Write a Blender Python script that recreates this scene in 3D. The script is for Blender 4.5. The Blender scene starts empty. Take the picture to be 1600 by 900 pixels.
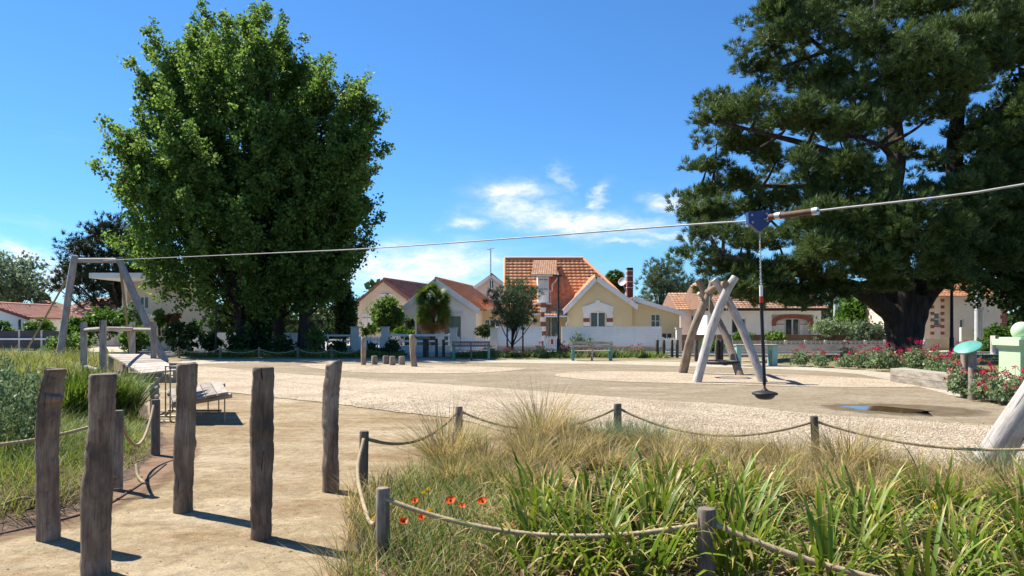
import bpy, math, random
import numpy as np
from mathutils import Vector, Matrix, Quaternion
R = math.radians
rng = np.random.default_rng(7)
random.seed(7)
sc = bpy.context.scene
C = sc.collection

# ------------------------------------------------------------------ camera
F = 1150.0; HOR = 508.0; EYE = 1.6
cam_d = bpy.data.cameras.new('Camera'); cam = bpy.data.objects.new('Camera', cam_d); C.objects.link(cam)
cam.location = (0, 0, EYE); cam.rotation_euler = (R(90), 0, 0)
cam_d.sensor_width = 36.0; cam_d.lens = 36.0*F/1600.0; cam_d.shift_y = (HOR-450.0)/1600.0
cam_d.clip_start = 0.05; cam_d.clip_end = 3000.0
sc.camera = cam

# ------------------------------------------------------------------ sky, sun, exposure
SUN_AZ = math.atan2(-0.80, 0.46)      # from the left, a little ahead of the camera
SUN_EL = R(54)
world = bpy.data.worlds.new('World'); sc.world = world; world.use_nodes = True
def build_world():
    nt = world.node_tree; N = nt.nodes; L = nt.links
    for n in list(N): N.remove(n)
    out = N.new('ShaderNodeOutputWorld'); bg = N.new('ShaderNodeBackground')
    sky = N.new('ShaderNodeTexSky'); sky.sky_type = 'NISHITA'; sky.sun_disc = False
    sky.sun_elevation = SUN_EL; sky.sun_rotation = SUN_AZ
    sky.altitude = 0; sky.air_density = 1.0; sky.dust_density = 0.0; sky.ozone_density = 6.0
    bg.inputs['Strength'].default_value = 0.15
    hsv = N.new('ShaderNodeHueSaturation'); hsv.inputs['Saturation'].default_value = 1.0; hsv.inputs['Hue'].default_value = 0.495
    tint = N.new('ShaderNodeMix'); tint.data_type = 'RGBA'; tint.blend_type = 'MULTIPLY'; tint.inputs['Factor'].default_value = 1.0; tint.inputs['B'].default_value = (0.25, 0.388, 0.535, 1)
    L.new(sky.outputs[0], tint.inputs['A']); L.new(tint.outputs['Result'], hsv.inputs['Color'])
    tc = N.new('ShaderNodeTexCoord')
    sep = N.new('ShaderNodeSeparateXYZ'); L.new(tc.outputs['Generated'], sep.inputs[0])
    def m(op, a, b=None, c=None):
        n = N.new('ShaderNodeMath'); n.operation = op
        for i, v in enumerate((a, b, c)):
            if v is None: continue
            if isinstance(v, (int, float)): n.inputs[i].default_value = v
            else: L.new(v, n.inputs[i])
        return n.outputs[0]
    az = m('ARCTAN2', sep.outputs[0], sep.outputs[1]); el = m('ARCSINE', sep.outputs[2])
    comb = N.new('ShaderNodeCombineXYZ'); L.new(az, comb.inputs[0]); L.new(el, comb.inputs[1])
    def noise(scale, sx, sy, detail=6, rough=0.6, off=0, dist=0.0):
        mp = N.new('ShaderNodeMapping'); mp.inputs['Scale'].default_value = (sx, sy, 1); mp.inputs['Location'].default_value = (off, off*0.7, off)
        L.new(comb.outputs[0], mp.inputs[0])
        n = N.new('ShaderNodeTexNoise'); n.inputs['Scale'].default_value = scale; n.inputs['Detail'].default_value = detail
        n.inputs['Roughness'].default_value = rough; n.inputs['Distortion'].default_value = dist
        L.new(mp.outputs[0], n.inputs['Vector']); return n.outputs[0]
    # warped coordinates give the wisps frayed outlines
    w1 = noise(13, 1, 1.8, 5, 0.62, 3.1); w2 = noise(13, 1, 1.8, 5, 0.62, 9.7)
    azw = m('ADD', az, m('MULTIPLY', m('SUBTRACT', w1, 0.5), 0.10))
    elw = m('ADD', el, m('MULTIPLY', m('SUBTRACT', w2, 0.5), 0.055))
    def wisp(px, py, rx, ry, rot, s):
        a0 = math.atan((px-800)/F); e0 = math.atan((HOR-py)/F*math.cos(a0))
        ca, sa = math.cos(R(rot)), math.sin(R(rot))
        da = m('SUBTRACT', azw, a0); de = m('SUBTRACT', elw, e0)
        u = m('MULTIPLY', m('ADD', m('MULTIPLY', da, ca), m('MULTIPLY', de, sa)), F/rx)
        v = m('MULTIPLY', m('SUBTRACT', m('MULTIPLY', de, ca), m('MULTIPLY', da, sa)), F/ry)
        r2 = m('ADD', m('MULTIPLY', u, u), m('MULTIPLY', v, v))
        return m('MULTIPLY', m('EXPONENT', m('MULTIPLY', r2, -1.0)), s)
    tot = None
    for wdef in [(802,302,46,14,0,1.0), (795,322,40,16,-35,0.75), (880,345,95,17,-6,1.0), (950,350,70,12,-4,.8),(1030,368,80,7,-8,.45),
                 (728,347,24,10,-5,.9), (1047,317,28,11,0,.8), (928,314,8,20,-25,.6), (882,281,9,20,25,.38), (985,376,34,5,-10,.5),
                 (650,420,105,30,2,1.05), (720,405,70,17,0,.85), (45,397,55,12,-12,.85), (70,437,80,18,0,.6), (600,440,90,16,0,.4)]:
        o = wisp(*wdef); tot = o if tot is None else m('MAXIMUM', tot, o)
    fray = noise(34, 1, 2.6, 7, 0.66, 1.3, 0.5)
    mr = N.new('ShaderNodeMapRange'); mr.inputs[1].default_value = 0.30; mr.inputs[2].default_value = 0.66; L.new(fray, mr.inputs[0])
    cl = m('MULTIPLY', tot, m('ADD', m('MULTIPLY', mr.outputs[0], 0.95), 0.36))
    # faint thin cirrus everywhere low in the sky
    ci = noise(5.5, 1, 4.5, 7, 0.6, 21.0, 0.6)
    mr2 = N.new('ShaderNodeMapRange'); mr2.inputs[1].default_value = 0.56; mr2.inputs[2].default_value = 0.82; L.new(ci, mr2.inputs[0])
    low = N.new('ShaderNodeMapRange'); low.inputs[1].default_value = 0.26; low.inputs[2].default_value = 0.05; L.new(el, low.inputs[0])
    cl = m('ADD', cl, m('MULTIPLY', m('MULTIPLY', mr2.outputs[0], low.outputs[0]), 0.35))
    cl = m('MINIMUM', cl, 0.9)
    mx = N.new('ShaderNodeMix'); mx.data_type = 'RGBA'
    L.new(cl, mx.inputs['Factor']); L.new(hsv.outputs[0], mx.inputs['A']); mx.inputs['B'].default_value = (3.5, 3.6, 3.85, 1)
    L.new(mx.outputs['Result'], bg.inputs['Color']); L.new(bg.outputs[0], out.inputs[0])
build_world(); world.cycles.sampling_method = 'NONE'
sun_d = bpy.data.lights.new('Sun', 'SUN'); sun = bpy.data.objects.new('Sun', sun_d); C.objects.link(sun)
sun_d.energy = 4.9; sun_d.angle = R(0.55); sun_d.color = (1.0, 0.945, 0.85)
sv = Vector((math.sin(SUN_AZ)*math.cos(SUN_EL), math.cos(SUN_AZ)*math.cos(SUN_EL), math.sin(SUN_EL)))
sun.rotation_euler = sv.to_track_quat('Z', 'Y').to_euler()
vs = sc.view_settings; vs.view_transform = 'Standard'; vs.look = 'None'; vs.exposure = 1.12; vs.gamma = 1.0; vs.use_curve_mapping = False
sc.cycles.use_denoising = True
sc.cycles.max_bounces = 6; sc.cycles.diffuse_bounces = 4; sc.cycles.transparent_max_bounces = 8

# ------------------------------------------------------------------ place helpers
def gp(px, py, z=0.0):                       # a point of the ground (or a level z) seen at a pixel of the plan drawing
    d = (EYE-z)*F/(py-HOR); return ((px-800)/F*d, d, z)
def q(px, py, d):                            # a point at depth d
    return ((px-800)/F*d, d, EYE+(HOR-py)/F*d)
def X(px, d): return (px-800)/F*d
def Z(py, d): return EYE+(HOR-py)/F*d

# ------------------------------------------------------------------ materials
def new_mat(name):
    m = bpy.data.materials.new(name); m.use_nodes = True
    nt = m.node_tree; return m, nt, nt.nodes, nt.links, nt.nodes['Principled BSDF']
def ramp(N, stops):
    r = N.new('ShaderNodeValToRGB'); e = r.color_ramp.elements
    while len(e) < len(stops): e.new(0.5)
    for i, (p, c) in enumerate(stops):
        e[i].position = p; e[i].color = (*c, 1)
    return r
def mapped(nt, coord, scale):
    N, L = nt.nodes, nt.links
    tc = N.new('ShaderNodeTexCoord'); mp = N.new('ShaderNodeMapping'); mp.inputs['Scale'].default_value = scale
    L.new(tc.outputs[coord], mp.inputs[0]); return mp.outputs[0]
def noise_node(nt, vec, scale, detail=4, rough=0.55, dist=0.0):
    n = nt.nodes.new('ShaderNodeTexNoise'); n.inputs['Scale'].default_value = scale; n.inputs['Detail'].default_value = detail
    n.inputs['Roughness'].default_value = rough; n.inputs['Distortion'].default_value = dist
    nt.links.new(vec, n.inputs['Vector']); return n
def mixc(nt, fac, a, b, mode='MIX'):
    n = nt.nodes.new('ShaderNodeMix'); n.data_type = 'RGBA'; n.blend_type = mode
    for key, v in (('Factor', fac), ('A', a), ('B', b)):
        s = n.inputs[key]
        if isinstance(v, (int, float)): s.default_value = v
        elif isinstance(v, tuple): s.default_value = (*v, 1)
        else: nt.links.new(v, s)
    return n.outputs['Result']
def bump(nt, height, strength, dist, bsdf):
    b = nt.nodes.new('ShaderNodeBump'); b.inputs['Strength'].default_value = strength; b.inputs['Distance'].default_value = dist
    nt.links.new(height, b.inputs['Height']); nt.links.new(b.outputs[0], bsdf.inputs['Normal']); return b
def surf(name, c1, c2, scale=3.0, rough=0.7, bs=0.2, bd=0.01, fine=40.0, stretch=(1,1,1), coord='Object', metal=0.0, spec=0.3, dirt=None):
    m, nt, N, L, B = new_mat(name)
    v = mapped(nt, coord, stretch)
    n1 = noise_node(nt, v, scale, 6, 0.6); n2 = noise_node(nt, v, fine, 3, 0.6)
    r = ramp(N, [(0.32, c1), (0.68, c2)]); L.new(n1.outputs[0], r.inputs[0])
    col = mixc(nt, 0.35, r.outputs[0], n2.outputs[0], 'OVERLAY')
    col = mixc(nt, 0.55, r.outputs[0], col)
    if dirt:
        n3 = noise_node(nt, v, scale*0.35, 8, 0.7); rr = ramp(N, [(0.5, (0,0,0)), (0.72, (1,1,1))]); L.new(n3.outputs[0], rr.inputs[0])
        col = mixc(nt, rr.outputs[0], col, dirt)
    L.new(col, B.inputs['Base Color']); B.inputs['Roughness'].default_value = rough; B.inputs['Metallic'].default_value = metal
    B.inputs['Specular IOR Level'].default_value = spec
    if bs: bump(nt, n2.outputs[0], bs, bd, B)
    return m
def foliage(name, cols, trans=0.35, rough=0.55, tcol=None):
    m, nt, N, L, B = new_mat(name)
    g = N.new('ShaderNodeNewGeometry')
    r = ramp(N, [(i/max(1, len(cols)-1), c) for i, c in enumerate(cols)]); L.new(g.outputs['Random Per Island'], r.inputs[0])
    nz = noise_node(nt, mapped(nt, 'Object', (1,1,1)), 0.9, 3, 0.6); hv = N.new('ShaderNodeHueSaturation')
    mv = N.new('ShaderNodeMapRange'); mv.inputs[1].default_value = .3; mv.inputs[2].default_value = .7; mv.inputs[3].default_value = .62; mv.inputs[4].default_value = 1.38; L.new(nz.outputs[0], mv.inputs[0]); L.new(mv.outputs[0], hv.inputs['Value'])
    mh = N.new('ShaderNodeMapRange'); mh.inputs[1].default_value = .3; mh.inputs[2].default_value = .7; mh.inputs[3].default_value = .512; mh.inputs[4].default_value = .488; L.new(nz.outputs[0], mh.inputs[0]); L.new(mh.outputs[0], hv.inputs['Hue'])
    L.new(r.outputs[0], hv.inputs['Color']); r = hv
    L.new(r.outputs[0], B.inputs['Base Color']); B.inputs['Roughness'].default_value = rough; B.inputs['Specular IOR Level'].default_value = 0.2
    t = N.new('ShaderNodeBsdfTranslucent')
    hs = N.new('ShaderNodeHueSaturation'); hs.inputs['Hue'].default_value = 0.485; hs.inputs['Saturation'].default_value = 1.1; hs.inputs['Value'].default_value = 1.35
    L.new(r.outputs[0], hs.inputs['Color']); L.new(hs.outputs[0], t.inputs['Color'])
    mx = N.new('ShaderNodeMixShader'); mx.inputs[0].default_value = trans
    L.new(B.outputs[0], mx.inputs[1]); L.new(t.outputs[0], mx.inputs[2])
    L.new(mx.outputs[0], N['Material Output'].inputs['Surface'])
    return m
def wood(name, pale, mid, dark, crack=(0.02,0.017,0.014), uvs=(1,1,1)):
    m, nt, N, L, B = new_mat(name)
    v = mapped(nt, 'UV', uvs)
    oi = N.new('ShaderNodeObjectInfo')
    ad = N.new('ShaderNodeVectorMath'); ad.operation = 'ADD'
    L.new(v, ad.inputs[0])
    sc_ = N.new('ShaderNodeMath'); sc_.operation = 'MULTIPLY'; sc_.inputs[1].default_value = 37.0; L.new(oi.outputs['Random'], sc_.inputs[0])
    L.new(sc_.outputs[0], ad.inputs[1])
    def strm(sx, sy, s, d=5, ro=0.6, di=0.0):
        mp = N.new('ShaderNodeMapping'); mp.inputs['Scale'].default_value = (sx, sy, 1); L.new(ad.outputs[0], mp.inputs[0])
        return noise_node(nt, mp.outputs[0], s, d, ro, di)
    big = strm(1, 0.35, 7, 5, 0.65); grain = strm(1, 0.035, 95, 4, 0.6, 0.2); cr = strm(1, 0.05, 30, 3, 0.55, 0.6); blot = strm(1, 0.6, 16, 6, 0.7)
    r = ramp(N, [(0.3, dark), (0.5, mid), (0.72, pale)]); L.new(big.outputs[0], r.inputs[0])
    gr = ramp(N, [(0.3, (0.45,0.45,0.45)), (0.7, (1.15,1.12,1.08))]); L.new(grain.outputs[0], gr.inputs[0])
    c = mixc(nt, 0.8, r.outputs[0], gr.outputs[0], 'MULTIPLY')
    bl = ramp(N, [(0.56, (0,0,0)), (0.7, (1,1,1))]); L.new(blot.outputs[0], bl.inputs[0])
    c = mixc(nt, bl.outputs[0], c, dark)
    ck = ramp(N, [(0.30, (1,1,1)), (0.345, (0,0,0))]); L.new(cr.outputs[0], ck.inputs[0])
    c = mixc(nt, ck.outputs[0], c, crack)
    hv = N.new('ShaderNodeHueSaturation'); mv = N.new('ShaderNodeMapRange'); mv.inputs[3].default_value = 0.72; mv.inputs[4].default_value = 1.4; L.new(oi.outputs['Random'], mv.inputs[0]); L.new(mv.outputs[0], hv.inputs['Value']); L.new(c, hv.inputs['Color']); c = hv.outputs[0]
    L.new(c, B.inputs['Base Color']); B.inputs['Roughness'].default_value = 0.85; B.inputs['Specular IOR Level'].default_value = 0.2
    h = N.new('ShaderNodeMath'); h.operation = 'SUBTRACT'; L.new(grain.outputs[0], h.inputs[0]); L.new(ck.outputs[0], h.inputs[1])
    bump(nt, h.outputs[0], 0.55, 0.006, B)
    return m

M = {}
M['post'] = wood('weathered_post_wood', (0.33,0.265,0.205), (0.195,0.145,0.108), (0.08,0.06,0.046))
M['ropepost'] = wood('grey_post_wood', (0.30,0.26,0.22), (0.19,0.155,0.125), (0.09,0.072,0.06))
M['greylog'] = wood('silver_grey_log', (0.52,0.49,0.46), (0.39,0.36,0.335), (0.26,0.235,0.215), (0.07,0.06,0.055))
M['browlog'] = wood('warm_brown_log', (0.42,0.34,0.27), (0.31,0.235,0.17), (0.19,0.14,0.10), (0.07,0.05,0.04))
M['deck'] = wood('bleached_deck_wood', (0.52,0.46,0.40), (0.40,0.35,0.30), (0.27,0.23,0.20), (0.10,0.085,0.07))
M['beam'] = wood('pale_timber_beam', (0.50,0.46,0.39), (0.36,0.32,0.26), (0.22,0.19,0.15), (0.08,0.07,0.055))
M['darkwood'] = wood('dark_bollard_wood', (0.14,0.115,0.10), (0.085,0.07,0.06), (0.045,0.038,0.033))
M['bark'] = surf('tree_bark', (0.022,0.017,0.014), (0.07,0.055,0.045), 2.2, 0.95, 0.9, 0.08, 7, (2.2,2.2,0.45))
M['bark_pale'] = surf('pinkish_bark', (0.10,0.07,0.055), (0.20,0.15,0.12), 2.0, 0.95, 0.7, 0.06, 9, (2,2,0.5))
M['rope'] = surf('hemp_rope', (0.25,0.19,0.11), (0.40,0.32,0.20), 25, 0.9, 0.5, 0.004, 160)
M['oldrope'] = surf('old_hemp_rope', (0.19,0.145,0.09), (0.32,0.25,0.16), 25, 0.9, 0.5, 0.004, 160)
M['cable'] = surf('steel_cable', (0.24,0.24,0.24), (0.36,0.35,0.34), 8, 0.6, 0.2, 0.002, 90, metal=0.2)
M['steel'] = surf('galvanised_steel', (0.42,0.43,0.44), (0.55,0.56,0.57), 6, 0.4, 0.1, 0.002, 60, metal=0.85)
M['rod'] = surf('brass_tinted_rod', (0.30,0.25,0.16), (0.42,0.36,0.24), 6, 0.5, 0.1, 0.002, 60, metal=0.4)
M['blue'] = surf('blue_painted_steel', (0.018,0.04,0.14), (0.03,0.06,0.19), 7, 0.45, 0.08, 0.002, 60, dirt=(0.06,0.07,0.13))
M['rust'] = surf('brown_spring_sleeve', (0.07,0.032,0.022), (0.15,0.072,0.045), 10, 0.7, 0.3, 0.004, 70)
M['black'] = surf('black_rubber', (0.012,0.012,0.013), (0.028,0.028,0.03), 9, 0.55, 0.2, 0.002, 80)
M['red'] = surf('red_plastic', (0.42,0.03,0.02), (0.55,0.05,0.03), 9, 0.5, 0.1, 0.002, 60)
M['whiteplastic'] = surf('white_plastic', (0.68,0.68,0.67), (0.8,0.8,0.79), 4, 0.5, 0.05, 0.002, 40)
M['pvc'] = surf('white_pvc_panel', (0.76,0.77,0.79), (0.83,0.84,0.85), 1.2, 0.45, 0.05, 0.002, 30, dirt=(0.58,0.58,0.56))
M['whitepaint'] = surf('white_paint', (0.66,0.66,0.66), (0.8,0.8,0.79), 1.5, 0.6, 0.1, 0.003, 30, dirt=(0.5,0.5,0.48))
M['cream'] = surf('yellow_cream_render', (0.70,0.55,0.32), (0.78,0.63,0.39), 0.7, 0.9, 0.25, 0.006, 35, dirt=(0.66,0.51,0.30))
M['whitewall'] = surf('white_rough_render', (0.80,0.79,0.77), (0.86,0.85,0.83), 0.9, 0.9, 0.5, 0.012, 14, dirt=(0.66,0.64,0.6))
M['beigewall'] = surf('beige_render', (0.62,0.54,0.44), (0.71,0.63,0.53), 0.8, 0.9, 0.25, 0.006, 30, dirt=(0.52,0.45,0.36))
M['pinkwall'] = surf('pale_pink_render', (0.62,0.49,0.43), (0.70,0.57,0.51), 0.8, 0.9, 0.25, 0.006, 30, dirt=(0.52,0.42,0.37))
M['peachwall'] = surf('peach_render', (0.66,0.53,0.42), (0.74,0.62,0.51), 0.8, 0.9, 0.25, 0.006, 30)
M['lowwall'] = surf('low_garden_wall', (0.40,0.34,0.25), (0.52,0.45,0.34), 1.3, 0.9, 0.4, 0.01, 22, dirt=(0.25,0.22,0.17))
M['brick'] = surf('red_brick', (0.22,0.07,0.05), (0.33,0.12,0.08), 4, 0.9, 0.3, 0.006, 40)
M['brownwall'] = surf('brown_brick_wall', (0.14,0.085,0.06), (0.22,0.14,0.10), 3, 0.9, 0.4, 0.01, 30)
M['concrete'] = surf('pale_concrete', (0.46,0.43,0.39), (0.58,0.55,0.50), 2, 0.85, 0.3, 0.005, 40, dirt=(0.32,0.30,0.27))
M['pole'] = surf('grey_concrete_pole', (0.40,0.41,0.42), (0.52,0.53,0.54), 2, 0.8, 0.2, 0.004, 40)
M['darkmetal'] = surf('dark_lamp_paint', (0.018,0.017,0.018), (0.035,0.033,0.033), 4, 0.5, 0.05, 0.002, 60)
M['greenshutter'] = surf('sage_green_paint', (0.11,0.17,0.15), (0.15,0.22,0.19), 2, 0.6, 0.1, 0.003, 40)
M['benchgreen'] = surf('turquoise_bench_paint', (0.05,0.20,0.18), (0.09,0.28,0.25), 4, 0.5, 0.1, 0.002, 60)
M['turq'] = surf('turquoise_sign_face', (0.085,0.27,0.22), (0.12,0.33,0.27), 5, 0.45, 0.05, 0.002, 60)
M['turqdull'] = surf('faded_turquoise', (0.20,0.38,0.34), (0.26,0.45,0.40), 4, 0.55, 0.1, 0.002, 60)
M['mint'] = surf('pale_mint_paint', (0.40,0.55,0.33), (0.47,0.62,0.39), 1.5, 0.6, 0.15, 0.004, 40, dirt=(0.38,0.5,0.31))
M['asphalt'] = surf('asphalt', (0.13,0.128,0.125), (0.18,0.176,0.17), 1.4, 0.9, 0.4, 0.006, 60)
M['kerb'] = surf('kerb_stone', (0.40,0.37,0.32), (0.52,0.48,0.42), 2, 0.9, 0.3, 0.006, 40)
M['soil'] = surf('mulch_soil', (0.055,0.036,0.024), (0.15,0.10,0.065), 5, 1.0, 0.9, 0.03, 34, dirt=(0.21,0.16,0.10))
M['_redsoil'] = surf('reddish_soil_plain', (0.17,0.075,0.035), (0.27,0.13,0.065), 6, 1.0, 0.8, 0.015, 60)
M['timberedge'] = surf('dark_edging', (0.08,0.055,0.04), (0.14,0.10,0.075), 6, 0.9, 0.4, 0.01, 40)
M['petal_red'] = foliage('poppy_petal', [(0.80,0.10,0.015), (0.88,0.17,0.03)], 0.4, 0.5)
M['petal_yellow'] = foliage('yellow_petal', [(0.75,0.48,0.02), (0.8,0.55,0.04)], 0.3, 0.5)
M['valerian_red'] = foliage('valerian_blossom', [(0.30,0.018,0.045), (0.46,0.035,0.08), (0.52,0.06,0.10)], 0.25, 0.6)
M['greypanel'] = surf('dark_grey_panel', (0.05,0.05,0.06), (0.08,0.08,0.09), 2, 0.7, 0.1, 0.003, 40)

def tilemat(name, cols, moss=(0.16,0.10,0.06)):
    m, nt, N, L, B = new_mat(name)
    g = N.new('ShaderNodeNewGeometry')
    r = ramp(N, [(i/(len(cols)-1), c) for i, c in enumerate(cols)]); L.new(g.outputs['Random Per Island'], r.inputs[0])
    v = mapped(nt, 'Object', (1,1,1)); n = noise_node(nt, v, 0.9, 6, 0.65); n2 = noise_node(nt, v, 14, 4, 0.6)
    rr = ramp(N, [(0.5, (0,0,0)), (0.75, (0.75,0.75,0.75))]); L.new(n.outputs[0], rr.inputs[0])
    c = mixc(nt, rr.outputs[0], r.outputs[0], moss)
    c = mixc(nt, 0.3, c, n2.outputs[0], 'OVERLAY')
    L.new(c, B.inputs['Base Color']); B.inputs['Roughness'].default_value = 0.8
    bump(nt, n2.outputs[0], 0.2, 0.01, B); return m
M['tile_orange'] = tilemat('orange_clay_tile', [(0.60,0.22,0.09), (0.66,0.27,0.115), (0.70,0.31,0.14), (0.75,0.38,0.19)], (0.58,0.26,0.13))
M['tile_pale'] = tilemat('sunbleached_clay_tile', [(0.50,0.25,0.13), (0.60,0.33,0.19), (0.66,0.42,0.27)], (0.40,0.24,0.15))
M['tile_brown'] = tilemat('brown_clay_tile', [(0.16,0.075,0.055), (0.23,0.115,0.085), (0.28,0.15,0.11)], (0.11,0.07,0.05))
M['tile_salmon'] = tilemat('salmon_clay_tile', [(0.50,0.22,0.15), (0.58,0.28,0.20), (0.62,0.33,0.25)], (0.42,0.22,0.16))

def glassmat():
    m, nt, N, L, B = new_mat('window_glass')
    B.inputs['Base Color'].default_value = (0.02,0.026,0.032,1); B.inputs['Roughness'].default_value = 0.06; B.inputs['Specular IOR Level'].default_value = 0.7
    v = mapped(nt, 'Object', (1,1,1)); n = noise_node(nt, v, 1.5, 2); bump(nt, n.outputs[0], 0.03, 0.02, B)
    return m
M['glass'] = glassmat()

def sandmat(name, cols, orange, wet=None):
    m, nt, N, L, B = new_mat(name)
    v = mapped(nt, 'Object', (1,1,1)); vs_ = mapped(nt, 'Object', (0.75,1.5,1))
    a = noise_node(nt, vs_, 0.42, 7, 0.62, 0.3); b = noise_node(nt, v, 2.6, 6, 0.65); c = noise_node(nt, v, 70, 3, 0.7); d = noise_node(nt, v, 260, 2, 0.7); e = noise_node(nt, vs_, 1.0, 8, 0.7, 0.8)
    r = ramp(N, [(0.33, cols[0]), (0.5, cols[1]), (0.66, cols[2])]); L.new(a.outputs[0], r.inputs[0])
    r2 = ramp(N, [(0.3, (0.35,0.35,0.35)), (0.7, (0.66,0.66,0.66))]); L.new(b.outputs[0], r2.inputs[0])
    col = mixc(nt, 0.55, r.outputs[0], r2.outputs[0], 'OVERLAY')
    ro = ramp(N, [(0.47, (0,0,0)), (0.66, (0.85,0.85,0.85))]); L.new(e.outputs[0], ro.inputs[0])
    col = mixc(nt, ro.outputs[0], col, orange)
    r3 = ramp(N, [(0.25, (0.2,0.2,0.2)), (0.75, (0.8,0.8,0.8))]); L.new(c.outputs[0], r3.inputs[0])
    col = mixc(nt, 0.5, col, r3.outputs[0], 'OVERLAY')
    r4 = ramp(N, [(0.3, (0.25,0.25,0.25)), (0.7, (0.75,0.75,0.75))]); L.new(d.outputs[0], r4.inputs[0])
    col = mixc(nt, 0.35, col, r4.outputs[0], 'OVERLAY')
    L.new(col, B.inputs['Base Color']); B.inputs['Roughness'].default_value = 0.95; B.inputs['Specular IOR Level'].default_value = 0.15
    ad = N.new('ShaderNodeMath'); ad.operation = 'MULTIPLY_ADD'; ad.inputs[1].default_value = 3.0; L.new(b.outputs[0], ad.inputs[0]); L.new(c.outputs[0], ad.inputs[2])
    g = noise_node(nt, v, 9.0, 8, 0.75, 0.6); rg = ramp(N, [(0.36, (0.30,0.30,0.30)), (0.5, (0.5,0.5,0.5)), (0.66, (0.62,0.62,0.62))]); L.new(g.outputs[0], rg.inputs[0])
    col = mixc(nt, 0.75, col, rg.outputs[0], 'OVERLAY'); L.new(col, B.inputs['Base Color'])
    a2 = N.new('ShaderNodeMath'); a2.operation = 'MULTIPLY_ADD'; a2.inputs[1].default_value = 1.6; L.new(g.outputs[0], a2.inputs[0]); L.new(ad.outputs[0], a2.inputs[2])
    bump(nt, a2.outputs[0], 0.7, 0.012, B); return m
M['sand'] = sandmat('compacted_sand', [(0.215,0.155,0.084), (0.285,0.222,0.135), (0.355,0.29,0.195)], (0.18,0.112,0.053))
M['path'] = sandmat('paved_sand_path', [(0.20,0.160,0.104), (0.24,0.196,0.134), (0.28,0.236,0.168)], (0.20,0.15,0.088))
M['pale'] = sandmat('pale_concrete_path', [(0.33,0.285,0.215), (0.385,0.34,0.265), (0.43,0.385,0.31)], (0.32,0.27,0.19))
def gravelmat(name, scale):
    m, nt, N, L, B = new_mat(name)
    v = mapped(nt, 'Object', (1,1,1))
    vo = N.new('ShaderNodeTexVoronoi'); vo.inputs['Scale'].default_value = scale; L.new(v, vo.inputs['Vector'])
    vo2 = N.new('ShaderNodeTexVoronoi'); vo2.inputs['Scale'].default_value = scale*0.37; L.new(v, vo2.inputs['Vector'])
    sp = N.new('ShaderNodeSeparateColor'); L.new(vo.outputs['Color'], sp.inputs[0])
    r = ramp(N, [(0.0, (0.22,0.16,0.10)), (0.35, (0.335,0.262,0.18)), (0.7, (0.41,0.335,0.24)), (1.0, (0.52,0.45,0.35))]); L.new(sp.outputs[0], r.inputs[0])
    sp2 = N.new('ShaderNodeSeparateColor'); L.new(vo2.outputs['Color'], sp2.inputs[0])
    r2 = ramp(N, [(0.0, (0.40,0.40,0.40)), (1.0, (0.60,0.60,0.60))]); L.new(sp2.outputs[0], r2.inputs[0])
    big = noise_node(nt, v, 0.5, 6, 0.65); rb = ramp(N, [(0.3, (0.36,0.345,0.33)), (0.5, (0.5,0.5,0.5)), (0.7, (0.58,0.58,0.58))]); L.new(big.outputs[0], rb.inputs[0])
    c = mixc(nt, 0.6, r.outputs[0], r2.outputs[0], 'OVERLAY'); c = mixc(nt, 0.9, c, rb.outputs[0], 'OVERLAY')
    L.new(c, B.inputs['Base Color']); B.inputs['Roughness'].default_value = 0.9; B.inputs['Specular IOR Level'].default_value = 0.2
    inv = N.new('ShaderNodeMath'); inv.operation = 'MULTIPLY'; inv.inputs[1].default_value = -1.0; L.new(vo.outputs['Distance'], inv.inputs[0])
    bump(nt, inv.outputs[0], 0.8, 0.02, B); return m
M['gravel'] = gravelmat('beige_gravel', 42.0)
M['stone'] = foliage('gravel_stone', [(0.32,0.24,0.155), (0.46,0.365,0.255), (0.53,0.44,0.32), (0.64,0.56,0.44)], 0.0, 0.9)
def watermat():
    m, nt, N, L, B = new_mat('puddle_water')
    B.inputs['Base Color'].default_value = (0.085,0.058,0.026,1); B.inputs['Roughness'].default_value = 0.05; B.inputs['Specular IOR Level'].default_value = 0.6
    return m
M['water'] = watermat()
M['_wet'] = surf('wet_sand_plain', (0.17,0.125,0.07), (0.26,0.195,0.115), 3, 0.75, 0.3, 0.006, 80, spec=0.3)
M['leaf_broad'] = foliage('broadleaf', [(0.055,0.112,0.028), (0.085,0.16,0.038), (0.125,0.215,0.05), (0.185,0.285,0.066)], 0.5, 0.55)
M['leaf_bright'] = foliage('bright_leaf', [(0.05,0.115,0.018), (0.075,0.16,0.025), (0.11,0.20,0.035)], 0.4, 0.5)
M['leaf_dark'] = foliage('dark_leaf', [(0.022,0.046,0.014), (0.038,0.072,0.02), (0.055,0.10,0.028)], 0.3, 0.5)
M['leaf_grey'] = foliage('grey_green_leaf', [(0.10,0.15,0.085), (0.15,0.21,0.12), (0.21,0.27,0.16)], 0.3, 0.6)
M['leaf_valerian'] = foliage('valerian_leaf', [(0.13,0.19,0.085), (0.19,0.26,0.125), (0.26,0.33,0.175)], 0.35, 0.55)
M['leaf_rust'] = foliage('russet_leaf', [(0.16,0.06,0.03), (0.22,0.09,0.04), (0.14,0.10,0.03)], 0.3, 0.6)
M['needle'] = foliage('pine_needle', [(0.030,0.058,0.019), (0.052,0.092,0.028), (0.09,0.138,0.042), (0.145,0.20,0.065)], 0.25, 0.5)
M['needle_dark'] = foliage('dark_pine_needle', [(0.012,0.024,0.012), (0.022,0.038,0.017), (0.034,0.052,0.022)], 0.15, 0.5)
M['needle_blue'] = foliage('blue_green_needle', [(0.05,0.085,0.04), (0.08,0.125,0.058), (0.115,0.165,0.078)], 0.25, 0.55)
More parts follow.
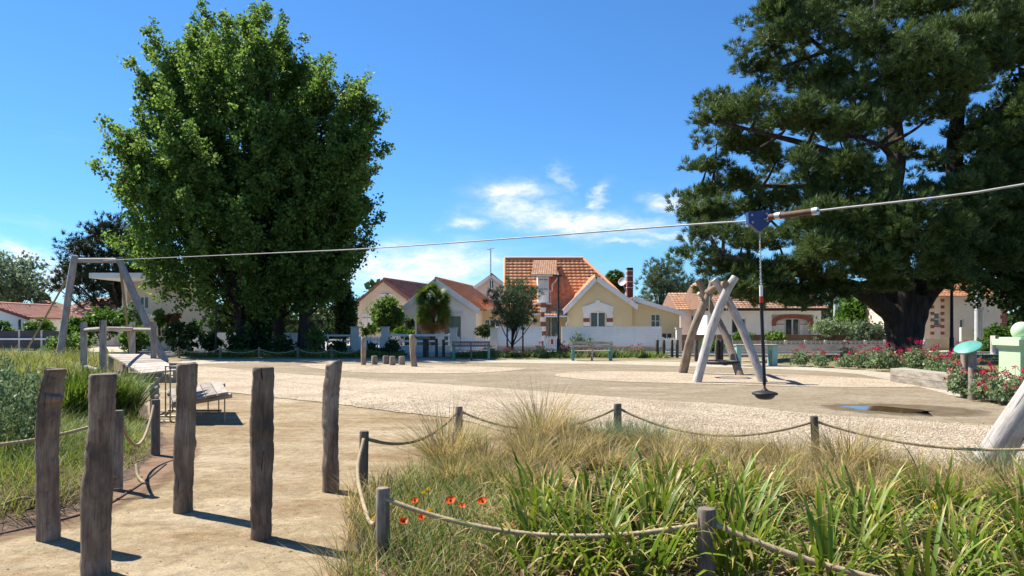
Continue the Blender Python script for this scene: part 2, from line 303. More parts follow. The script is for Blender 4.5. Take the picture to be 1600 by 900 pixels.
M['palm'] = foliage('palm_frond', [(0.04,0.085,0.015), (0.075,0.135,0.025), (0.13,0.16,0.035)], 0.3, 0.45)
M['palm_dry'] = foliage('dry_palm_frond', [(0.17,0.095,0.035), (0.24,0.14,0.055)], 0.2, 0.7)
M['grass_green'] = foliage('green_grass', [(0.055,0.11,0.022), (0.09,0.155,0.03), (0.14,0.19,0.045), (0.20,0.21,0.075)], 0.35, 0.55)
M['grass_lime'] = foliage('lime_meadow_grass', [(0.09,0.15,0.025), (0.14,0.20,0.035), (0.22,0.24,0.055), (0.30,0.27,0.10)], 0.4, 0.55)
M['grass_tan'] = foliage('straw_grass', [(0.11,0.15,0.035), (0.20,0.21,0.06), (0.36,0.29,0.11), (0.50,0.39,0.18), (0.58,0.47,0.25)], 0.42, 0.6)
M['grass_dry'] = foliage('dead_litter', [(0.17,0.115,0.06), (0.29,0.21,0.115), (0.42,0.325,0.195)], 0.2, 0.8)
M['grass_grey'] = foliage('grey_green_grass', [(0.07,0.115,0.05), (0.11,0.165,0.075), (0.16,0.215,0.105)], 0.35, 0.55)
M['strapbush'] = foliage('strappy_bush_leaf', [(0.03,0.07,0.014), (0.06,0.12,0.02), (0.10,0.16,0.028), (0.17,0.19,0.05)], 0.35, 0.45)
def strapmat(name, base, mid, tip):
    m, nt, N, L, B = new_mat(name)
    uv = N.new('ShaderNodeTexCoord'); sp = N.new('ShaderNodeSeparateXYZ'); L.new(uv.outputs['UV'], sp.inputs[0])
    oi = N.new('ShaderNodeObjectInfo')
    n = noise_node(nt, uv.outputs['UV'], 6.0, 4, 0.6)
    ad = N.new('ShaderNodeMath'); ad.operation = 'MULTIPLY_ADD'; ad.inputs[1].default_value = 0.35; L.new(n.outputs[0], ad.inputs[0]); L.new(sp.outputs[1], ad.inputs[2])
    r = ramp(N, [(0.1, base), (0.55, mid), (0.98, mid), (1.16, tip)]); L.new(ad.outputs[0], r.inputs[0])
    hs = N.new('ShaderNodeHueSaturation'); mr = N.new('ShaderNodeMapRange'); mr.inputs[3].default_value = 0.65; mr.inputs[4].default_value = 1.4
    L.new(oi.outputs['Random'], mr.inputs[0]); L.new(mr.outputs[0], hs.inputs['Value']); L.new(r.outputs[0], hs.inputs['Color'])
    mh = N.new('ShaderNodeMapRange'); mh.inputs[3].default_value = 0.475; mh.inputs[4].default_value = 0.515
    mm = N.new('ShaderNodeMath'); mm.operation = 'FRACT'; m7 = N.new('ShaderNodeMath'); m7.operation = 'MULTIPLY'; m7.inputs[1].default_value = 7.31
    L.new(oi.outputs['Random'], m7.inputs[0]); L.new(m7.outputs[0], mm.inputs[0]); L.new(mm.outputs[0], mh.inputs[0]); L.new(mh.outputs[0], hs.inputs['Hue'])
    L.new(hs.outputs[0], B.inputs['Base Color']); B.inputs['Roughness'].default_value = 0.45; B.inputs['Specular IOR Level'].default_value = 0.3
    t = N.new('ShaderNodeBsdfTranslucent'); L.new(hs.outputs[0], t.inputs[0]); mx = N.new('ShaderNodeMixShader'); mx.inputs[0].default_value = 0.38
    L.new(B.outputs[0], mx.inputs[1]); L.new(t.outputs[0], mx.inputs[2]); L.new(mx.outputs[0], N['Material Output'].inputs[0])
    return m
M['strap'] = strapmat('strap_leaf', (0.125,0.15,0.024), (0.135,0.205,0.018), (0.46,0.36,0.11))
M['strap_dry'] = strapmat('dry_strap_leaf', (0.16,0.13,0.05), (0.33,0.25,0.12), (0.42,0.31,0.17))

# ------------------------------------------------------------------ mesh helpers
class MB:
    def __init__(s): s.v = []; s.f = []; s.uv = []; s.sm = []
    def _add(s, vs, fs, uvs=None, smooth=False):
        o = len(s.v); s.v += [tuple(p) for p in vs]
        for i, f in enumerate(fs):
            s.f.append([o+k for k in f]); s.sm.append(smooth)
            s.uv.append(uvs[i] if uvs else None)
        return s
    def box(s, c, size, rz=0.0, rx=0.0, ry=0.0):
        hx, hy, hz = size[0]/2, size[1]/2, size[2]/2
        mt = Matrix.Rotation(rz, 3, 'Z') @ Matrix.Rotation(ry, 3, 'Y') @ Matrix.Rotation(rx, 3, 'X')
        P = [Vector((x, y, z)) for x in (-hx, hx) for y in (-hy, hy) for z in (-hz, hz)]
        W = [mt @ p + Vector(c) for p in P]
        fs = [(0,1,3,2), (4,6,7,5), (0,4,5,1), (2,3,7,6), (0,2,6,4), (1,5,7,3)]
        uvs = []
        long = max(range(3), key=lambda i: size[i])
        for f in fs:
            oth = [i for i in range(3) if i != long]
            uvs.append([(P[k][oth[0]]+P[k][oth[1]], P[k][long]) for k in f])
        return s._add(W, fs, uvs)
    def bx(s, x0, x1, y0, y1, z0, z1): return s.box(((x0+x1)/2, (y0+y1)/2, (z0+z1)/2), (x1-x0, y1-y0, z1-z0))
    def hexa(s, b, t):                      # any eight corners: four below, four above
        W = list(b)+list(t)
        return s._add(W, [(3,2,1,0), (4,5,6,7), (0,1,5,4), (1,2,6,5), (2,3,7,6), (3,0,4,7)])
    def poly(s, pts): return s._add(pts, [tuple(range(len(pts)))])
    def prism(s, pts, vec):
        n = len(pts); V = Vector(vec); W = [Vector(p) for p in pts]+[Vector(p)+V for p in pts]
        fs = [tuple(range(n))[::-1], tuple(range(n, 2*n))]+[(i, (i+1) % n, n+(i+1) % n, n+i) for i in range(n)]
        return s._add(W, fs)
    def tube(s, pts, rad, n=8, caps=True, wob=0.0, seed=0, twist=None, smooth=True, knots=()):
        pts = [Vector(p) for p in pts]; m = len(pts)
        if isinstance(rad, (int, float)): rad = [rad]*m
        rr = np.random.default_rng(seed)
        ph = rr.uniform(0, 6.28, 6); am = rr.uniform(0.3, 1, 6)
        t0 = (pts[1]-pts[0]).normalized()
        up = Vector((0,1,0)) if abs(t0.y) < 0.9 else Vector((1,0,0))
        side = t0.cross(up).normalized(); rings = []; uvr = []; sl = 0.0
        rm = sum(rad)/m
        for i in range(m):
            t = ((pts[min(i+1, m-1)]-pts[max(i-1, 0)])).normalized()
            side = (side - t*side.dot(t)).normalized(); nrm = side.cross(t).normalized()
            if i: sl += (pts[i]-pts[i-1]).length
            ring = []
            for k in range(n):
                a = 2*math.pi*k/n; r = rad[i]
                if wob:
                    r *= 1+wob*(am[0]*math.sin(2*a+ph[0]+sl*2.3)+am[1]*math.sin(3*a+ph[1]-sl*3.7)*0.7+am[2]*math.sin(5*a+ph[2]+sl*1.3)*0.45+am[3]*math.sin(sl*9+ph[3])*0.4+am[4]*math.sin(7*a+ph[4]+sl*6)*0.3)
                for ks, ka, kamp, ksg in knots: r += kamp*math.exp(-((sl-ks)/ksg)**2-((math.sin((a-ka)/2)*2*rad[i])/ksg)**2)
                if twist: r *= 1+twist[0]*math.cos(3*(a-twist[1]*sl))
                ring.append(pts[i]+(side*math.cos(a)+nrm*math.sin(a))*r)
            rings.append(ring); uvr.append(sl)
        vs = [p for r_ in rings for p in r_]; fs = []; uvs = []; cu = 2*math.pi*rm
        for i in range(m-1):
            for k in range(n):
                k2 = (k+1) % n; fs.append((i*n+k, i*n+k2, (i+1)*n+k2, (i+1)*n+k))
                u0, u1 = k/n*cu, (k+1)/n*cu
                uvs.append([(u0, uvr[i]), (u1, uvr[i]), (u1, uvr[i+1]), (u0, uvr[i+1])])
        s._add(vs, fs, uvs, smooth)
        if caps:
            for r_, rev in ((rings[0], True), (rings[-1], False)):
                f = tuple(range(n))[::-1] if rev else tuple(range(n))
                s._add(r_, [f], [[(math.cos(2*math.pi*k/n)*rm+3, math.sin(2*math.pi*k/n)*0.02) for k in f]])
        return s
    def lathe(s, c, prof, n=20, axis=None):
        vs = []; fs = []
        for r_, z in prof:
            for k in range(n):
                a = 2*math.pi*k/n; vs.append(Vector((r_*math.cos(a), r_*math.sin(a), z)))
        for i in range(len(prof)-1):
            for k in range(n): fs.append((i*n+k, i*n+(k+1) % n, (i+1)*n+(k+1) % n, (i+1)*n+k))
        fs.append(tuple(range(n))[::-1]); fs.append(tuple((len(prof)-1)*n+k for k in range(n)))
        if axis is not None:
            qq = Vector((0,0,1)).rotation_difference(Vector(axis)); vs = [qq @ v for v in vs]
        return s._add([v+Vector(c) for v in vs], fs, None, True)
    def build(s, name, mat, parent=None, base=None, **props):
        o0 = root_loc(parent) if parent else Vector(base or (0,0,0))
        me = bpy.data.meshes.new(name)
        me.from_pydata([tuple(Vector(p)-o0) for p in s.v], [], s.f)
        uvl = me.uv_layers.new(name='UVMap')
        flat = []
        for f, uv in zip(s.f, s.uv): flat += uv if uv else [(s.v[k][0]+s.v[k][1], s.v[k][2]) for k in f]
        uvl.data.foreach_set('uv', np.array(flat, dtype=np.float32).ravel())
        me.polygons.foreach_set('use_smooth', np.array(s.sm, dtype=bool))
        me.materials.append(M[mat]); me.update()
        return link(name, me, parent, base, **props)
def root_loc(o):
    while o.parent: o = o.parent
    return Vector(o.location)
def link(name, me, parent=None, base=None, loc=None, **props):
    o = bpy.data.objects.new(name, me); C.objects.link(o)
    if parent: o.parent = parent
    elif base: o.location = base
    if loc is not None: o.location = loc
    for k, v in props.items():
        if v is not None: o[k] = v
    return o
def thing(name, label, category, base, group=None):
    o = bpy.data.objects.new(name, None); C.objects.link(o); o.location = base; o.empty_display_size = 0.2
    o['label'] = label; o['category'] = category
    if group: o['group'] = group
    return o
def copy_tree(o, parent=None):
    c = o.copy(); C.objects.link(c); c.parent = parent
    for ch in o.children: copy_tree(ch, c)
    return c
def fast(name, verts, faces, mat, parent=None, base=None, smooth=False, **props):
    verts = np.asarray(verts, dtype=np.float32).reshape(-1, 3); faces = np.asarray(faces, dtype=np.int32); n, k = faces.shape
    o0 = root_loc(parent) if parent else Vector(base or (0,0,0))
    verts = verts-np.array(o0, dtype=np.float32)
    me = bpy.data.meshes.new(name)
    me.vertices.add(len(verts)); me.vertices.foreach_set('co', verts.ravel())
    me.loops.add(n*k); me.loops.foreach_set('vertex_index', faces.ravel())
    me.polygons.add(n); me.polygons.foreach_set('loop_start', np.arange(0, n*k, k, dtype=np.int32))
    me.polygons.foreach_set('loop_total', np.full(n, k, dtype=np.int32))
    if smooth: me.polygons.foreach_set('use_smooth', np.ones(n, dtype=bool))
    me.materials.append(M[mat]); me.update(calc_edges=True); me.validate()
    return link(name, me, parent, base, **props)
def unit(a): return a/np.maximum(np.linalg.norm(a, axis=-1, keepdims=True), 1e-9)
def sphere_dirs(n): return unit(rng.normal(size=(n, 3)))
def leaves(P, size, wid=0.42, up=0.3, rnd=1.0):
    """diamond leaves at points P: (n,4,3) vertices"""
    n = len(P); d = sphere_dirs(n)*rnd; d[:, 2] += up*rng.normal(0.2, 0.6, n); d = unit(d)
    s = unit(np.cross(d, sphere_dirs(n))); nr = np.cross(d, s)
    L = (size*rng.uniform(0.65, 1.35, n))[:, None]; w = L*wid
    a = P-d*L*0.5
    return np.stack([a, a+d*L*0.45+s*w+nr*L*0.10, a+d*L, a+d*L*0.45-s*w+nr*L*0.10], axis=1)
def leafmesh(name, V, mat, parent=None, base=None, **props):
    n = len(V); k = V.shape[1]
    return fast(name, V.reshape(-1, 3), np.arange(n*k).reshape(n, k), mat, parent, base, **props)
def blades(P, H, W, lean=0.35, curl=0.5, dirs=None, seg=3):
    """tapering curved blades: returns verts (n, 2*seg+1, 3) and triangle indices"""
    n = len(P); H = np.broadcast_to(H, n); W = np.broadcast_to(W, n)
    a = rng.uniform(0, 2*np.pi, n)
    hd = np.stack([np.cos(a), np.sin(a), np.zeros(n)], 1) if dirs is None else dirs
    hd = hd*np.ones((n, 1))
    sd = np.stack([-hd[:, 1], hd[:, 0], np.zeros(n)], 1); sd = unit(sd+rng.normal(0, 0.25, (n, 3)))
    ln = np.abs(rng.normal(lean, lean*0.5, n)); cu = np.abs(rng.normal(curl, curl*0.5, n))
    V = np.zeros((n, 2*seg+1, 3))
    for i in range(seg+1):
        t = i/seg
        out = (ln*t+cu*t*t)*H; z = H*t*(1-0.25*cu*t)
        c = P+hd*out[:, None]; c[:, 2] += z
        if i < seg:
            w = (W*(1-0.75*t*t)*0.5)[:, None]
            V[:, 2*i] = c-sd*w; V[:, 2*i+1] = c+sd*w
        else: V[:, 2*seg] = c
    tri = []
    for i in range(seg-1): tri += [(2*i, 2*i+1, 2*i+3), (2*i, 2*i+3, 2*i+2)]
    tri.append((2*seg-2, 2*seg-1, 2*seg))
    k = 2*seg+1; T = (np.arange(n)[:, None, None]*k+np.array(tri)[None]).reshape(-1, 3)
    return V.reshape(-1, 3), T
def join_vt(parts):
    vs = []; ts = []; o = 0
    for v, t in parts: vs.append(v); ts.append(t+o); o += len(v)
    return np.concatenate(vs), np.concatenate(ts)
ORD = ['leftmost', 'second from the left', 'third from the left', 'fourth from the left', 'fifth from the left', 'sixth from the left', 'seventh from the left', 'eighth from the left', 'ninth from the left', 'tenth from the left', 'eleventh from the left', 'twelfth from the left', 'thirteenth from the left', 'fourteenth from the left']
def row_labels(items, stem, edges, names):
    """items: [(image x, depth)]; one label each: its place in its row, rows split by depth"""
    lab = [None]*len(items)
    for r_ in range(len(names)):
        lo = edges[r_-1] if r_ else -1e9; hi = edges[r_] if r_ < len(edges) else 1e9
        idx = sorted([i for i, (a, d_) in enumerate(items) if lo <= d_ < hi], key=lambda i: items[i][0])
        for k, i in enumerate(idx): lab[i] = '%s, %s %s' % (stem, 'rightmost' if k == len(idx)-1 and k else ORD[k], names[r_])
    return lab
def in_poly(x, y, poly):
    ins = np.zeros(len(x), bool); n = len(poly); j = n-1
    for i in range(n):
        xi, yi = poly[i][0], poly[i][1]; xj, yj = poly[j][0], poly[j][1]
        c = ((yi > y) != (yj > y)) & (x < (xj-xi)*(y-yi)/(yj-yi+1e-12)+xi)
        ins ^= c; j = i
    return ins
def scatter(poly, n):
    xs = [p[0] for p in poly]; ys = [p[1] for p in poly]; out = np.zeros((0, 2))
    while len(out) < n:
        c = np.stack([rng.uniform(min(xs), max(xs), 2*n), rng.uniform(min(ys), max(ys), 2*n)], 1)
        out = np.concatenate([out, c[in_poly(c[:, 0], c[:, 1], poly)]])
    return out[:n]
def smooth_poly(pts, it=2):
    for _ in range(it):
        o = []
        for i in range(len(pts)):
            a, b = pts[i], pts[(i+1) % len(pts)]
            o += [(a[0]*.75+b[0]*.25, a[1]*.75+b[1]*.25), (a[0]*.25+b[0]*.75, a[1]*.25+b[1]*.75)]
        pts = o
    return pts
def jag(pts, amp):
    out = []
    for i in range(len(pts)):
        a, b = pts[i], pts[(i+1) % len(pts)]; L = math.hypot(b[0]-a[0], b[1]-a[1]); k = max(1, int(L/0.25))
        for j in range(k):
            t = j/k; s = amp*(0.4+0.6*random.random())
            out.append((a[0]+(b[0]-a[0])*t+random.uniform(-s, s), a[1]+(b[1]-a[1])*t+random.uniform(-s, s)))
    return out
def sheet(name, pts, z, mat, kind='structure', amp=0.0, it=2, parent=None):
    p = smooth_poly([(a[0], a[1]) for a in pts], it)
    if amp: p = jag(p, amp)
    me = bpy.data.meshes.new(name); me.from_pydata([(x, y, z) for x, y in p], [], [list(range(len(p)))])
    if me.polygons[0].normal.z < 0: me.flip_normals()
    me.materials.append(M[mat]); return link(name, me, kind=kind)
def catenary(a, b, sag, n=24):
    a = Vector(a); b = Vector(b); out = []
    for i in range(n+1):
        t = i/n; p = a.lerp(b, t); p.z -= sag*4*t*(1-t); out.append(p)
    return out
def spline(pts, n=8):
    pts = [Vector(p) for p in pts]; o = []
    P = [pts[0]*2-pts[1]]+pts+[pts[-1]*2-pts[-2]]
    for i in range(1, len(P)-2):
        for j in range(n):
            t = j/n; a, b, c, d = P[i-1], P[i], P[i+1], P[i+2]
            o.append(0.5*((2*b)+(c-a)*t+(2*a-5*b+4*c-d)*t*t+(3*b-a-3*c+d)*t*t*t))
    o.append(pts[-1]); return o

# ================================================================== THE SETTING
M['earth'] = surf('verge_earth', (0.10,0.105,0.045), (0.19,0.165,0.085), 0.8, 1.0, 0.6, 0.02, 24, dirt=(0.22,0.18,0.11))
sheet('ground', [(-900,-900), (900,-900), (900,1500), (-900,1500)], 0.0, 'earth', it=0)
sheet('playground', [(-9,-6), (14,-6), (30,2), (34,20), (28,36.6), (-22,36.6), (-15.5,31), (-9.6,20), (-6,11), (-4.5,8), (-5,3)], 0.004, 'sand', it=1)
def G(l): return [gp(a, b)[:2] for a, b in l]
band_low = [(309,572), (428,583), (533,590), (582,595), (680,600), (817,610), (900,617), (1037,627), (1120,631), (1255,647), (1405,657), (1564,667), (1700,681)]
sheet('paved_path', G([(250,566), (420,563.5), (900,565), (1100,569), (1240,574), (1390,584), (1480,604), (1520,622), (1590,645), (1720,672)]+band_low[::-1]), 0.008, 'path', amp=0.02, it=1)
sheet('footpath', G([(290,562), (420,561), (900,563), (1100,567), (1240,572), (1385,581), (1400,590), (1470,608), (1520,621), (1500,622), (1440,606), (1380,592), (1330,583), (1200,576), (900,568), (420,564.5), (320,569), (270,570)]), 0.012, 'pale', amp=0.02, it=1)
near_gravel = G([(262,590), (262,575), (300,571)]+band_low[1:]+[(1800,694), (1800,900), (1300,800), (1000,730), (800,680), (720,655), (665,650), (582,640), (505,629), (428,622), (360,614), (300,610)])
sheet('gravel_area', near_gravel, 0.016, 'gravel', amp=0.05, it=1)
sheet('gravel_area', G([(456,569), (560,569), (700,571.5), (800,574.5), (828,576.5), (800,580), (740,584), (640,584), (560,583), (500,577.5)]), 0.016, 'gravel', amp=0.03, it=1)
sheet('gravel_area', G([(858,586), (905,580), (1060,582), (1250,586), (1380,593), (1450,602), (1440,606), (1300,606), (1080,600), (960,597), (890,592)]), 0.016, 'gravel', amp=0.03, it=1)
# road with kerbs between the park and the gardens
sheet('road', [(-120,38.0), (140,38.0), (140,41.2), (-120,41.2)], 0.006, 'asphalt', it=0)
for y0, y1, nm in ((37.75, 37.95, 'kerb'), (41.25, 41.45, 'kerb')):
    MB().bx(-120, 140, y0, y1, -0.05, 0.10).build(nm, 'kerb', kind='structure')
sheet('yard_bounce_sheet', [(-120,41.5), (140,41.5), (140,75), (-120,75)], 0.006, 'pale', it=0)  # pale yard ground, added to bounce light onto the shaded house fronts
# puddle in the paved path
def fademat(name, c1, c2, rough, lo, hi, sc_=3.0):
    m, nt, N, L, B = new_mat(name); v = mapped(nt, 'Object', (1,1,1)); n1 = noise_node(nt, v, sc_, 6, .65); n2 = noise_node(nt, v, 70, 3, .6)
    at = N.new('ShaderNodeAttribute'); at.attribute_name = 'fade'
    r = ramp(N, [(.35, c1), (.65, c2)]); L.new(n1.outputs[0], r.inputs[0]); L.new(mixc(nt, .4, r.outputs[0], n2.outputs[0], 'OVERLAY'), B.inputs['Base Color'])
    ad = N.new('ShaderNodeMath'); ad.operation = 'ADD'; L.new(at.outputs['Fac'], ad.inputs[0]); L.new(n1.outputs[0], ad.inputs[1])
    mr = N.new('ShaderNodeMapRange'); mr.inputs[1].default_value = lo; mr.inputs[2].default_value = hi; L.new(ad.outputs[0], mr.inputs[0]); L.new(mr.outputs[0], B.inputs['Alpha'])
    B.inputs['Roughness'].default_value = rough; bump(nt, n2.outputs[0], .5, .006, B); return m
M['wet'] = fademat('wet_sand', (0.10,0.068,0.032), (0.145,0.105,0.056), .6, .68, 1.2)
M['redsoil'] = fademat('reddish_edge_soil', (0.125,0.066,0.032), (0.195,0.115,0.06), .95, .78, 1.3, 4.0)
def strip(name, line, z, mat):
    vs = []; fs = []; fd = []; prof = ((-1,0.0), (-.75,.45), (-.35,.9), (0,1.0), (.35,.9), (.75,.45), (1,0.0)); line = spline([(a, b, w) for a, b, w in line], 5); n = len(line)
    for i, p in enumerate(line):
        t_ = line[min(i+1, n-1)]-line[max(i-1, 0)]; nx, ny = -t_.y, t_.x; l = math.hypot(nx, ny); e = math.sin(math.pi*i/(n-1))**.6
        for k, f in prof: vs.append((p.x+nx/l*p.z*k, p.y+ny/l*p.z*k, z)); fd.append(f*e)
    for i in range(n-1):
        for j in range(6): fs.append((i*7+j, i*7+j+1, (i+1)*7+j+1, (i+1)*7+j))
    me = bpy.data.meshes.new(name); me.from_pydata(vs, [], fs); at = me.attributes.new('fade', 'FLOAT', 'POINT'); at.data.foreach_set('value', np.array(fd, dtype=np.float32)); me.materials.append(M[mat]); return link(name, me, kind='structure')
g0, g1 = gp(1270,633), gp(1500,655)
strip('wet_patch', [(g0[0], g0[1], .4), (6.7,14.2,1.1), (7.3,13.9,1.25), (7.9,13.6,1.1), (g1[0]-.3, g1[1]+.15, .3)], 0.0105, 'wet')
pc = Vector(gp(1380,640)); pud = [(pc.x+.56*math.cos(a)*(1+.13*math.sin(2*a+1)+.10*math.sin(3*a)+.05*math.sin(7*a)), pc.y-.30*math.cos(a)+.52*math.sin(a)*(1+.22*math.sin(2*a)+.12*math.sin(5*a+2))) for a in np.linspace(0, 2*math.pi, 61)[:-1]]
sheet('puddle', pud, 0.0135, 'water', amp=0.004, it=0)

# ---- planted beds: soil surfaces with a gentle swell
def bed(name, pts, h, mat, seed=0, step=0.25, rim=0.9):
    rr = np.random.default_rng(seed)
    xs = np.arange(min(p[0] for p in pts)-step, max(p[0] for p in pts)+step, step); ys = np.arange(min(p[1] for p in pts)-step, max(p[1] for p in pts)+step, step)
    gx, gy = np.meshgrid(xs, ys, indexing='ij')
    hgt = bed_height(gx.ravel(), gy.ravel(), pts, h, rim).reshape(gx.shape)
    hgt = hgt+np.where(hgt > 0.0, rr.normal(0, 0.012, gx.shape), 0)
    vs = np.stack([gx, gy, hgt], -1).reshape(-1, 3); ny = len(ys); fs = []
    keep = (hgt > -0.04)
    for i in range(len(xs)-1):
        for j in range(ny-1):
            if keep[i, j] or keep[i+1, j] or keep[i, j+1] or keep[i+1, j+1]: fs.append((i*ny+j, (i+1)*ny+j, (i+1)*ny+j+1, i*ny+j+1))
    return fast(name, vs, fs, mat, smooth=True, kind='structure')
def bed_height(x, y, pts, h, rim):
    d = np.full(len(x), 1e9); n = len(pts)
    for i in range(n):
        a = np.array(pts[i][:2]); b = np.array(pts[(i+1) % n][:2]); ab = b-a
        t = np.clip(((x-a[0])*ab[0]+(y-a[1])*ab[1])/(ab@ab), 0, 1)
        d = np.minimum(d, np.hypot(x-a[0]-t*ab[0], y-a[1]-t*ab[1]))
    s = np.where(in_poly(x, y, pts), d, -d)
    return np.where(s > 0, 0.03+h*(1-np.exp(-s/rim)), 0.03+s*0.25)
RB = [(-1.05,4.4), (-0.95,4.85), (-1.35,6.5), (-1.1,7.6), (-0.55,9.2), (1.4,9.6), (3.4,8.3), (5.9,6.6), (7.4,5.0), (7.0,2.0), (2.5,2.6), (1.1,3.6), (0.1,3.9)]
bed('planting_bed', RB, 0.14, 'soil', 3)
LB = [(-4.0,5.55), (-3.72,6.3), (-3.95,7.3), (-4.25,8.6), (-4.75,10.0), (-6.3,12.6), (-8.3,16.5), (-11.0,20.5), (-15.5,29.5), (-19,35.6), (-60,36), (-60,2), (-9,3.5)]
bed('planting_bed', LB, 0.16, 'soil', 4, 0.4, 1.2)
def zl(P): return bed_height(P[:, 0], P[:, 1], LB, 0.16, 1.2)-0.02
def zr(P): return bed_height(P[:, 0], P[:, 1], RB, 0.14, 0.9)-0.02
strip('bed_edge_soil', [(-4.3,4.7,.35), (-3.72,6.0,.38), (-3.78,7.2,.42), (-4.02,8.4,.45), (-4.5,9.8,.4), (-5.3,11.2,.3)], 0.012, 'redsoil')
MB().tube(spline([(-4.35,4.9,0.01), (-3.62,6.1,0.015), (-3.66,7.1,0.015), (-3.95,8.4,0.012)], 8), 0.014, 6).build('edging_strip', 'timberedge', base=(-3.66,7.1,0), label='thin dark edging strip along the sandy path by the left bed', category='edging')
# verge in front of the garden walls and at the right
V1 = [(-21,36.9), (-12,35.2), (0,34.7), (6.6,34.6), (7.2,36.9)]
bed('planting_verge', [(-24,37.6), (-15,34.9), (-8,35.2), (-5.2,35.0), (-5.1,37.6)], 0.08, 'earth', 5, 0.4)
bed('planting_verge', [(-3.4,37.6), (-3.2,34.4), (7.4,34.3), (8.0,35.0), (8.0,37.6)], 0.08, 'earth', 6, 0.4)
bed('planting_verge', [(11.8,35.5), (11.0,28.6), (14.2,25.6), (14.6,21.4), (14.2,18.6), (10.9,17.6), (10.6,15.6), (9.9,14.6), (10.4,13.4), (13,12.4), (18,12), (22,20), (30,37.4), (12,37.4)], 0.10, 'earth', 7, 0.4)

# ================================================================== BIG LOG POSTS
def log_post(name, label, axis, rads, d, mat='post', group=None, n=22, wob=0.085, seed=1, cat='post', sub=14, slant=0.0, knots=()):
    """axis: [(px, py), ...] from foot to top at depth d"""
    pts = [q(a, b, d) for a, b in axis]; pts[0] = (pts[0][0], pts[0][1], -0.12)
    pts = spline(pts, sub); m = len(pts); rr = np.interp(np.linspace(0, 1, m), np.linspace(0, 1, len(rads)), rads)
    rs = np.random.default_rng(seed)
    pts = [p+Vector((rs.normal(0, .0022), rs.normal(0, .0022), 0)) for p in pts]
    mb = MB(); top = pts[-1]
    rr = list(rr); pts = pts+[top+Vector((0,0,0.006))]; rr = rr+[rr[-1]*0.9]
    mb.tube(pts, rr, n, True, wob, seed, knots=knots)
    mx = max(v[2] for v in mb.v)
    if slant: mb.v = [(v[0], v[1], v[2]+slant*(v[0]-top.x) if v[2] > mx-0.05 else v[2]) for v in mb.v]
    base = (pts[0][0], d, 0.0)
    o = mb.build(name, mat, base=base, label=label, category=cat, group=group)
    return o
GL = 'tall log posts across the sandy path'
log_post('log_post', 'leftmost tall weathered log post, kinked near its top, beside the left bed', [(77,843), (75,760), (74,690), (78,620), (87,578)], [.079,.076,.072,.078,.070], 5.49, group=GL, seed=11, knots=[(1.22,3.3,.018,.07), (.5,1.2,.012,.05)])
log_post('log_post', 'nearest tall log post standing at the bottom edge, broad split top', [(148,898), (150,820), (154,730), (158,660), (160,586)], [.082,.084,.078,.076,.080], 4.72, group=GL, seed=12, knots=[(.62,0.3,.014,.10), (.95,4.6,-.012,.04)])
log_post('log_post', 'tall log post in front of the tilted plank platform', [(285,800), (287,720), (290,640), (292,570)], [.082,.083,.079,.078], 6.30, group=GL, seed=13, slant=0.08, knots=[(.72,3.4,.022,.05), (.45,5.0,-.012,.05)])
log_post('log_post', 'middle tall log post with a pale knot scar and long shadow', [(408,842), (408,760), (408,670), (412,575)], [.077,.081,.080,.072], 5.51, group=GL, seed=14, knots=[(.95,3.9,.024,.05), (.75,3.6,.012,.10)])
log_post('log_post', 'farthest tall log post with slanted bleached top beside the rope fence', [(517,768), (517,690), (517,630), (522,566)], [.083,.079,.076,.075], 7.08, group=GL, seed=15, slant=0.35, knots=[(.45,5.4,-.016,.045), (.38,5.6,.014,.09), (1.1,0.5,.012,.08)])

# ================================================================== ROPE FENCES
def rope_post(x, y, h, label, r=0.045, lean=(0,0), group=None, seed=1, mat='ropepost'):
    mb = MB(); pts = [(x, y, -0.1), (x+lean[0]*.3, y+lean[1]*.3, h*.3), (x+lean[0]*.7, y+lean[1]*.7, h*.7), (x+lean[0], y+lean[1], h-0.012), (x+lean[0], y+lean[1], h)]
    mb.tube(pts, [r*1.02, r, r*.98, r*.97, r*.86], 14, True, 0.035, seed)
    return mb.build('rope_post', mat, base=(x, y, 0), label=label, category='post', group=group)
def rope(label, pts, r=0.016, mat='rope', twisted=True, group=None):
    pts = [Vector(p) for p in pts]
    if twisted:      # resample finely so the strands show
        o = [pts[0]]
        for a, b in zip(pts[:-1], pts[1:]):
            k = max(1, int((b-a).length/0.016))
            o += [a.lerp(b, (i+1)/k) for i in range(k)]
        mb = MB().tube(o, r, 12, True, 0.0, 0, (0.17, 2*math.pi/3/0.035))
    else: mb = MB().tube(pts, r, 6)
    c = pts[len(pts)//2]
    return mb.build('rope', mat, base=tuple(c), label=label, category='rope', group=group)
p567 = (X(567,6.64), 6.64); p598 = (X(598,4.75), 4.75); p1104 = (X(1104,4.2), 4.2)
p717 = (X(717,9.5), 9.5); p965 = (X(965,9.8), 9.8); p1273 = (X(1276,8.5), 8.5)
rope_post(*p567, 0.645, 'slim rope post just right of the farthest tall log post', 0.043, (0.012,0), seed=21)
rope_post(*p598, 0.55, 'near rope post beside the red poppies', 0.046, seed=22)
rope_post(*p1104, 0.555, 'near rope post at the bottom right among strappy leaves', 0.055, seed=23)
rope_post(*p717, 0.55, 'rope post behind the tall straw grass tuft', 0.05, seed=24)
rope_post(*p965, 0.555, 'rope post at the middle back of the grassy bed', 0.052, seed=25)
rope_post(*p1273, 0.55, 'leaning rope post at the right back of the grassy bed', 0.046, (-0.03,0), seed=26)
zt = 0.50
rope('pale rope hanging in a deep loop between two near posts left of the poppies', spline([(p567[0]+.02,6.58,0.58), (p567[0]+.045,6.2,0.36), (X(572,5.5),5.5,.20), (X(585,5.0),5.0,.25), (p598[0]-.02,4.79,.44)], 10), 0.0155)
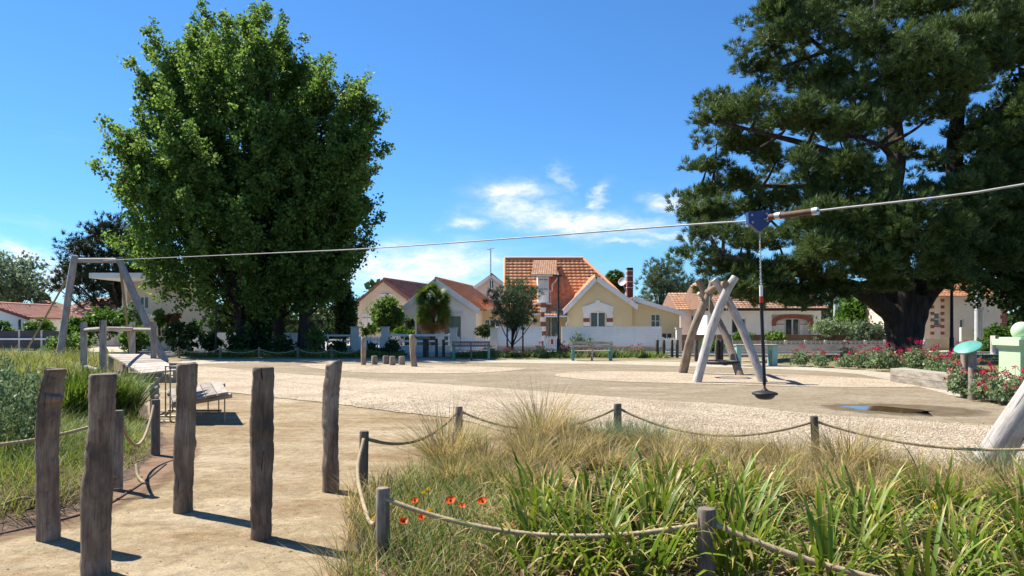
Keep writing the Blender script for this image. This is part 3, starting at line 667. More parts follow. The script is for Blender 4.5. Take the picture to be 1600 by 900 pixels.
rope('rope sagging from the slim post towards the straw grass tuft', catenary((p567[0]+.04,6.66,.57), (p717[0]-.04,9.46,.46), 0.17), 0.016, 'oldrope')
rope('long pale rope draped in front of the poppies and strappy leaves', catenary((p598[0]+.03,4.73,.48), (p1104[0]-.05,4.21,.46), 0.14), 0.0145)
rope('thick rope running off the bottom edge at the right', catenary((p1104[0]+.05,4.18,.465), (3.4,3.1,.50), 0.22), 0.016)
rope('rope between the two middle back posts of the grassy bed', catenary((p717[0]+.05,9.5,.475), (p965[0]-.05,9.8,.475), 0.24), 0.015, 'oldrope')
rope('rope sagging left of the leaning post at the bed back', catenary((p965[0]+.05,9.8,.475), (p1273[0]-.07,8.5,.475), 0.24), 0.015, 'oldrope')
rope('rope sagging in front of the big grey leaning pole', catenary((p1273[0]+.02,8.5,.48), (6.35,7.1,.60), 0.26), 0.016)
# left bed
rope_post(X(183,7.08), 7.08, 0.78, 'rope post behind the two left tall log posts', 0.05, (0.01,0), seed=31)
rope_post(X(243,9.0), 9.0, 0.69, 'rope post at the corner of the left bed before the little stile', 0.052, seed=32)
rope('pale rope slanting across the left meadow grass', catenary((X(-60,6.3),6.3,.55), (X(180,7.05),7.05,.70), 0.05), 0.015)
rope('rope hanging in a deep curve at the corner of the left bed', catenary((X(188,7.1),7.1,.70), (X(240,8.95),8.95,.62), 0.36), 0.015)
rope('loose dark rope end curling on the path edge', spline([(X(213,7.75),7.75,.13), (X(215,7.6),7.6,.05), (X(223,7.4),7.4,.025), (X(229,7.35),7.35,.02)], 8), 0.016, 'oldrope')
rope('loose rope lying low in the left meadow edge', spline([(X(-30,6.0),6.0,.05), (X(30,6.1),6.1,.16), (X(60,6.3),6.3,.09)], 8), 0.014, 'oldrope')
# far rope fence before the garden strip
fx = [(294,36.3), (357,36.2), (416,36.1), (475,36.0), (526,35.9)]
flab = ['far rope post nearest the wooden deck', 'far rope post left of the ivy covered trunk', 'far rope post right below the ivy covered trunk', 'far rope post right of the ivy covered trunk', 'far rope post rightmost of the shaded row']
for i, ((a, d), lb) in enumerate(zip(fx, flab)):
    rope_post(X(a,d), d-1.0, 0.55, lb, 0.055, seed=40+i, group='far rope fence posts')
fr = [(-16.6,35.4)]+[(X(a,d), d-1.0) for a, d in fx]+[(-7.2,34.9)]
for i in range(len(fr)-1):
    rope('sagging far rope of the shaded garden strip, span %s' % ['beside the deck', 'left of the ivy trunk', 'before the ivy trunk', 'right of the ivy trunk', 'before the dark cypress', 'at the right end'][i],
         catenary((*fr[i], .47), (*fr[i+1], .47), 0.2, 10), 0.02, 'rope', False, 'far rope fence ropes')

# ================================================================== ZIP LINE
A = X(118,33.0); yb = 33.0
t = thing('zip_line_tower', 'grey log A-frame of the zip line start behind the wooden deck', 'play tower', (X(180,yb), yb, 0))
MB().tube(spline([(X(88,yb),yb+.2,-0.1), (X(103,yb),yb+.1,Z(475,yb)), (X(117,yb),yb,Z(399,yb))], 6), [.19,.17,.15,.15,.15,.15,.15,.15,.15,.15,.15,.145,.14], 12, True, .04, 3).build('leg', 'greylog', t)
MB().tube(spline([(X(262,yb),yb-.2,-0.1), (X(223,yb),yb-.1,Z(487,yb)), (X(185,yb),yb,Z(403,yb))], 6), [.18,.17,.15,.15,.15,.15,.15,.15,.15,.15,.15,.145,.14], 12, True, .04, 4).build('leg', 'greylog', t)
MB().tube([(X(116,yb),yb-.02,Z(407,yb)), (X(187,yb),yb-.02,Z(407,yb))], .11, 10, True, .03, 5).build('crossbar', 'greylog', t)
MB().tube([(X(117,yb),yb+.05,Z(412,yb)), (X(56,38),37.0,0.0)], .045, 6).build('stay', 'rod', t)
MB().tube([(X(186,yb),yb+.05,Z(409,yb)), (X(188,36),37.0,0.0)], .06, 6).build('stay', 'rod', t)
# the steel cable over the whole playground
cab = [(185,405,33.0), (400,396.5,None), (582,388,None), (820,371,None), (1065,352,None), (1168,345.5,None), (1187,343.5,9.0), (1272,330,None), (1600,288,None)]
ca = Vector((X(160,33.0), 33.0, 0)); cb = Vector((X(1187,9.0), 9.0, 0)); dirc = cb-ca
def depth_on(px):
    u = (px-800)/F; tt = (u*ca.y-ca.x)/(dirc.x-u*dirc.y); return (ca+dirc*tt).y
cpts = [(ca.x, 33.0, Z(407,33.0))]+[q(a, b, depth_on(a)) for a, b, _ in cab[1:]]+[(5.75,6.05,3.25)]
MB().tube(spline(cpts, 5), 0.012, 6).build('zip_line_cable', 'cable', base=(cb.x, 9.0, 2.9), label='long steel zip line cable spanning the playground from the far frame', category='cable')
# near tower: one leg seen at the right edge
t = thing('zip_line_tower', 'big pale grey leaning log of the near zip line tower at the right edge', 'play tower', (5.25,8.1,0))
lp = spline([(5.20,8.22,-0.15), (5.30,7.85,.45), (5.50,7.42,1.25), (6.05,6.1,3.8)], 8)
MB().tube(lp, list(np.linspace(.172,.14,len(lp))), 20, True, .03, 8).build('leg', 'greylog', t)
lp = spline([(7.3,5.2,-0.15), (6.9,5.5,1.2), (6.1,5.9,3.8)], 8)
MB().tube(lp, list(np.linspace(.20,.15,len(lp))), 16, True, .03, 9).build('leg', 'greylog', t)
MB().tube([(5.3,6.55,3.3), (6.6,5.5,3.3)], .10, 12, True, .03, 10).build('crossbar', 'greylog', t)
# trolley with its seat
d = 9.0
t = thing('zip_line_trolley', 'blue zip line trolley with hanging chain, black rod and round seat', 'zip seat', (X(1195,d), d, Z(622,d)))
pl = [q(a, b, d-.05) for a, b in [(1169,331), (1204,328), (1205,347), (1189,361), (1185,361), (1170,348)]]
pt = MB().prism(pl, (0,.1,0)).build('trolley_plate', 'blue', t)
for a, b in [(1175,336), (1198,334), (1176,347), (1199,345)]:
    MB().lathe(q(a, b, d-.05), [(.016,-.012), (.016,.004), (.010,.012)], 8, (0,-1,0)).build('bolt', 'steel', pt)
MB().tube([q(1202,339.5,depth_on(1202)), q(1274,329.8,depth_on(1272))], [.040,.036], 12, True, .05, 4).build('spring_sleeve', 'rust', t)
for a, b in [(1212,338), (1270,330.5)]:
    c0 = Vector(q(a, b, depth_on(a))); c1 = Vector(q(a+8, b-1.1, depth_on(a+8))); MB().tube([c0, c1], .045, 12).build('collar', 'steel', t)
ch = MB(); n = 34
for i in range(n):
    f = i/n; c = Vector(q(1187+2.0*f, 361+86*f, d)); rot = i % 2
    ring = []
    for k in range(9):
        a = 2*math.pi*k/8; u = math.cos(a)*.010; v = math.sin(a)*.015
        ring.append(c+(Vector((u, 0, v)) if rot else Vector((0, u, v))))
    ch.tube(ring, .0035, 5, False)
ch.build('chain', 'steel', t)
MB().tube([q(1189,446,d), q(1189.5,472,d)], .021, 12).build('sleeve', 'whiteplastic', t)
MB().tube([q(1189.5,463,d), q(1189.6,473,d)], .024, 12).build('red_band', 'red', t)
MB().tube([q(1189.5,473,d), q(1194.5,601,d)], .0215, 12).build('rod', 'black', t)
MB().tube([q(1194.3,597,d), q(1194.7,608,d)], .0155, 10).build('red_band', 'red', t)
MB().lathe((X(1195,d), d, Z(616,d)), [(.02,.075), (.03,.06), (.05,.046), (.10,.035), (.148,.02), (.155,.008), (.150,-.004), (.125,-.010), (.115,-.028), (.095,-.048), (.06,-.062), (.02,-.066)], 28).build('seat_disc', 'black', t)

# ================================================================== DECK AND PLANK PLATFORMS
t = thing('zip_line_deck', 'bleached plank deck with square posts and rails where the zip line starts', 'deck', gp(225,584))
bl, br, fl, frr = Vector(q(168,553,25.0)), Vector(q(236,553,25.0)), Vector(q(222,583,20.4)), Vector(q(280,577,20.4))
npl = 9
for i in range(npl):
    a0, a1 = i/npl+.004, (i+1)/npl-.006
    l0, l1 = fl.lerp(bl, a0), fl.lerp(bl, a1); r0, r1 = frr.lerp(br, a0), frr.lerp(br, a1)
    dz = Vector((0,0,-.05)); mb = MB(); mb.hexa([l0+dz, r0+dz, r1+dz, l1+dz], [l0, r0, r1, l1]); mb.uv[:] = [[(mb.v[k][1]*.9+mb.v[k][2], mb.v[k][0]) for k in f] for f in mb.f]
    mb.build('plank', 'deck', t)
for a, b in ((.03,.05), (.5,.5), (.97,.95)):
    for s in (0.06, 0.94):
        p = fl.lerp(bl, a).lerp(frr.lerp(br, a), s); MB().bx(p.x-.06, p.x+.06, p.y-.06, p.y+.06, -.05, p.z-.055).build('support', 'deck', t)
pp = []
for (a, d_, top, bot) in [(131,22.3,506,566), (161,21.0,503,572), (207,25.6,505,553), (240,23.6,505,557)]:
    x = X(a, d_); z1 = Z(top, d_); MB().box((x, d_, z1/2), (.155, .155, z1+.1), .3).build('post', 'deck', t); pp.append(Vector((x, d_, z1)))
for i, dz in ((0,.20), (1,.20), (2,.22)):
    MB().tube([pp[i]-Vector((0,0,dz)), pp[i+1]-Vector((0,0,dz))], .065, 10, True, .04, i).build('rail', 'deck', t)
MB().tube([pp[0]+Vector((.1,-.1,.1-pp[0].z+.25)), pp[1]+Vector((-.1,-.1,.1-pp[1].z+.22))], .06, 8, True, .03).build('rail', 'deck', t)
# tilted plank platform
t = thing('plank_platform', 'tilted bleached plank platform on thin rods casting a barred shadow', 'play platform', gp(335,650))
f0, f1 = Vector(q(270,628,11.9)), Vector(q(357,612,11.9)); b0, b1 = Vector(q(262,608,13.7)), Vector(q(345,594,13.7))
for i in range(5):
    a0, a1 = i/5+.006, (i+1)/5-.012
    c = [f0.lerp(f1, a0), f0.lerp(f1, a1), b0.lerp(b1, a1), b0.lerp(b1, a0)]; dz = Vector((0,0,-.04))
    mb = MB().hexa([p+dz for p in c], c); mb.uv[:] = [[(mb.v[k][0]+mb.v[k][2], mb.v[k][1]) for k in f] for f in mb.f]; mb.build('plank', 'deck', t)
for p0, p1 in ((f0.lerp(b0,.08), f1.lerp(b1,.08)), (f0.lerp(b0,.92), f1.lerp(b1,.92))):
    MB().tube([p0+Vector((0,0,-.08)), p1+Vector((.06,0,-.08))], .04, 8).build('crossbeam', 'deck', t)
for a, s in ((.95,.12), (.75,.9), (.95,.9), (.08,.12), (.08,.9)):
    p = f0.lerp(f1, a).lerp(b0.lerp(b1, a), s); MB().tube([(p.x, p.y, 0), (p.x, p.y, p.z-.09)], .012, 8).build('rod', 'rod', t)
p0 = f0.lerp(b0,.9); p1 = f1.lerp(b1,.9); MB().tube([(p0.x,p0.y,.03), (p1.x,p1.y,.03)], .02, 8).build('ground_bar', 'rod', t)
# small raised step board
t = thing('step_board', 'small raised plank step on two thin tall rods beside the deck edge', 'play platform', gp(262,655))
for i in range(2):
    y0 = 12.0+.42*i; xa, xb = X(264,y0), X(291,y0); z0 = .93+.03*i
    MB().bx(xa, xb, y0, y0+.38, z0-.045, z0).build('plank', 'deck', t)
for a, y0 in ((258.7,12.75), (266,12.05)):
    MB().tube([(X(a,y0),y0,0), (X(a,y0),y0,.90)], .013, 8).build('rod', 'rod', t)
MB().tube([(X(258.7,12.75),12.75,.89), (X(291,12.7),12.7,.89)], .013, 8).build('rod', 'rod', t)
for y0 in (12.05, 12.75):
    MB().tube([(X(250,y0),y0,.02), (X(285,y0),y0,.02)], .016, 8).build('ground_bar', 'rod', t)
t = thing('stile', 'little wooden stile of two slim posts and pale rungs by the left bed', 'stile', gp(241,648))
for a, yy, tp in ((238,13.0,599), (245,13.6,590)): MB().tube([(X(a,yy),yy,-.05), (X(a,yy),yy,Z(tp,yy))], .04, 10, True, .03).build('post', 'deck', t)
for zz in (.28, .44): MB().tube([(X(235.5,12.95),12.95,zz), (X(248,13.65),13.65,zz+.02)], .03, 8).build('rung', 'deck', t)

# ================================================================== BASKET SWING
t = thing('basket_swing', 'rustic log swing of two crossed pole pairs with a black basket seat', 'swing', (X(1130,22.2), 22.2, 0))
def sw(label_mat, pts, r0, r1, seed):
    lp = spline(pts, 7); MB().tube(lp, list(np.linspace(r0, r1, len(lp))), 14, True, .05, seed).build('pole', label_mat, t)
fd = 20.7; bd = 24.2
sw('greylog', [(*gp(1087,598)[:2],-.1), q(1110,520,fd-.05), q(1134,458,fd-.1), q(1149,433,fd-.1)], .135, .115, 1)
sw('greylog', [(*gp(1195,598)[:2],-.1), q(1160,515,fd+.15), q(1130,457,fd+.25), q(1115,437,fd+.25)], .125, .10, 2)
sw('browlog', [(*gp(1066,583)[:2],-.1), q(1079,530,bd-.05), q(1096,484,bd-.1), q(1108,460,bd-.15), q(1115,438,bd-.15)], .15, .11, 3)
sw('browlog', [(*gp(1158,587)[:2],-.1), q(1134,525,bd), q(1110,478,bd+.25), q(1100,455,bd+.25), q(1090,437,bd+.25)], .125, .10, 4)
sw('greylog', [q(1091,458,bd-.1), q(1100,468,bd+.02), q(1108,476,bd+.05)], .06, .07, 7)
sw('browlog', [q(1103,457,bd+.6), q(1113,452,bd-1.6), q(1124,446,fd+1.2), q(1134,444,fd-.35)], .095, .095, 6)
bc = Vector((X(1128,22.3), 22.3, Z(566,22.3)))
ring = [bc+Vector((.48*math.cos(a), .48*math.sin(a), 0)) for a in np.linspace(0, 2*math.pi, 33)]
bk = MB().tube(ring, .055, 10, False).build('basket_ring', 'black', t)
net = MB()
for k in range(-4, 5):
    o = k*.105; h = math.sqrt(max(.001, .47**2-o*o))
    net.tube([bc+Vector((o,-h,0)), bc+Vector((o,0,-.07)), bc+Vector((o,h,0))], .009, 5, False)
    net.tube([bc+Vector((-h,o,0)), bc+Vector((0,o,-.075)), bc+Vector((h,o,0))], .009, 5, False)
net.build('basket_net', 'black', bk)
for sx, sy in ((-.34,-.34), (.34,-.34), (-.34,.34), (.34,.34)):
    topp = Vector(q(1109,455,bd-.6)) if sy > 0 else Vector(q(1128,447,fd+.6))
    MB().tube([bc+Vector((sx,sy,.03)), topp], .008, 5).build('suspension_rope', 'steel', t)

# ================================================================== BENCHES, BOLLARDS, STUMPS, LAMPS, SIGN, PILLAR
def bench(label, x0, x1, y, face, grp='park benches', pale=False):
    t = thing('park_bench', label, 'bench', ((x0+x1)/2, y, 0), grp); w = 'beam' if pale else 'darkslat'
    s = face     # +1: backrest at the far side, -1: backrest at the camera side
    for xx in (x0+.06, x1-.06):
        mb = MB(); mb.bx(xx-.05, xx+.05, y-.25, y-.17, 0, .62); mb.bx(xx-.05, xx+.05, y+.17, y+.25, 0, .86 if s > 0 else .62) if s > 0 else mb.bx(xx-.05, xx+.05, y+.17, y+.25, 0, .62)
        mb.bx(xx-.045, xx+.045, y-.165, y+.165, .34, .40)
        if s < 0: mb.bx(xx-.052, xx+.052, y-.252, y-.168, .622, .88)
        mb.build('bench_end', 'benchgreen', t)
    for k in range(4):
        yy = y-.19+k*.125; MB().bx(x0, x1, yy-.05, yy+.05, .432, .468).build('slat', w, t)
    yb_ = y+.28*s
    for k in range(2): MB().bx(x0, x1, yb_-.018, yb_+.018, .62+k*.14, .73+k*.14).build('slat', w, t)
    MB().bx((x0+x1)/2-.03, (x0+x1)/2+.03, yb_-.06, yb_-.02, .03, .84).build('back_support', w, t)
    MB().bx((x0+x1)/2-.03, (x0+x1)/2+.03, y-.2, y+.2, .02, .425).build('leg', w, t)
    return t
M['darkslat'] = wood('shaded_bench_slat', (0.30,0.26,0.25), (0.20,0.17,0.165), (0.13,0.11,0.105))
bench('turquoise and wood bench before the white picket fence, in tree shade', X(707,33.6), X(766,33.6), 33.6, -1)
bench('turquoise and wood bench below the white panel fence', X(893,33.0), X(956,33.0), 33.0, -1, pale=True)
# picnic bench right of the swing
t = thing('picnic_table', 'turquoise legged table with sunlit pale top behind the basket swing', 'table', (X(1180,28.8), 28.8, 0))
for k in range(4): MB().bx(X(1146,28.8), X(1213,28.8), 28.45+k*.2, 28.45+k*.2+.185, .80, .845).build('plank', 'deck', t)
for a in (1151, 1207):
    mb = MB(); x = X(a,28.8); mb.bx(x-.09, x+.09, 28.5, 28.62, 0, .795); mb.bx(x-.09, x+.09, 29.0, 29.12, 0, .795); mb.bx(x-.08, x+.08, 28.625, 28.995, .62, .78); mb.build('leg', 'turqdull', t)
MB().bx(X(1150,28.8), X(1208,28.8), 28.72, 28.86, .35, .40).build('brace', 'deck', t)
def bollard(a, d_, top, label, r=.06, mat='darkwood', grp=None):
    h = Z(top, d_); x = X(a, d_); MB().tube([(x,d_,-.1), (x,d_,h*.5), (x,d_,h-.02), (x,d_,h)], [r,r,r*.97,r*.8], 10, True, .03, int(a)).build('bollard', mat, base=(x,d_,0), label=label, category='bollard', group=grp)
for a, lb in ((663,'dark wooden bollard just right of the leaning play post'), (667.5,'dark wooden bollard second from the leaning play post'), (682,'dark wooden bollard left of the turquoise shaded bench, middle'), (693,'dark wooden bollard nearest the turquoise shaded bench')):
    bollard(a, 36.6, 529+random.uniform(-1,2), lb, .075, grp='dark bollards left of the bench')
for i, (a, lb) in enumerate(((1027,'leftmost dark bollard before the white picket gate'), (1037,'dark bollard second from left before the white picket gate'), (1050,'dark bollard third from left before the white picket gate'), (1058,'dark bollard at the right of the white picket gate'), (1074,'dark bollard behind the brown swing pole'), (1088,'stout dark bollard inside the crossed swing poles, left'), (1121,'dark bollard inside the crossed swing poles, middle'), (1127,'dark bollard inside the crossed swing poles, right'))):
    bollard(a, 35.6 if i < 5 else 32.5, 531, lb, .075 if i < 5 else .09, grp='dark bollards by the picket gate')
log_post('play_post', 'tall slim wooden play post left of the stump row', [(568,571), (568,550), (568,527)], [.10,.10,.095], 29.4, 'browlog', None, 12, .04, 51, 'post', 4)
log_post('play_post', 'leaning forked wooden play post right of the stump row', [(648,574), (645,552), (644,523)], [.13,.11,.12], 28.2, 'browlog', None, 12, .05, 52, 'post', 4)
for a, tp, bs, lb in ((585,556,570,'leftmost low wood stump in the far gravel'), (603,556,569,'low wood stump, back one of the close pair'), (613,556.5,571,'low wood stump, front one of the close pair'), (628,556.5,570.5,'rightmost low wood stump in the far gravel')):
    g = gp(a, bs); d_ = g[1]; MB().tube([(g[0],d_,-.05), (g[0],d_,Z(tp,d_)-.02), (g[0],d_,Z(tp,d_))], [.125,.12,.11], 12, True, .05, int(a)).build('wood_stump', 'browlog', base=(g[0],d_,0), label=lb, category='stump', group='wood stumps')
# slender lamp post in front of the yellow house
d_ = 36.2; x = X(872.5,d_); t = thing('street_lamp', 'slender dark lamp post in front of the yellow gabled house', 'lamp', (x, d_, 0))
MB().tube([(x,d_,0), (x,d_,.9), (x,d_,.92), (x,d_,Z(431,d_))], [.085,.085,.055,.05], 10).build('pole', 'darkmetal', t)
MB().prism([(x-.30,d_-.1,Z(432,d_)), (x+.16,d_-.1,Z(432,d_)), (x+.16,d_-.1,Z(429.5,d_)), (x-.26,d_-.1,Z(429.5,d_))], (0,.2,0)).build('lamp_head', 'darkmetal', t)
d_ = 35.0; x = X(1487,d_); t = thing('street_lamp', 'dark brown lamp post right of the huge pine trunk', 'lamp', (x, d_, 0))
MB().tube([(x,d_,0), (x,d_,1), (x,d_,1.02), (x,d_,4.6)], [.10,.10,.075,.06], 10).build('pole', 'darkmetal', t)
MB().bx(x-.4, x+.15, d_-.1, d_+.1, 4.6, 4.68).build('lamp_head', 'darkmetal', t)
for a, d_, base_y, top, r, lb in ((337.5,37.3,None,478,.05,'thin dark post in the hedge left of the ivy covered trunk'), (189.5,60,None,470,.1,None)):
    if lb: MB().tube([(X(a,d_),d_,0), (X(a,d_),d_,Z(top,d_))], r, 8).build('thin_post', 'darkmetal', base=(X(a,d_),d_,0), label=lb, category='post')
for a, d_, top, lb, r in ((1528,43.5,300,'tall grey concrete utility pole before the right beige house', .19), (1306,62,452,'grey concrete utility pole left of the pine trunk', .22)):
    x = X(a,d_); t = thing('utility_pole', lb, 'pole', (x,d_,0)); h = Z(top,d_)
    MB().tube([(x,d_,-.1), (x,d_,h*.5), (x,d_,h)], [r,r*.85,r*.7], 12).build('shaft', 'pole', t)
    MB().box((x,d_-.12,h-.5), (1.4,.1,.12)).build('crossarm', 'pole', t)
    MB().tube([(x+r*1.1,d_-.1,0.1), (x+r*1.1,d_-.1,2.6)], .04, 6).build('conduit', 'whitepaint', t)
# lectern sign
g = gp(1510,624); d_ = g[1]
t = thing('lectern_sign', 'round turquoise sign board tilted on two dark wooden posts', 'sign', g)
for a, bs, tp in ((1507.5,622,552), (1519.5,625,546)):
    dd = gp(a,bs)[1]; MB().tube([(X(a,dd),dd,-.05), (X(a,dd),dd,Z(tp,dd)-.01), (X(a,dd),dd,Z(tp,dd))], [.085,.08,.075], 14, True, .03, int(a)).build('post', 'ropepost', t)
ax = Vector((-.42,-.24,.87)).normalized(); c = Vector(q(1512.5,543,d_-.02))
MB().lathe(c, [(.265,-.02), (.272,-.012), (.272,.012), (.265,.02)], 30, ax).build('sign_disc', 'turq', t)
# timber planter bench
t = thing('timber_bench', 'long low timber beam bench at the edge of the red flower bed', 'bench', gp(1440,606))
a = Vector((*gp(1391,597)[:2],0)); b = Vector((*gp(1481,611)[:2],0)); dirv = (b-a).normalized(); nv = Vector((-dirv.y, dirv.x, 0)); w_ = Vector((.62,.42,0))
for k in range(2):
    z0, z1 = .012+k*.19, .012+k*.19+.182
    P0 = [a, b, b+w_, a+w_]; mb = MB().hexa([p+Vector((0,0,z0)) for p in P0], [p+Vector((0,0,z1)) for p in P0]); mb.uv[:] = [[(mb.v[v][2]*1.3, mb.v[v][0]+mb.v[v][1]) for v in f] for f in mb.f]; mb.build('beam', 'beam', t)
# mint gate pillar with ball
d_ = 17.6; x = X(1602,d_); t = thing('gate_pillar', 'pale mint green gate pillar topped with a ball at the right edge', 'pillar', (x,d_,0))
hw = .44
MB().bx(x-hw+.06, x+hw-.06, d_-hw+.06, d_+hw-.06, -.05, Z(545,d_)).build('shaft', 'mint', t)
mb = MB(); z0 = Z(545,d_)+.002; mb.bx(x-hw+.02, x+hw-.02, d_-hw+.02, d_+hw-.02, z0, z0+.08); mb.bx(x-hw-.04, x+hw+.04, d_-hw-.04, d_+hw+.04, z0+.082, Z(530,d_)); mb.bx(x-hw+.06, x+hw-.06, d_-hw+.06, d_+hw-.06, Z(530,d_)+.002, Z(527,d_)); mb.build('cap', 'mint', t)
MB().bx(x-hw+.16, x+hw-.16, d_-hw+.045, d_-hw+.062, .25, Z(556,d_)).build('panel', 'mint', t)
xb = X(1590,d_); MB().lathe((xb+.1,d_,Z(517.5,d_)), [(.08,-.235), (.09,-.21)]+[(.225*math.cos(a), .225*math.sin(a)) for a in np.linspace(-1.15, 1.5, 14)], 28).build('ball_finial', 'mint', t)

# ================================================================== HOUSES
def tiles(o, u, v, nrm, rows, cols, lim=None, tw=None, h=.026):
    """clay tiles over a roof plane: o eave corner, u along the eave, v up the slope; lim(row fraction) -> (u0, u1). Every tile is its own island."""
    o, u, v, nrm = (np.array(a, float) for a in (o, u, v, nrm)); nrm = nrm/np.linalg.norm(nrm)
    V = []; Fq = []
    prof = [(0,0.0), (.28,.9), (.55,.55), (.8,.05), (1.02,.0)]
    for r_ in range(rows):
        for c_ in range(cols):
            fm = (r_+.5)/rows; um = (c_+.5)/cols
            if lim:
                a, b = lim(fm)
                if um < a or um > b: continue
            base = len(V); jx = random.uniform(-.03, .03)
            for fv, lift in ((r_-.12, h*1.05), (r_+1.0, .002)):
                for pu, ph in prof:
                    V.append(o+u*((c_+pu+jx)/cols)+v*(fv/rows)+nrm*(lift+ph*h*1.2+random.uniform(0, .006)))
            for k in range(4): Fq.append((base+k, base+k+1, base+6+k, base+5+k))
            # thick lower lip
            b2 = len(V)
            for pu, ph in prof: V.append(o+u*((c_+pu+jx)/cols)+v*((r_-.12)/rows)+nrm*(h*.1))
            for k in range(4): Fq.append((b2+k, b2+k+1, base+k+1, base+k))
    return np.array(V), np.array(Fq)
def roof_slope(parent, o, u, v, nrm, rows, cols, mat, lim=None, name='roof_tiles'):
    V, Fq = tiles(o, u, v, nrm, rows, cols, lim)
    return fast(name, V, Fq, mat, parent, smooth=False, kind='stuff')
def wall_front(mb, x0, x1, z0, z1, y, holes, depth=.16):
    xs = sorted({x0, x1, *[h[0] for h in holes], *[h[1] for h in holes]}); zs = sorted({z0, z1, *[h[2] for h in holes], *[h[3] for h in holes]})
    for i in range(len(xs)-1):
        for j in range(len(zs)-1):
            cx, cz = (xs[i]+xs[i+1])/2, (zs[j]+zs[j+1])/2
            if any(h[0] < cx < h[1] and h[2] < cz < h[3] for h in holes): continue
            mb.poly([(xs[i],y,zs[j]), (xs[i+1],y,zs[j]), (xs[i+1],y,zs[j+1]), (xs[i],y,zs[j+1])])
    for a, b, c, d in holes:
        for p, r_ in (((a,c),(a,d)), ((a,d),(b,d)), ((b,d),(b,c)), ((b,c),(a,c))):
            mb.poly([(p[0],y,p[1]), (r_[0],y,r_[1]), (r_[0],y+depth,r_[1]), (p[0],y+depth,p[1])])
def window(parent, x0, x1, z0, z1, y, cols=2, rows=1, fw=.06, mat='whitepaint', shutter=None, name='window'):
    """frame in the opening with its panes as sub-parts"""
    mb = MB(); yy0, yy1 = y+.10, y+.15
    mb.bx(x0, x0+fw, yy0, yy1, z0, z1); mb.bx(x1-fw, x1, yy0, yy1, z0, z1); mb.bx(x0+fw, x1-fw, yy0, yy1, z0, z0+fw); mb.bx(x0+fw, x1-fw, yy0, yy1, z1-fw, z1)
    for k in range(1, cols): xc = x0+(x1-x0)*k/cols; mb.bx(xc-fw*.5, xc+fw*.5, yy0+.002, yy1-.002, z0+fw, z1-fw)
    for k in range(1, rows): zc = z0+(z1-z0)*k/rows; mb.bx(x0+fw, x1-fw, yy0+.006, yy1-.006, zc-fw*.4, zc+fw*.4)
    w = mb.build(name, mat, parent)
    for k in range(cols):
        a = x0+(x1-x0)*k/cols; b = x0+(x1-x0)*(k+1)/cols; MB().bx(a+.02, b-.02, yy0+.018, yy0+.03, z0+.03, z1-.03).build('pane', 'glass', w)
    return w
def shutter(parent, x0, x1, z0, z1, y, mat, name='shutter'):
    mb = MB(); n = max(2, int((x1-x0)/.16))
    for k in range(n): a = x0+(x1-x0)*k/n; mb.bx(a+.004, a+(x1-x0)/n-.004, y-.045, y-.005, z0, z1)
    s_ = mb.build(name, mat, parent)
    for zz in (z0+(z1-z0)*.18, z0+(z1-z0)*.8): MB().bx(x0+.02, x1-.02, y-.062, y-.047, zz-.02, zz+.02).build('hinge', 'darkmetal', s_)
    return s_
def gable(parent, xl, xr, y, zl_, zr_, apx, apz, depth, bx_, wallmat, roofmat, trim='pvc', over=.35, holes=(), z0=-.05, trim_w=.22, tr=(22,14), back=True, under=.02, rname='roof'):
    """gabled volume whose gable faces the camera; bx_ is the sideways drift of the ridge over its depth"""
    mb = MB(); ze = min(zl_, zr_)
    wall_front(mb, xl, xr, z0, ze, y, [h for h in holes if h[3] < ze])
    def roofz(x):
        return zl_+(apz-zl_)*(x-xl)/(apx-xl) if x < apx else zr_+(apz-zr_)*(xr-x)/(xr-apx)
    top = [(xl,y,ze), (xr,y,ze)]
    if zr_ > ze+.001: top.append((xr,y,zr_))
    top.append((apx,y,apz))
    if zl_ > ze+.001: top.append((xl,y,zl_))
    mb.poly(top)
    yb_ = y+depth
    mb.poly([(xl,y,z0), (xl,y,zl_), (xl+bx_,yb_,zl_), (xl+bx_,yb_,z0)]); mb.poly([(xr,y,z0), (xr+bx_,yb_,z0), (xr+bx_,yb_,zr_), (xr,y,zr_)])
    mb.poly([(xl+bx_,yb_,z0), (xl+bx_,yb_,zl_), (apx+bx_,yb_,apz), (xr+bx_,yb_,zr_), (xr+bx_,yb_,z0)])
    wall = mb.build('wall', wallmat, parent)
    yo = y-over; dr = Vector((bx_, depth, 0)).normalized()
    rf = None
    for side, (xe, ze_) in enumerate(((xl, zl_), (xr, zr_))):
        A_ = Vector((apx, y, apz)); E = Vector((xe, y, ze_)); sl = (E-A_); E2 = A_+sl*(1+over/ sl.length*1.0)
        nrm = Vector((0,0,1)); nn = sl.cross(dr); nn = nn if nn.z > 0 else -nn; nn.normalize()
        f0 = A_-dr*over+nn*under; f1 = E2-dr*over+nn*under; tot = dr*(depth+2*over)
        m2 = MB().hexa([f0, f1, f1+tot, f0+tot], [p+nn*.07 for p in (f0, f1, f1+tot, f0+tot)]); rf_ = m2.build('roof', 'roofboard', parent)
        roof_slope(rf_, f1+nn*.075, tot, f0-f1, nn, tr[1], tr[0], roofmat)
        # barge board along the gable edge
        b0 = f0-dr*.045; b1 = f1-dr*.045; dn = Vector((0,0,-trim_w))
        MB().hexa([b0+dn, b1+dn, b1+dn+dr*.04, b0+dn+dr*.04], [b0+nn*.09, b1+nn*.09, b1+nn*.09+dr*.04, b0+nn*.09+dr*.04]).build('barge_board', trim, rf_)
    MB().tube([Vector((apx,y-over,apz+.12)), Vector((apx,y-over,apz+.12))+dr*(depth+2*over)], .11, 8).build('ridge_tile', roofmat, parent)
    return wall
M['roofboard'] = surf('roof_board', (0.22,0.13,0.09), (0.30,0.18,0.12), 3, 0.9, 0.2, 0.004, 30)

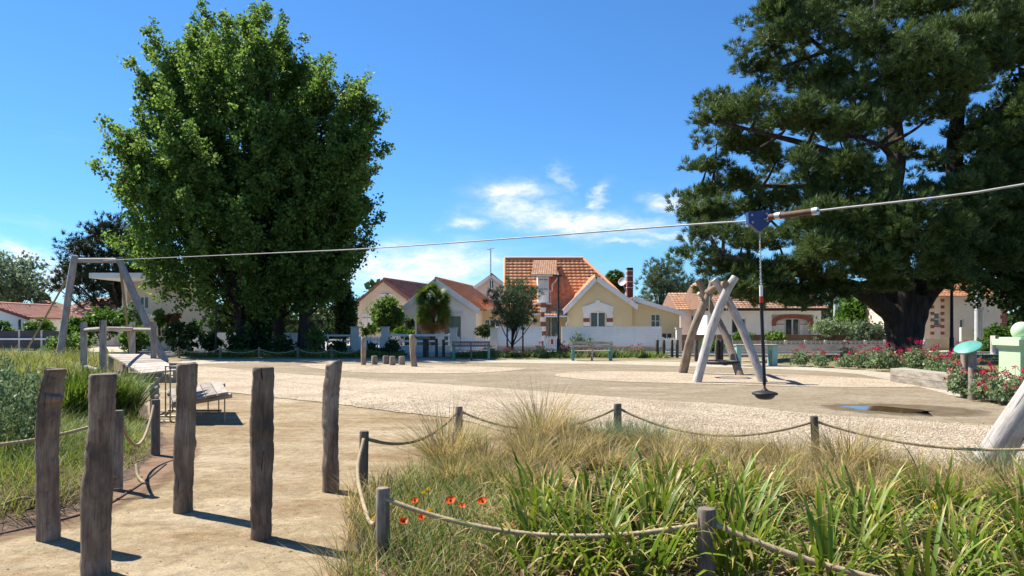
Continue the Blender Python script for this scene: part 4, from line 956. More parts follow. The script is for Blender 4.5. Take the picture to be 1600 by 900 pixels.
# ---------------- main yellow house with orange roof
D = 46.0
def hx(a): return X(a, D)
def hz(b): return Z(b, D)
t = thing('yellow_house', 'yellow gabled house with steep orange tiled roof, dormer and white window surround', 'house', (hx(930), D, 0))
wh = (hx(922), hx(947), hz(515), hz(487))
gable(t, hx(886), hx(988), D, hz(481), hz(474), hx(931), hz(434), 8.0, 0.0, 'cream', 'tile_orange', 'pvc', .30, [wh, ], tr=(28,14), trim_w=.26)
w = window(t, *wh, D, 2, 1, .07)
# white surround with arched lintel, stepped crown and brick quoins
srd = MB()
x0, x1 = hx(909), hx(959)
srd.prism([(x0,D-.06,hz(479)), (x0+.1,D-.06,hz(490.5)), (hx(921),D-.06,hz(496)), (hx(921),D-.06,hz(490)), (hx(927),D-.06,hz(486.8)), (hx(934.5),D-.06,hz(485.5)), (hx(942),D-.06,hz(486.8)), (hx(948),D-.06,hz(490)), (hx(948),D-.06,hz(496)), (x1-.1,D-.06,hz(490.5)), (x1,D-.06,hz(479)), (hx(950),D-.06,hz(476.5)), (hx(937.5),D-.06,hz(472)), (hx(937),D-.06,hz(468.5)), (hx(931),D-.06,hz(468.5)), (hx(930.5),D-.06,hz(472)), (hx(919),D-.06,hz(476.5))][::-1], (0,.07,0))
sr = srd.build('window_surround', 'whitewall', t)
for (a, b) in ((911.5,921), (948,957.5)):
    for k in range(4):
        zt_, zb_ = hz(491+k*6.2), hz(491+(k+1)*6.2-.4)
        MB().bx(hx(a), hx(b), D-.05-.004*(k % 2), D+.01, zb_, zt_).build('quoin', 'whitewall' if k % 2 == 0 else 'brick', sr)
# main block behind
YR, YE = 51.6, 47.0; zr_ = Z(405,YR); ze_ = Z(487,YE); xl = X(789,YE); xr = X(905,YR)+1.0
mb = MB(); yb_ = 56.0
xdoor = (X(857,YE+.2), X(866,YE+.2))
wall_front(mb, xl+.25, hx(887), -.05, ze_-.05, YE+.25, [(X(800,YE+.25), X(818,YE+.25), .9, 2.2), (X(857,YE+.25), X(872,YE+.25), 0, 2.1)])
mb.poly([(xl+.25,YE+.25,-.05), (xl+.25,YE+.25,ze_-.05), (xl+.25,YR,zr_-.1), (xl+.25,yb_-.25,ze_-.05), (xl+.25,yb_-.25,-.05)]); mb.poly([(xr+1.2,YE+.25,-.05), (xr+1.2,yb_-.25,-.05), (xr+1.2,yb_-.25,ze_-.05), (xr+1.2,YE+.25,ze_-.05)])
mb.poly([(xl+.25,yb_-.25,-.05), (xl+.25,yb_-.25,ze_-.05), (xr+1.2,yb_-.25,ze_-.05), (xr+1.2,yb_-.25,-.05)])
mb.build('wall', 'cream', t)
window(t, X(800,YE+.25), X(818,YE+.25), .9, 2.2, YE+.25, 2, 1)
dr_ = MB().bx(X(857,YE+.25)+.01, X(872,YE+.25)-.01, YE+.33, YE+.38, 0, 2.08).build('door', 'greenshutter', t); MB().bx(X(868,YE)-.02, X(868,YE)+.06, YE+.29, YE+.328, 1.0, 1.05).build('handle', 'steel', dr_)
xrr = xr+2.4          # the eave runs on under the gable; the right end is hipped
rf = MB().hexa([(xl,YE,ze_-.08), (xrr,YE,ze_-.08), (xrr,yb_,ze_-.08), (xl,yb_,ze_-.08)], [(xl+.02,YR-.03,zr_-.02), (xr-.7,YR-.03,zr_-.02), (xr-.7,YR+.03,zr_-.02), (xl+.02,YR+.03,zr_-.02)]).build('roof', 'roofboard', t)
vv = Vector((0, YR-YE, zr_-ze_)); nn = Vector((0, -(zr_-ze_), YR-YE)).normalized()
W_ = xrr-xl
roof_slope(rf, Vector((xl,YE-.12,ze_-.1)), Vector((W_,0,0)), vv*1.03, nn, 17, 28, 'tile_orange', lambda f: (0, 1-(1-(xr-.7-xl)/W_)*f))
vv2 = Vector((-(xrr-xr+.7), 0, zr_-ze_)); n2 = Vector((zr_-ze_, 0, (xrr-xr+.7))).normalized()
roof_slope(rf, Vector((xrr,YE,ze_-.08)), Vector((0,yb_-YE,0)), vv2, n2, 17, 22, 'tile_orange', lambda f: (f*.5, 1-f*.5))
MB().tube([(xl-.02,YR,zr_+.05), (xr-.7,YR,zr_+.05)], .12, 8).build('ridge_tile', 'tile_orange', rf)
MB().tube([(xr-.72,YR,zr_+.04), (xrr,YE,ze_+.02)], .11, 8).build('ridge_tile', 'tile_orange', rf)
MB().tube([(xl-.05,YR,zr_), (xl-.05,YE-.1,ze_-.05)], .10, 8).build('verge_tile', 'tile_orange', rf)
MB().bx(xl-.02, hx(884), YE-.22, YE-.1, ze_-.22, ze_-.10).build('gutter', 'whitepaint', rf)
# dormer
YD = 47.15; a0, a1 = X(840.5,YD), X(857.5,YD); zb0, zb1 = Z(473,YD), Z(430,YD)
dm = MB(); wall_front(dm, a0, a1, zb0, zb1, YD, []); dm.poly([(a1,YD,zb0), (a1,YD+2.4,zb0), (a1,YD+2.4,zb1), (a1,YD,zb1)]); dm.poly([(a0,YD,zb0), (a0,YD,zb1), (a0,YD+2.4,zb1), (a0,YD+2.4,zb0)])
do = dm.build('dormer', 'whitewall', t)
shutter(do, a0+.05, (a0+a1)/2-.01, Z(456,YD), zb1-.1, YD, 'whitepaint'); shutter(do, (a0+a1)/2+.01, a1-.05, Z(456,YD), zb1-.1, YD, 'whitepaint')
r0, r1 = X(830,YD-.3), X(873,YD-.3); zt0, zt1 = Z(429.5,YD-.3), Z(407,YR-.7)
MB().hexa([(r0,YD-.45,zt0-.08), (r1,YD-.45,zt0-.08), (r1-.1,YR-.5,zt1-.08), (r0+.3,YR-.5,zt1-.08)], [(r0,YD-.45,zt0), (r1,YD-.45,zt0), (r1-.1,YR-.5,zt1), (r0+.3,YR-.5,zt1)]).build('dormer_roof', 'roofboard', do)
vv = Vector((.3,YR-.5-YD+.45,zt1-zt0)); roof_slope(do, Vector((r0,YD-.5,zt0)), Vector((r1-r0-.15,0,0)), vv, Vector((0,-vv.z,vv.y)), 13, 11, 'tile_pale')
MB().bx(r0, r1, YD-.53, YD-.46, zt0-.10, zt0+.0).build('gutter', 'whitepaint', do)
for k in range(7):
    xx = a0-.05+(a1-a0+.15)*k/6; MB().bx(xx-.012, xx+.012, YD-.42, YD-.40, Z(473.5,YD), Z(456.5,YD)).build('baluster', 'whitepaint', do)
MB().bx(a0-.08, a1+.12, YD-.44, YD-.38, Z(456.5,YD), Z(455,YD)).build('balcony_rail', 'whitepaint', do); MB().bx(a0-.1, a1+.15, YD-.45, YD+.0, Z(476,YD), Z(473.5,YD)).build('balcony_floor', 'whitepaint', do)
MB().tube([(X(873,YD),YD-.3,zt0-.1), (X(865,YD),YD-.1,zt0-.5), (X(862.5,YD),YD-.1,zt0-.62), (X(862.5,YD),YD-.1,Z(455,YD))], .04, 8).build('downpipe', 'whitepaint', do)
# porch with quoined pier and little tiled canopy
for k in range(10):
    zt_ = .02+k*.30; MB().bx(X(845,46.4), X(853,46.4), 46.4-.004*(k % 2), 46.75, zt_, zt_+.292).build('quoin', 'brick' if k % 2 else 'whitewall', t)
pz = Z(493,46.0); cn = MB().hexa([(X(851,46),45.9,pz-.06), (X(886,46),45.9,pz-.06), (X(886,46),47.2,pz+.38), (X(853,46),47.2,pz+.38)], [(X(851,46),45.9,pz), (X(886,46),45.9,pz), (X(886,46),47.2,pz+.44), (X(853,46),47.2,pz+.44)]).build('porch_roof', 'roofboard', t)
roof_slope(cn, Vector((X(851,46),45.85,pz)), Vector((X(886,46)-X(851,46)-.02,0,0)), Vector((0,1.3,.44)), Vector((0,-.44,1.3)), 5, 7, 'tile_pale')
MB().bx(X(851,46), X(888,46), 45.78, 45.86, pz-.1, pz-.01).build('gutter', 'whitepaint', cn)
MB().tube([(X(887,46),45.75,pz-.05), (X(887.5,46),45.75,pz-.3), (X(884,46),45.8,pz-.5), (X(884,46),45.8,0)], .045, 8).build('downpipe', 'whitepaint', t)
for a in (855, 861): MB().bx(X(a,46.2)-.05, X(a,46.2)+.05, 46.2, 46.3, 0, pz-.08).build('porch_post', 'darkslat', t)
# lean-to on the right
YL = 46.25; xa, xb2 = hx(988)+.02, X(1062,YL); zA, zB = Z(468,YL), Z(489,YL)
ex = MB(); h1 = (X(1017.5,YL), X(1032,YL), Z(512,YL), Z(491,YL)); h2 = (X(1034,YL), X(1051,YL), Z(530,YL), Z(520,YL))
wall_front(ex, xa, xb2, -.05, zB-.02, YL, [h1, h2]); ex.poly([(xa,YL,zB-.02), (xb2,YL,zB-.02), (xa,YL,zA)]); ex.poly([(xb2,YL,-.05), (xb2,YL+6,-.05), (xb2,YL+6,zB), (xb2,YL,zB-.02)])
ex.build('extension_wall', 'cream', t)
window(t, *h1, YL, 2, 2, .045); window(t, *h2, YL, 2, 1, .05)
el = MB().hexa([(xa-.02,YL-.35,zA+.02), (xb2+.3,YL-.35,zB-.12), (xb2+.3,YL+6.2,zB-.12), (xa-.02,YL+6.2,zA+.02)], [(xa-.02,YL-.35,zA+.14), (xb2+.3,YL-.35,zB), (xb2+.3,YL+6.2,zB), (xa-.02,YL+6.2,zA+.14)]).build('extension_roof', 'tile_brown', t)
MB().hexa([(xa,YL-.39,zA-.1), (xb2+.3,YL-.39,zB-.24), (xb2+.3,YL-.352,zB-.24), (xa,YL-.352,zA-.1)], [(xa,YL-.39,zA+.16), (xb2+.3,YL-.39,zB+.02), (xb2+.3,YL-.352,zB+.02), (xa,YL-.352,zA+.16)]).build('barge_board', 'pvc', el)
vv = Vector((-(xb2+.3-xa),0,zA-zB+.14)); roof_slope(el, Vector((xb2+.3,YL-.3,zB)), Vector((0,6.4,0)), vv, Vector((zA-zB+.14,0,xb2+.3-xa)), 9, 20, 'tile_brown')
# chimney and dish
cx0, cx1 = X(979.5,49), X(988.5,49)
chm = MB().bx(cx0, cx1, 48.8, 49.3, 2.5, Z(421,49)).build('chimney', 'brick', t)
for zz in (424, 432, 441, 450): MB().bx(cx0-.02, cx1+.02, 48.78, 49.32, Z(zz,49), Z(zz-1.2,49)).build('chimney_band', 'whitewall', chm)
MB().bx(cx0-.0, cx1+.0, 48.8, 49.3, Z(421,49), Z(418.5,49)).build('chimney_cap', 'darkmetal', chm)
MB().lathe((X(972,49.2),49.0,Z(441,49.2)), [(.27,.06), (.28,.07), (.2,.025), (.05,.0)], 18, (-.55,-.8,.25)).build('satellite_dish', 'whitepaint', t)
MB().tube([(X(972,49.2),49.05,Z(441,49.2)), (X(977,49.2),49.05,Z(455,49.2))], .03, 6).build('dish_arm', 'steel', t)
# ---------------- white gabled house with green doors
D2 = 48.0
t = thing('white_house', 'white gabled house with green doors, porch arch and orange roof', 'house', (X(684,D2), D2, 0))
hl = [(X(651,D2), X(672,D2), 0.02, Z(494,D2)), (X(694,D2), X(720,D2), 0.02, Z(494,D2))]
gable(t, X(629,D2), X(744,D2), D2, Z(484,D2), Z(481,D2), X(682,D2), Z(438,D2), 10, 1.7, 'whitewall', 'tile_orange', 'pvc', .30, [(X(633,D2), X(648,D2), 0.02, Z(497,D2))]+hl, tr=(34,15), trim_w=.3)
for a, b, c, d_ in hl:
    o_ = MB().bx(a+.01, (a+b)/2-.012, D2+.06, D2+.11, c, d_-.01).build('door', 'greenshutter', t); MB().bx((a+b)/2-.10, (a+b)/2-.06, D2+.035, D2+.058, 1.0, 1.15).build('handle', 'steel', o_)
    o_ = MB().bx((a+b)/2+.012, b-.01, D2+.06, D2+.11, c, d_-.01).build('door', 'greenshutter', t)
MB().bx(hl[1][0]-.1, hl[1][1]+.15, D2-.06, D2-.003, hl[1][3]+.02, hl[1][3]+.28).build('lintel', 'whitepaint', t)
MB().bx(X(633,D2), X(648,D2), D2+1.2, D2+1.25, 0, 3).build('porch_back', 'darkslat', t)
arch = MB()
for k in range(9):      # arch head of the porch
    a = math.pi*k/8; b = math.pi*(k+1)/8; cx = X(640.5,D2); r_ = X(648,D2)-cx; zc = Z(497,D2)-.32
    if k < 8: arch.prism([(cx+r_*math.cos(a),D2+.02,zc+.32*math.sin(a)), (cx+r_*math.cos(b),D2+.02,zc+.32*math.sin(b)), (cx+r_*math.cos(b),D2+.02,zc+.34), (cx+r_*math.cos(a),D2+.02,zc+.34)], (0,.12,0))
arch.build('porch_arch', 'whitewall', t)
MB().bx(X(733,D2), X(736,D2), D2-.1, D2-.004, Z(480,D2), Z(470,D2)).build('vent_box', 'whitepaint', t)
# cream annex between the white and the yellow house
D2b = 50
t = thing('cream_annex', 'small cream annex wall between the white and the yellow houses', 'building', (X(768,D2b), D2b, 0))
mb = MB(); hh = (X(757,D2b), X(782,D2b), .9, 2.0); wall_front(mb, X(744,D2b), X(800,D2b), -.05, Z(484,D2b), D2b, [hh]); mb.poly([(X(744,D2b),D2b,-.05), (X(744,D2b),D2b,Z(484,D2b)), (X(744,D2b),D2b+4,Z(484,D2b)), (X(744,D2b),D2b+4,-.05)]); mb.build('wall', 'cream', t)
window(t, *hh, D2b, 3, 1, .06)
rb = MB().bx(X(744,D2b)-.1, X(800,D2b)+.1, D2b-.2, D2b+4, Z(484,D2b)+.003, Z(482,D2b)).build('roof', 'whitepaint', t)
# ---------------- beige house with brown roof
D3 = 60.0
t = thing('beige_house', 'beige gabled house with brown roof and white shutters behind the cypress', 'house', (X(600,D3), D3, 0))
hs = [(X(593.5,D3), X(613,D3), Z(467,D3), Z(456,D3)), (X(566,D3), X(574,D3), .9, Z(490,D3))]
gable(t, X(559,D3), X(640,D3), D3, Z(474,D3), Z(468,D3), X(601,D3), Z(438,D3), 9, 2.4, 'beigewall', 'tile_brown', 'tile_brown', .30, hs, tr=(26,13), trim_w=.14)
for a, b, c, d_ in hs[1:]: MB().bx(a, b, D3+.1, D3+.12, c, d_).build('pane', 'glass', t)
shutter(t, hs[0][0], (hs[0][0]+hs[0][1])/2-.02, hs[0][2], hs[0][3], D3, 'whitepaint'); shutter(t, (hs[0][0]+hs[0][1])/2+.02, hs[0][1], hs[0][2], hs[0][3], D3, 'whitepaint')
shutter(t, hs[1][0], hs[1][1], hs[1][2], hs[1][3], D3, 'whitepaint'); shutter(t, hs[1][1]+.03, X(589,D3), hs[1][2], hs[1][3], D3, 'whitepaint')
# ---------------- pink gable with aerial
D4 = 62.0
t = thing('pink_house', 'pale pink gable with a tall aerial behind the white house', 'house', (X(767,D4), D4, 0))
hp = (X(764,D4), X(772,D4), Z(451,D4), Z(437,D4))
gable(t, X(741,D4), X(797,D4), D4, Z(450,D4), Z(452,D4), X(768,D4), Z(431,D4), 9, 0.5, 'pinkwall', 'tile_brown', 'whitepaint', .3, [hp], tr=(20,9), trim_w=.2)
window(t, *hp, D4-.16, 2, 1, .06)
an = MB().tube([(X(766.5,D4),D4+.5,Z(432,D4)), (X(766.5,D4),D4+.5,Z(389,D4))], .045, 6).build('aerial_mast', 'steel', t)
am = MB(); zz = Z(389,D4)
for k in range(6): am.tube([(X(766.5,D4)-.25+.09*k,D4+.2,zz+.02*k), (X(766.5,D4)-.25+.09*k,D4+.8,zz+.02*k)], .02, 5)
am.tube([(X(766.5,D4)-.3,D4+.5,zz), (X(766.5,D4)+.3,D4+.5,zz+.12)], .025, 5); am.build('aerial', 'steel', an)
# ---------------- white arched house behind the pine
D5 = 52.0
t = thing('white_arched_house', 'white house with brick arched bay and tiled roof under the pine branches', 'house', (X(1190,D5), D5, 0))
hol = [(X(1206,D5), X(1271,D5), .45, Z(497,D5)+.25), (X(1143,D5), X(1166,D5), Z(521,D5), Z(497,D5))]
mb = MB(); zt_ = Z(480,D5); xa, xb2 = X(1105,D5), X(1283,D5); wall_front(mb, xa, xb2, -.05, zt_, D5, hol, .5); mb.poly([(xb2,D5,-.05), (xb2,D5+8,-.05), (xb2,D5+8,zt_), (xb2,D5,zt_)]); mb.poly([(xa,D5,-.05), (xa,D5,zt_), (xa,D5+8,zt_), (xa,D5+8,-.05)]); mb.build('wall', 'whitewall', t)
a, b, c, d_ = hol[0]
bay = MB(); bay.bx(a, b, D5+.5, D5+.56, c, d_); bay.build('bay_panel', 'whitepaint', t)
for f0, f1, mt in ((.40,.53,'glass'), (.58,.69,'glass')): MB().bx(a+(b-a)*f0, a+(b-a)*f1, D5+.44, D5+.495, c+.05, d_-.35).build('window', mt, t)
for f0, f1 in ((.06,.36), (.73,.95)): shutter(t, a+(b-a)*f0, a+(b-a)*f1, c+.1, d_-.4, D5+.46, 'whitepaint')
ar = MB(); cx = (a+b)/2; rx = (b-a)/2
for k in range(16):
    t0, t1 = math.pi*k/16, math.pi*(k+1)/16
    def P(r_, tt): return (cx+(rx+r_)*math.copysign(abs(math.cos(tt))**.6, math.cos(tt)), D5-.06, c+1.1+(d_-c-1.1+r_)*math.sin(tt)**.6)
    ar.prism([P(-.28,t0), P(.0,t0), P(.0,t1), P(-.28,t1)], (0,.1,0))
ar.build('brick_arch', 'brick', t)
window(t, *hol[1], D5, 2, 1, .07)
YR5 = D5+3.6; zr5 = Z(446,YR5); rf = MB().hexa([(xa-.3,D5-.4,zt_-.1), (xb2+.3,D5-.4,zt_-.1), (xb2+.3,D5+8,zt_-.1), (xa-.3,D5+8,zt_-.1)], [(xa-.3,YR5,zr5), (xb2+.3,YR5,zr5), (xb2+.3,YR5+.1,zr5), (xa-.3,YR5+.1,zr5)]).build('roof', 'roofboard', t)
vv = Vector((0,YR5-D5+.4,zr5-zt_+.1)); roof_slope(rf, Vector((xa-.3,D5-.45,zt_-.1)), Vector((xb2-xa+.6,0,0)), vv, Vector((0,-vv.z,vv.y)), 13, 34, 'tile_pale')
MB().bx(xa-.3, xb2+.3, D5-.58, D5-.47, zt_-.26, zt_-.1).build('gutter', 'darkmetal', rf)
dmx0, dmx1 = X(1218,D5), X(1262,D5); MB().bx(dmx0, dmx1, D5+.5, D5+3.4, zt_+.1, Z(452,D5)).build('dormer', 'whitewall', t); MB().bx(dmx0+.3, dmx1-.3, D5+.44, D5+.495, zt_+.5, Z(455,D5)).build('dormer_window', 'glass', t); MB().bx(dmx0-.2, dmx1+.2, D5+.3, D5+3.4, Z(452,D5)+.004, Z(449.5,D5)).build('dormer_roof', 'tile_pale', t)
# left neighbour with gable and pale tiles behind the swing
D6 = 56.0
t = thing('tiled_house', 'small house with pale orange tiles seen through the swing poles', 'house', (X(1090,D6), D6, 0))
hw_ = [(X(1080,D6), X(1092,D6), Z(513,D6), Z(492,D6))]
mb = MB(); xa, xb2 = X(1063,D6), X(1125,D6); zt_ = Z(483,D6); wall_front(mb, xa, xb2, -.05, zt_, D6, hw_); mb.poly([(xa,D6,-.05), (xa,D6,zt_), (xa,D6+6,zt_), (xa,D6+6,-.05)]); mb.build('wall', 'pinkwall', t); window(t, *hw_[0], D6, 2, 2, .06)
YR6 = D6+3; zr6 = Z(458,YR6); rf = MB().hexa([(xa-.3,D6-.3,zt_-.05), (xb2+.3,D6-.3,zt_-.05), (xb2+.3,D6+6.3,zt_-.05), (xa-.3,D6+6.3,zt_-.05)], [(xa-.3,YR6,zr6), (xb2+.3,YR6,zr6), (xb2+.3,YR6+.1,zr6), (xa-.3,YR6+.1,zr6)]).build('roof', 'roofboard', t)
vv = Vector((0,YR6-D6+.3,zr6-zt_+.05)); roof_slope(rf, Vector((xa-.3,D6-.35,zt_-.05)), Vector((xb2-xa+.6,0,0)), vv, Vector((0,-vv.z,vv.y)), 9, 14, 'tile_pale')
gable(t, X(1082,D6+1), X(1125,D6+1), D6+1.2, Z(470,D6), Z(470,D6), X(1104,D6+1), Z(440,D6), 5, .3, 'peachwall', 'tile_pale', 'tile_pale', .25, [], z0=zt_-.5, tr=(14,8), trim_w=.12)
# low brown wall and concrete lattice fence
D7 = 44.6
MB().bx(X(1062,D7), X(1392,D7), D7, D7+.25, -.05, Z(523,D7)).build('brown_garden_wall', 'brownwall', base=(X(1220,D7), D7, 0), label='low brown brick garden wall in front of the white arched house', category='wall')
D8 = 42.3
t = thing('lattice_fence', 'pale concrete lattice fence of square openings along the far road', 'fence', (X(1240,D8), D8, 0))
xa, xb2 = X(1072,D8), X(1446,D8); z0, z1 = .42, Z(532.5,D8); npan = 12
MB().bx(xa, xb2, D8-.06, D8+.14, -.05, z0-.002).build('plinth', 'concrete', t)
for k in range(npan+1): xx = xa+(xb2-xa)*k/npan; MB().bx(xx-.07, xx+.07, D8-.05, D8+.09, z0, z1+.04).build('post', 'concrete', t)
pm = None
for k in range(npan):
    a = xa+(xb2-xa)*k/npan+.072; b = xa+(xb2-xa)*(k+1)/npan-.072
    if pm is None:
        mb = MB()
        for j in range(4): zz = z0+(z1-z0)*j/3; mb.bx(a, b, D8-.01, D8+.05, zz+(.002 if j == 0 else -.05), zz+(.052 if j == 0 else 0))
        for j in range(1, 4): xx = a+(b-a)*j/4; mb.bx(xx-.025, xx+.025, D8-.006, D8+.046, z0+.053, z1-.051)
        o_ = mb.build('lattice_panel', 'concrete', t); pm = (o_.data, a)
    else: link('lattice_panel', pm[0], t, loc=(a-pm[1],0,0))
# ---------------- right beige house
D9 = 49.0
t = thing('peach_house', 'peach and beige house with orange roof right of the huge pine trunk', 'house', (X(1510,D9), D9, 0))
zt_ = Z(462,D9); xa, xm, xb2 = X(1443,D9), X(1489,D9), X(1572,D9)
hw_ = [(X(1465,D9), X(1475,D9), Z(509,D9), Z(488,D9))]
mb = MB(); wall_front(mb, xa, xm, -.05, zt_, D9+.4, hw_); mb.poly([(xa,D9+.4,-.05), (xa,D9+.4,zt_), (xa,D9+9,zt_), (xa,D9+9,-.05)]); mb.build('wall', 'peachwall', t); window(t, *hw_[0], D9+.4, 1, 2, .06)
mb = MB(); wall_front(mb, xm, xb2, -.05, zt_, D9, [(X(1500,D9), X(1506,D9), .9, 2.0)]); mb.poly([(xb2,D9,-.05), (xb2,D9+9,-.05), (xb2,D9+9,zt_), (xb2,D9,zt_)]); mb.poly([(xm,D9,-.05), (xm,D9,zt_), (xm,D9+.4,zt_), (xm,D9+.4,-.05)]); mb.build('wall', 'beigewall', t); window(t, X(1500,D9), X(1506,D9), .9, 2.0, D9, 1, 2, .05)
for xx in (xa+.12, X(1462,D9), X(1478,D9)):
    for k in range(14): MB().bx(xx-.07-.05*(k % 2), xx+.07+.05*(k % 2), D9+.37, D9+.398, .3+k*.22, .3+k*.22+.20).build('quoin', 'brick' if k % 2 else 'peachwall', t)
for k in range(12): MB().bx(xb2-.28-.1*(k % 2), xb2+.03, D9-.03, D9-.002, .2+k*.26, .2+k*.26+.24).build('quoin', 'brick', t)
MB().bx(X(1464,D9), X(1476,D9), D9+.33, D9+.398, Z(511,D9), Z(509,D9)).build('sill', 'brick', t)
YR9 = D9+4.5; zr9 = Z(424,YR9); rf = MB().hexa([(xa-.3,D9-.35,zt_-.05), (xb2+.3,D9-.35,zt_-.05), (xb2+.3,D9+9,zt_-.05), (xa-.3,D9+9,zt_-.05)], [(xa-.3,YR9,zr9), (xb2+.3,YR9,zr9), (xb2+.3,YR9+.1,zr9), (xa-.3,YR9+.1,zr9)]).build('roof', 'roofboard', t)
vv = Vector((0,YR9-D9+.35,zr9-zt_+.05)); roof_slope(rf, Vector((xa-.3,D9-.4,zt_-.05)), Vector((xb2-xa+.6,0,0)), vv, Vector((0,-vv.z,vv.y)), 16, 26, 'tile_orange')
MB().bx(X(1441,D9-2), X(1487,D9-2), D9-2.2, D9-2, -.05, .75).build('garden_wall', 'lowwall', base=(X(1460,D9), D9-2.2, 0), label='low stone garden wall before the peach house', category='wall')
MB().bx(X(1499,D9-2.6), X(1530,D9-2.6), D9-2.8, D9-2.6, -.05, 1.45).build('garden_wall', 'beigewall', base=(X(1514,D9), D9-2.8, 0), label='pale garden wall section left of the concrete utility pole', category='wall')
t = thing('utility_box', 'white utility cabinet with small blue sticker near the mint pillar', 'cabinet', (X(1567,38.5), 38.5, 0))
MB().bx(X(1553,38.6), X(1558.5,38.6), 38.5, 38.9, -.05, 1.05).build('pier', 'concrete', t); MB().bx(X(1559,38.5), X(1578,38.5), 38.4, 38.8, -.05, .85).build('cabinet', 'whitepaint', t); MB().bx(X(1568,38.5), X(1571.5,38.5), 38.388, 38.398, .6, .75).build('sticker', 'turq', t)
# ---------------- left: modern flat roofed building
DL = 50.0
t = thing('flat_roof_house', 'modern cream house with wide flat white roof overhang behind the left tree', 'house', (X(230,DL), DL, 0))
MB().bx(X(153,DL-3), X(300,DL), DL-4, DL+6, Z(436,DL-3), Z(428,DL-3)).build('roof', 'whitepaint', t)
mb = MB(); hw_ = [(X(217,DL), X(232,DL), Z(483,DL), Z(463,DL))]; wall_front(mb, X(198,DL), X(330,DL), -.05, Z(437,DL), DL, hw_); mb.poly([(X(198,DL),DL,-.05), (X(198,DL),DL,Z(437,DL)), (X(198,DL),DL+6,Z(437,DL)), (X(198,DL),DL+6,-.05)]); mb.build('wall', 'beigewall', t)
window(t, *hw_[0], DL, 2, 1, .07)
MB().bx(X(200,DL-1.2), X(245,DL-1.2), DL-1.4, DL-.01, Z(497,DL), Z(492,DL)).build('balcony', 'whitepaint', t)
MB().bx(X(198,DL), X(206,DL), DL-.6, DL-.02, -.05, Z(437,DL)-.02).build('pier', 'beigewall', t)
# far left white house
D10 = 46.0
t = thing('white_cottage', 'white cottage end wall with a red tiled edge at the far left', 'house', (X(15,D10), D10, 0))
hw_ = [(X(28,D10), X(33,D10), Z(515,D10), Z(499,D10)), (X(-3,D10), X(4,D10), Z(503,D10), Z(496,D10))]
gable(t, X(-60,D10), X(44,D10), D10, Z(497,D10), Z(497,D10), X(-20,D10), Z(476,D10), 8, -1.0, 'whitewall', 'tile_salmon', 'brick', .2, hw_, tr=(22,10), trim_w=.1)
for h in hw_: MB().bx(h[0], h[1], D10+.1, D10+.13, h[2], h[3]).build('window', 'glass', t)
for (a0, a1, dd, ze_, zr_, lb, nm) in ((-10,62,60,489,470,'pale tiled low roof beyond the white cottage at far left','low_house'), (70,178,58,492,466,'long salmon tiled roof behind the left shrubs','low_house')):
    t = thing(nm, lb, 'house', (X((a0+a1)/2,dd), dd, 0)); x0, x1 = X(a0,dd), X(a1,dd); e = Z(ze_,dd); yr_ = dd+4; zr2 = Z(zr_,yr_)
    mb = MB(); wall_front(mb, x0, x1, -.05, e, dd, [((x0+x1)/2-.6, (x0+x1)/2+.6, .9, min(2.0, e-.2))]); mb.poly([(x1,dd,-.05), (x1,dd+8,-.05), (x1,dd+8,e), (x1,dd,e)]); mb.build('wall', 'peachwall', t)
    window(t, (x0+x1)/2-.6, (x0+x1)/2+.6, .9, min(2.0, e-.2), dd, 2, 1)
    rf = MB().hexa([(x0-.3,dd-.4,e-.05), (x1+.3,dd-.4,e-.05), (x1+.3,dd+8,e-.05), (x0-.3,dd+8,e-.05)], [(x0+1.5,yr_,zr2), (x1-1.5,yr_,zr2), (x1-1.5,yr_+.1,zr2), (x0+1.5,yr_+.1,zr2)]).build('roof', 'roofboard', t)
    vv = Vector((0,yr_-dd+.4,zr2-e+.05)); wd = x1-x0+.6; roof_slope(rf, Vector((x0-.3,dd-.42,e-.05)), Vector((wd,0,0)), vv, Vector((0,-vv.z,vv.y)), 10, int(wd/.3), 'tile_salmon', lambda f, wd=wd: (1.8/wd*f, 1-1.8/wd*f))

# ================================================================== GARDEN FENCES
DF = 42.6
def pvc_fence(label, x0, x1, n, ztop, zbot, y):
    t = thing('panel_fence', label, 'fence', ((x0+x1)/2, y, 0))
    MB().bx(x0-.05, x1+.05, y-.08, y+.14, -.05, zbot-.03).build('base_wall', 'lowwall', t)
    for k in range(n+1): xx = x0+(x1-x0)*k/n; MB().bx(xx-.06, xx+.06, y-.03, y+.09, zbot-.028, ztop+.05).build('post', 'pvc', t)
    for k in range(n):
        a = x0+(x1-x0)*k/n+.062; b = x0+(x1-x0)*(k+1)/n-.062
        for j in range(7):
            zz0 = zbot+(ztop-zbot)*j/7; MB().bx(a, b, y+.012+.0025*(j % 2), y+.05, zz0+.004, zbot+(ztop-zbot)*(j+1)/7-.004).build('board', 'pvc', t)
        MB().bx(a, b, y+.0, y+.06, ztop, ztop+.05).build('top_rail', 'pvc', t)
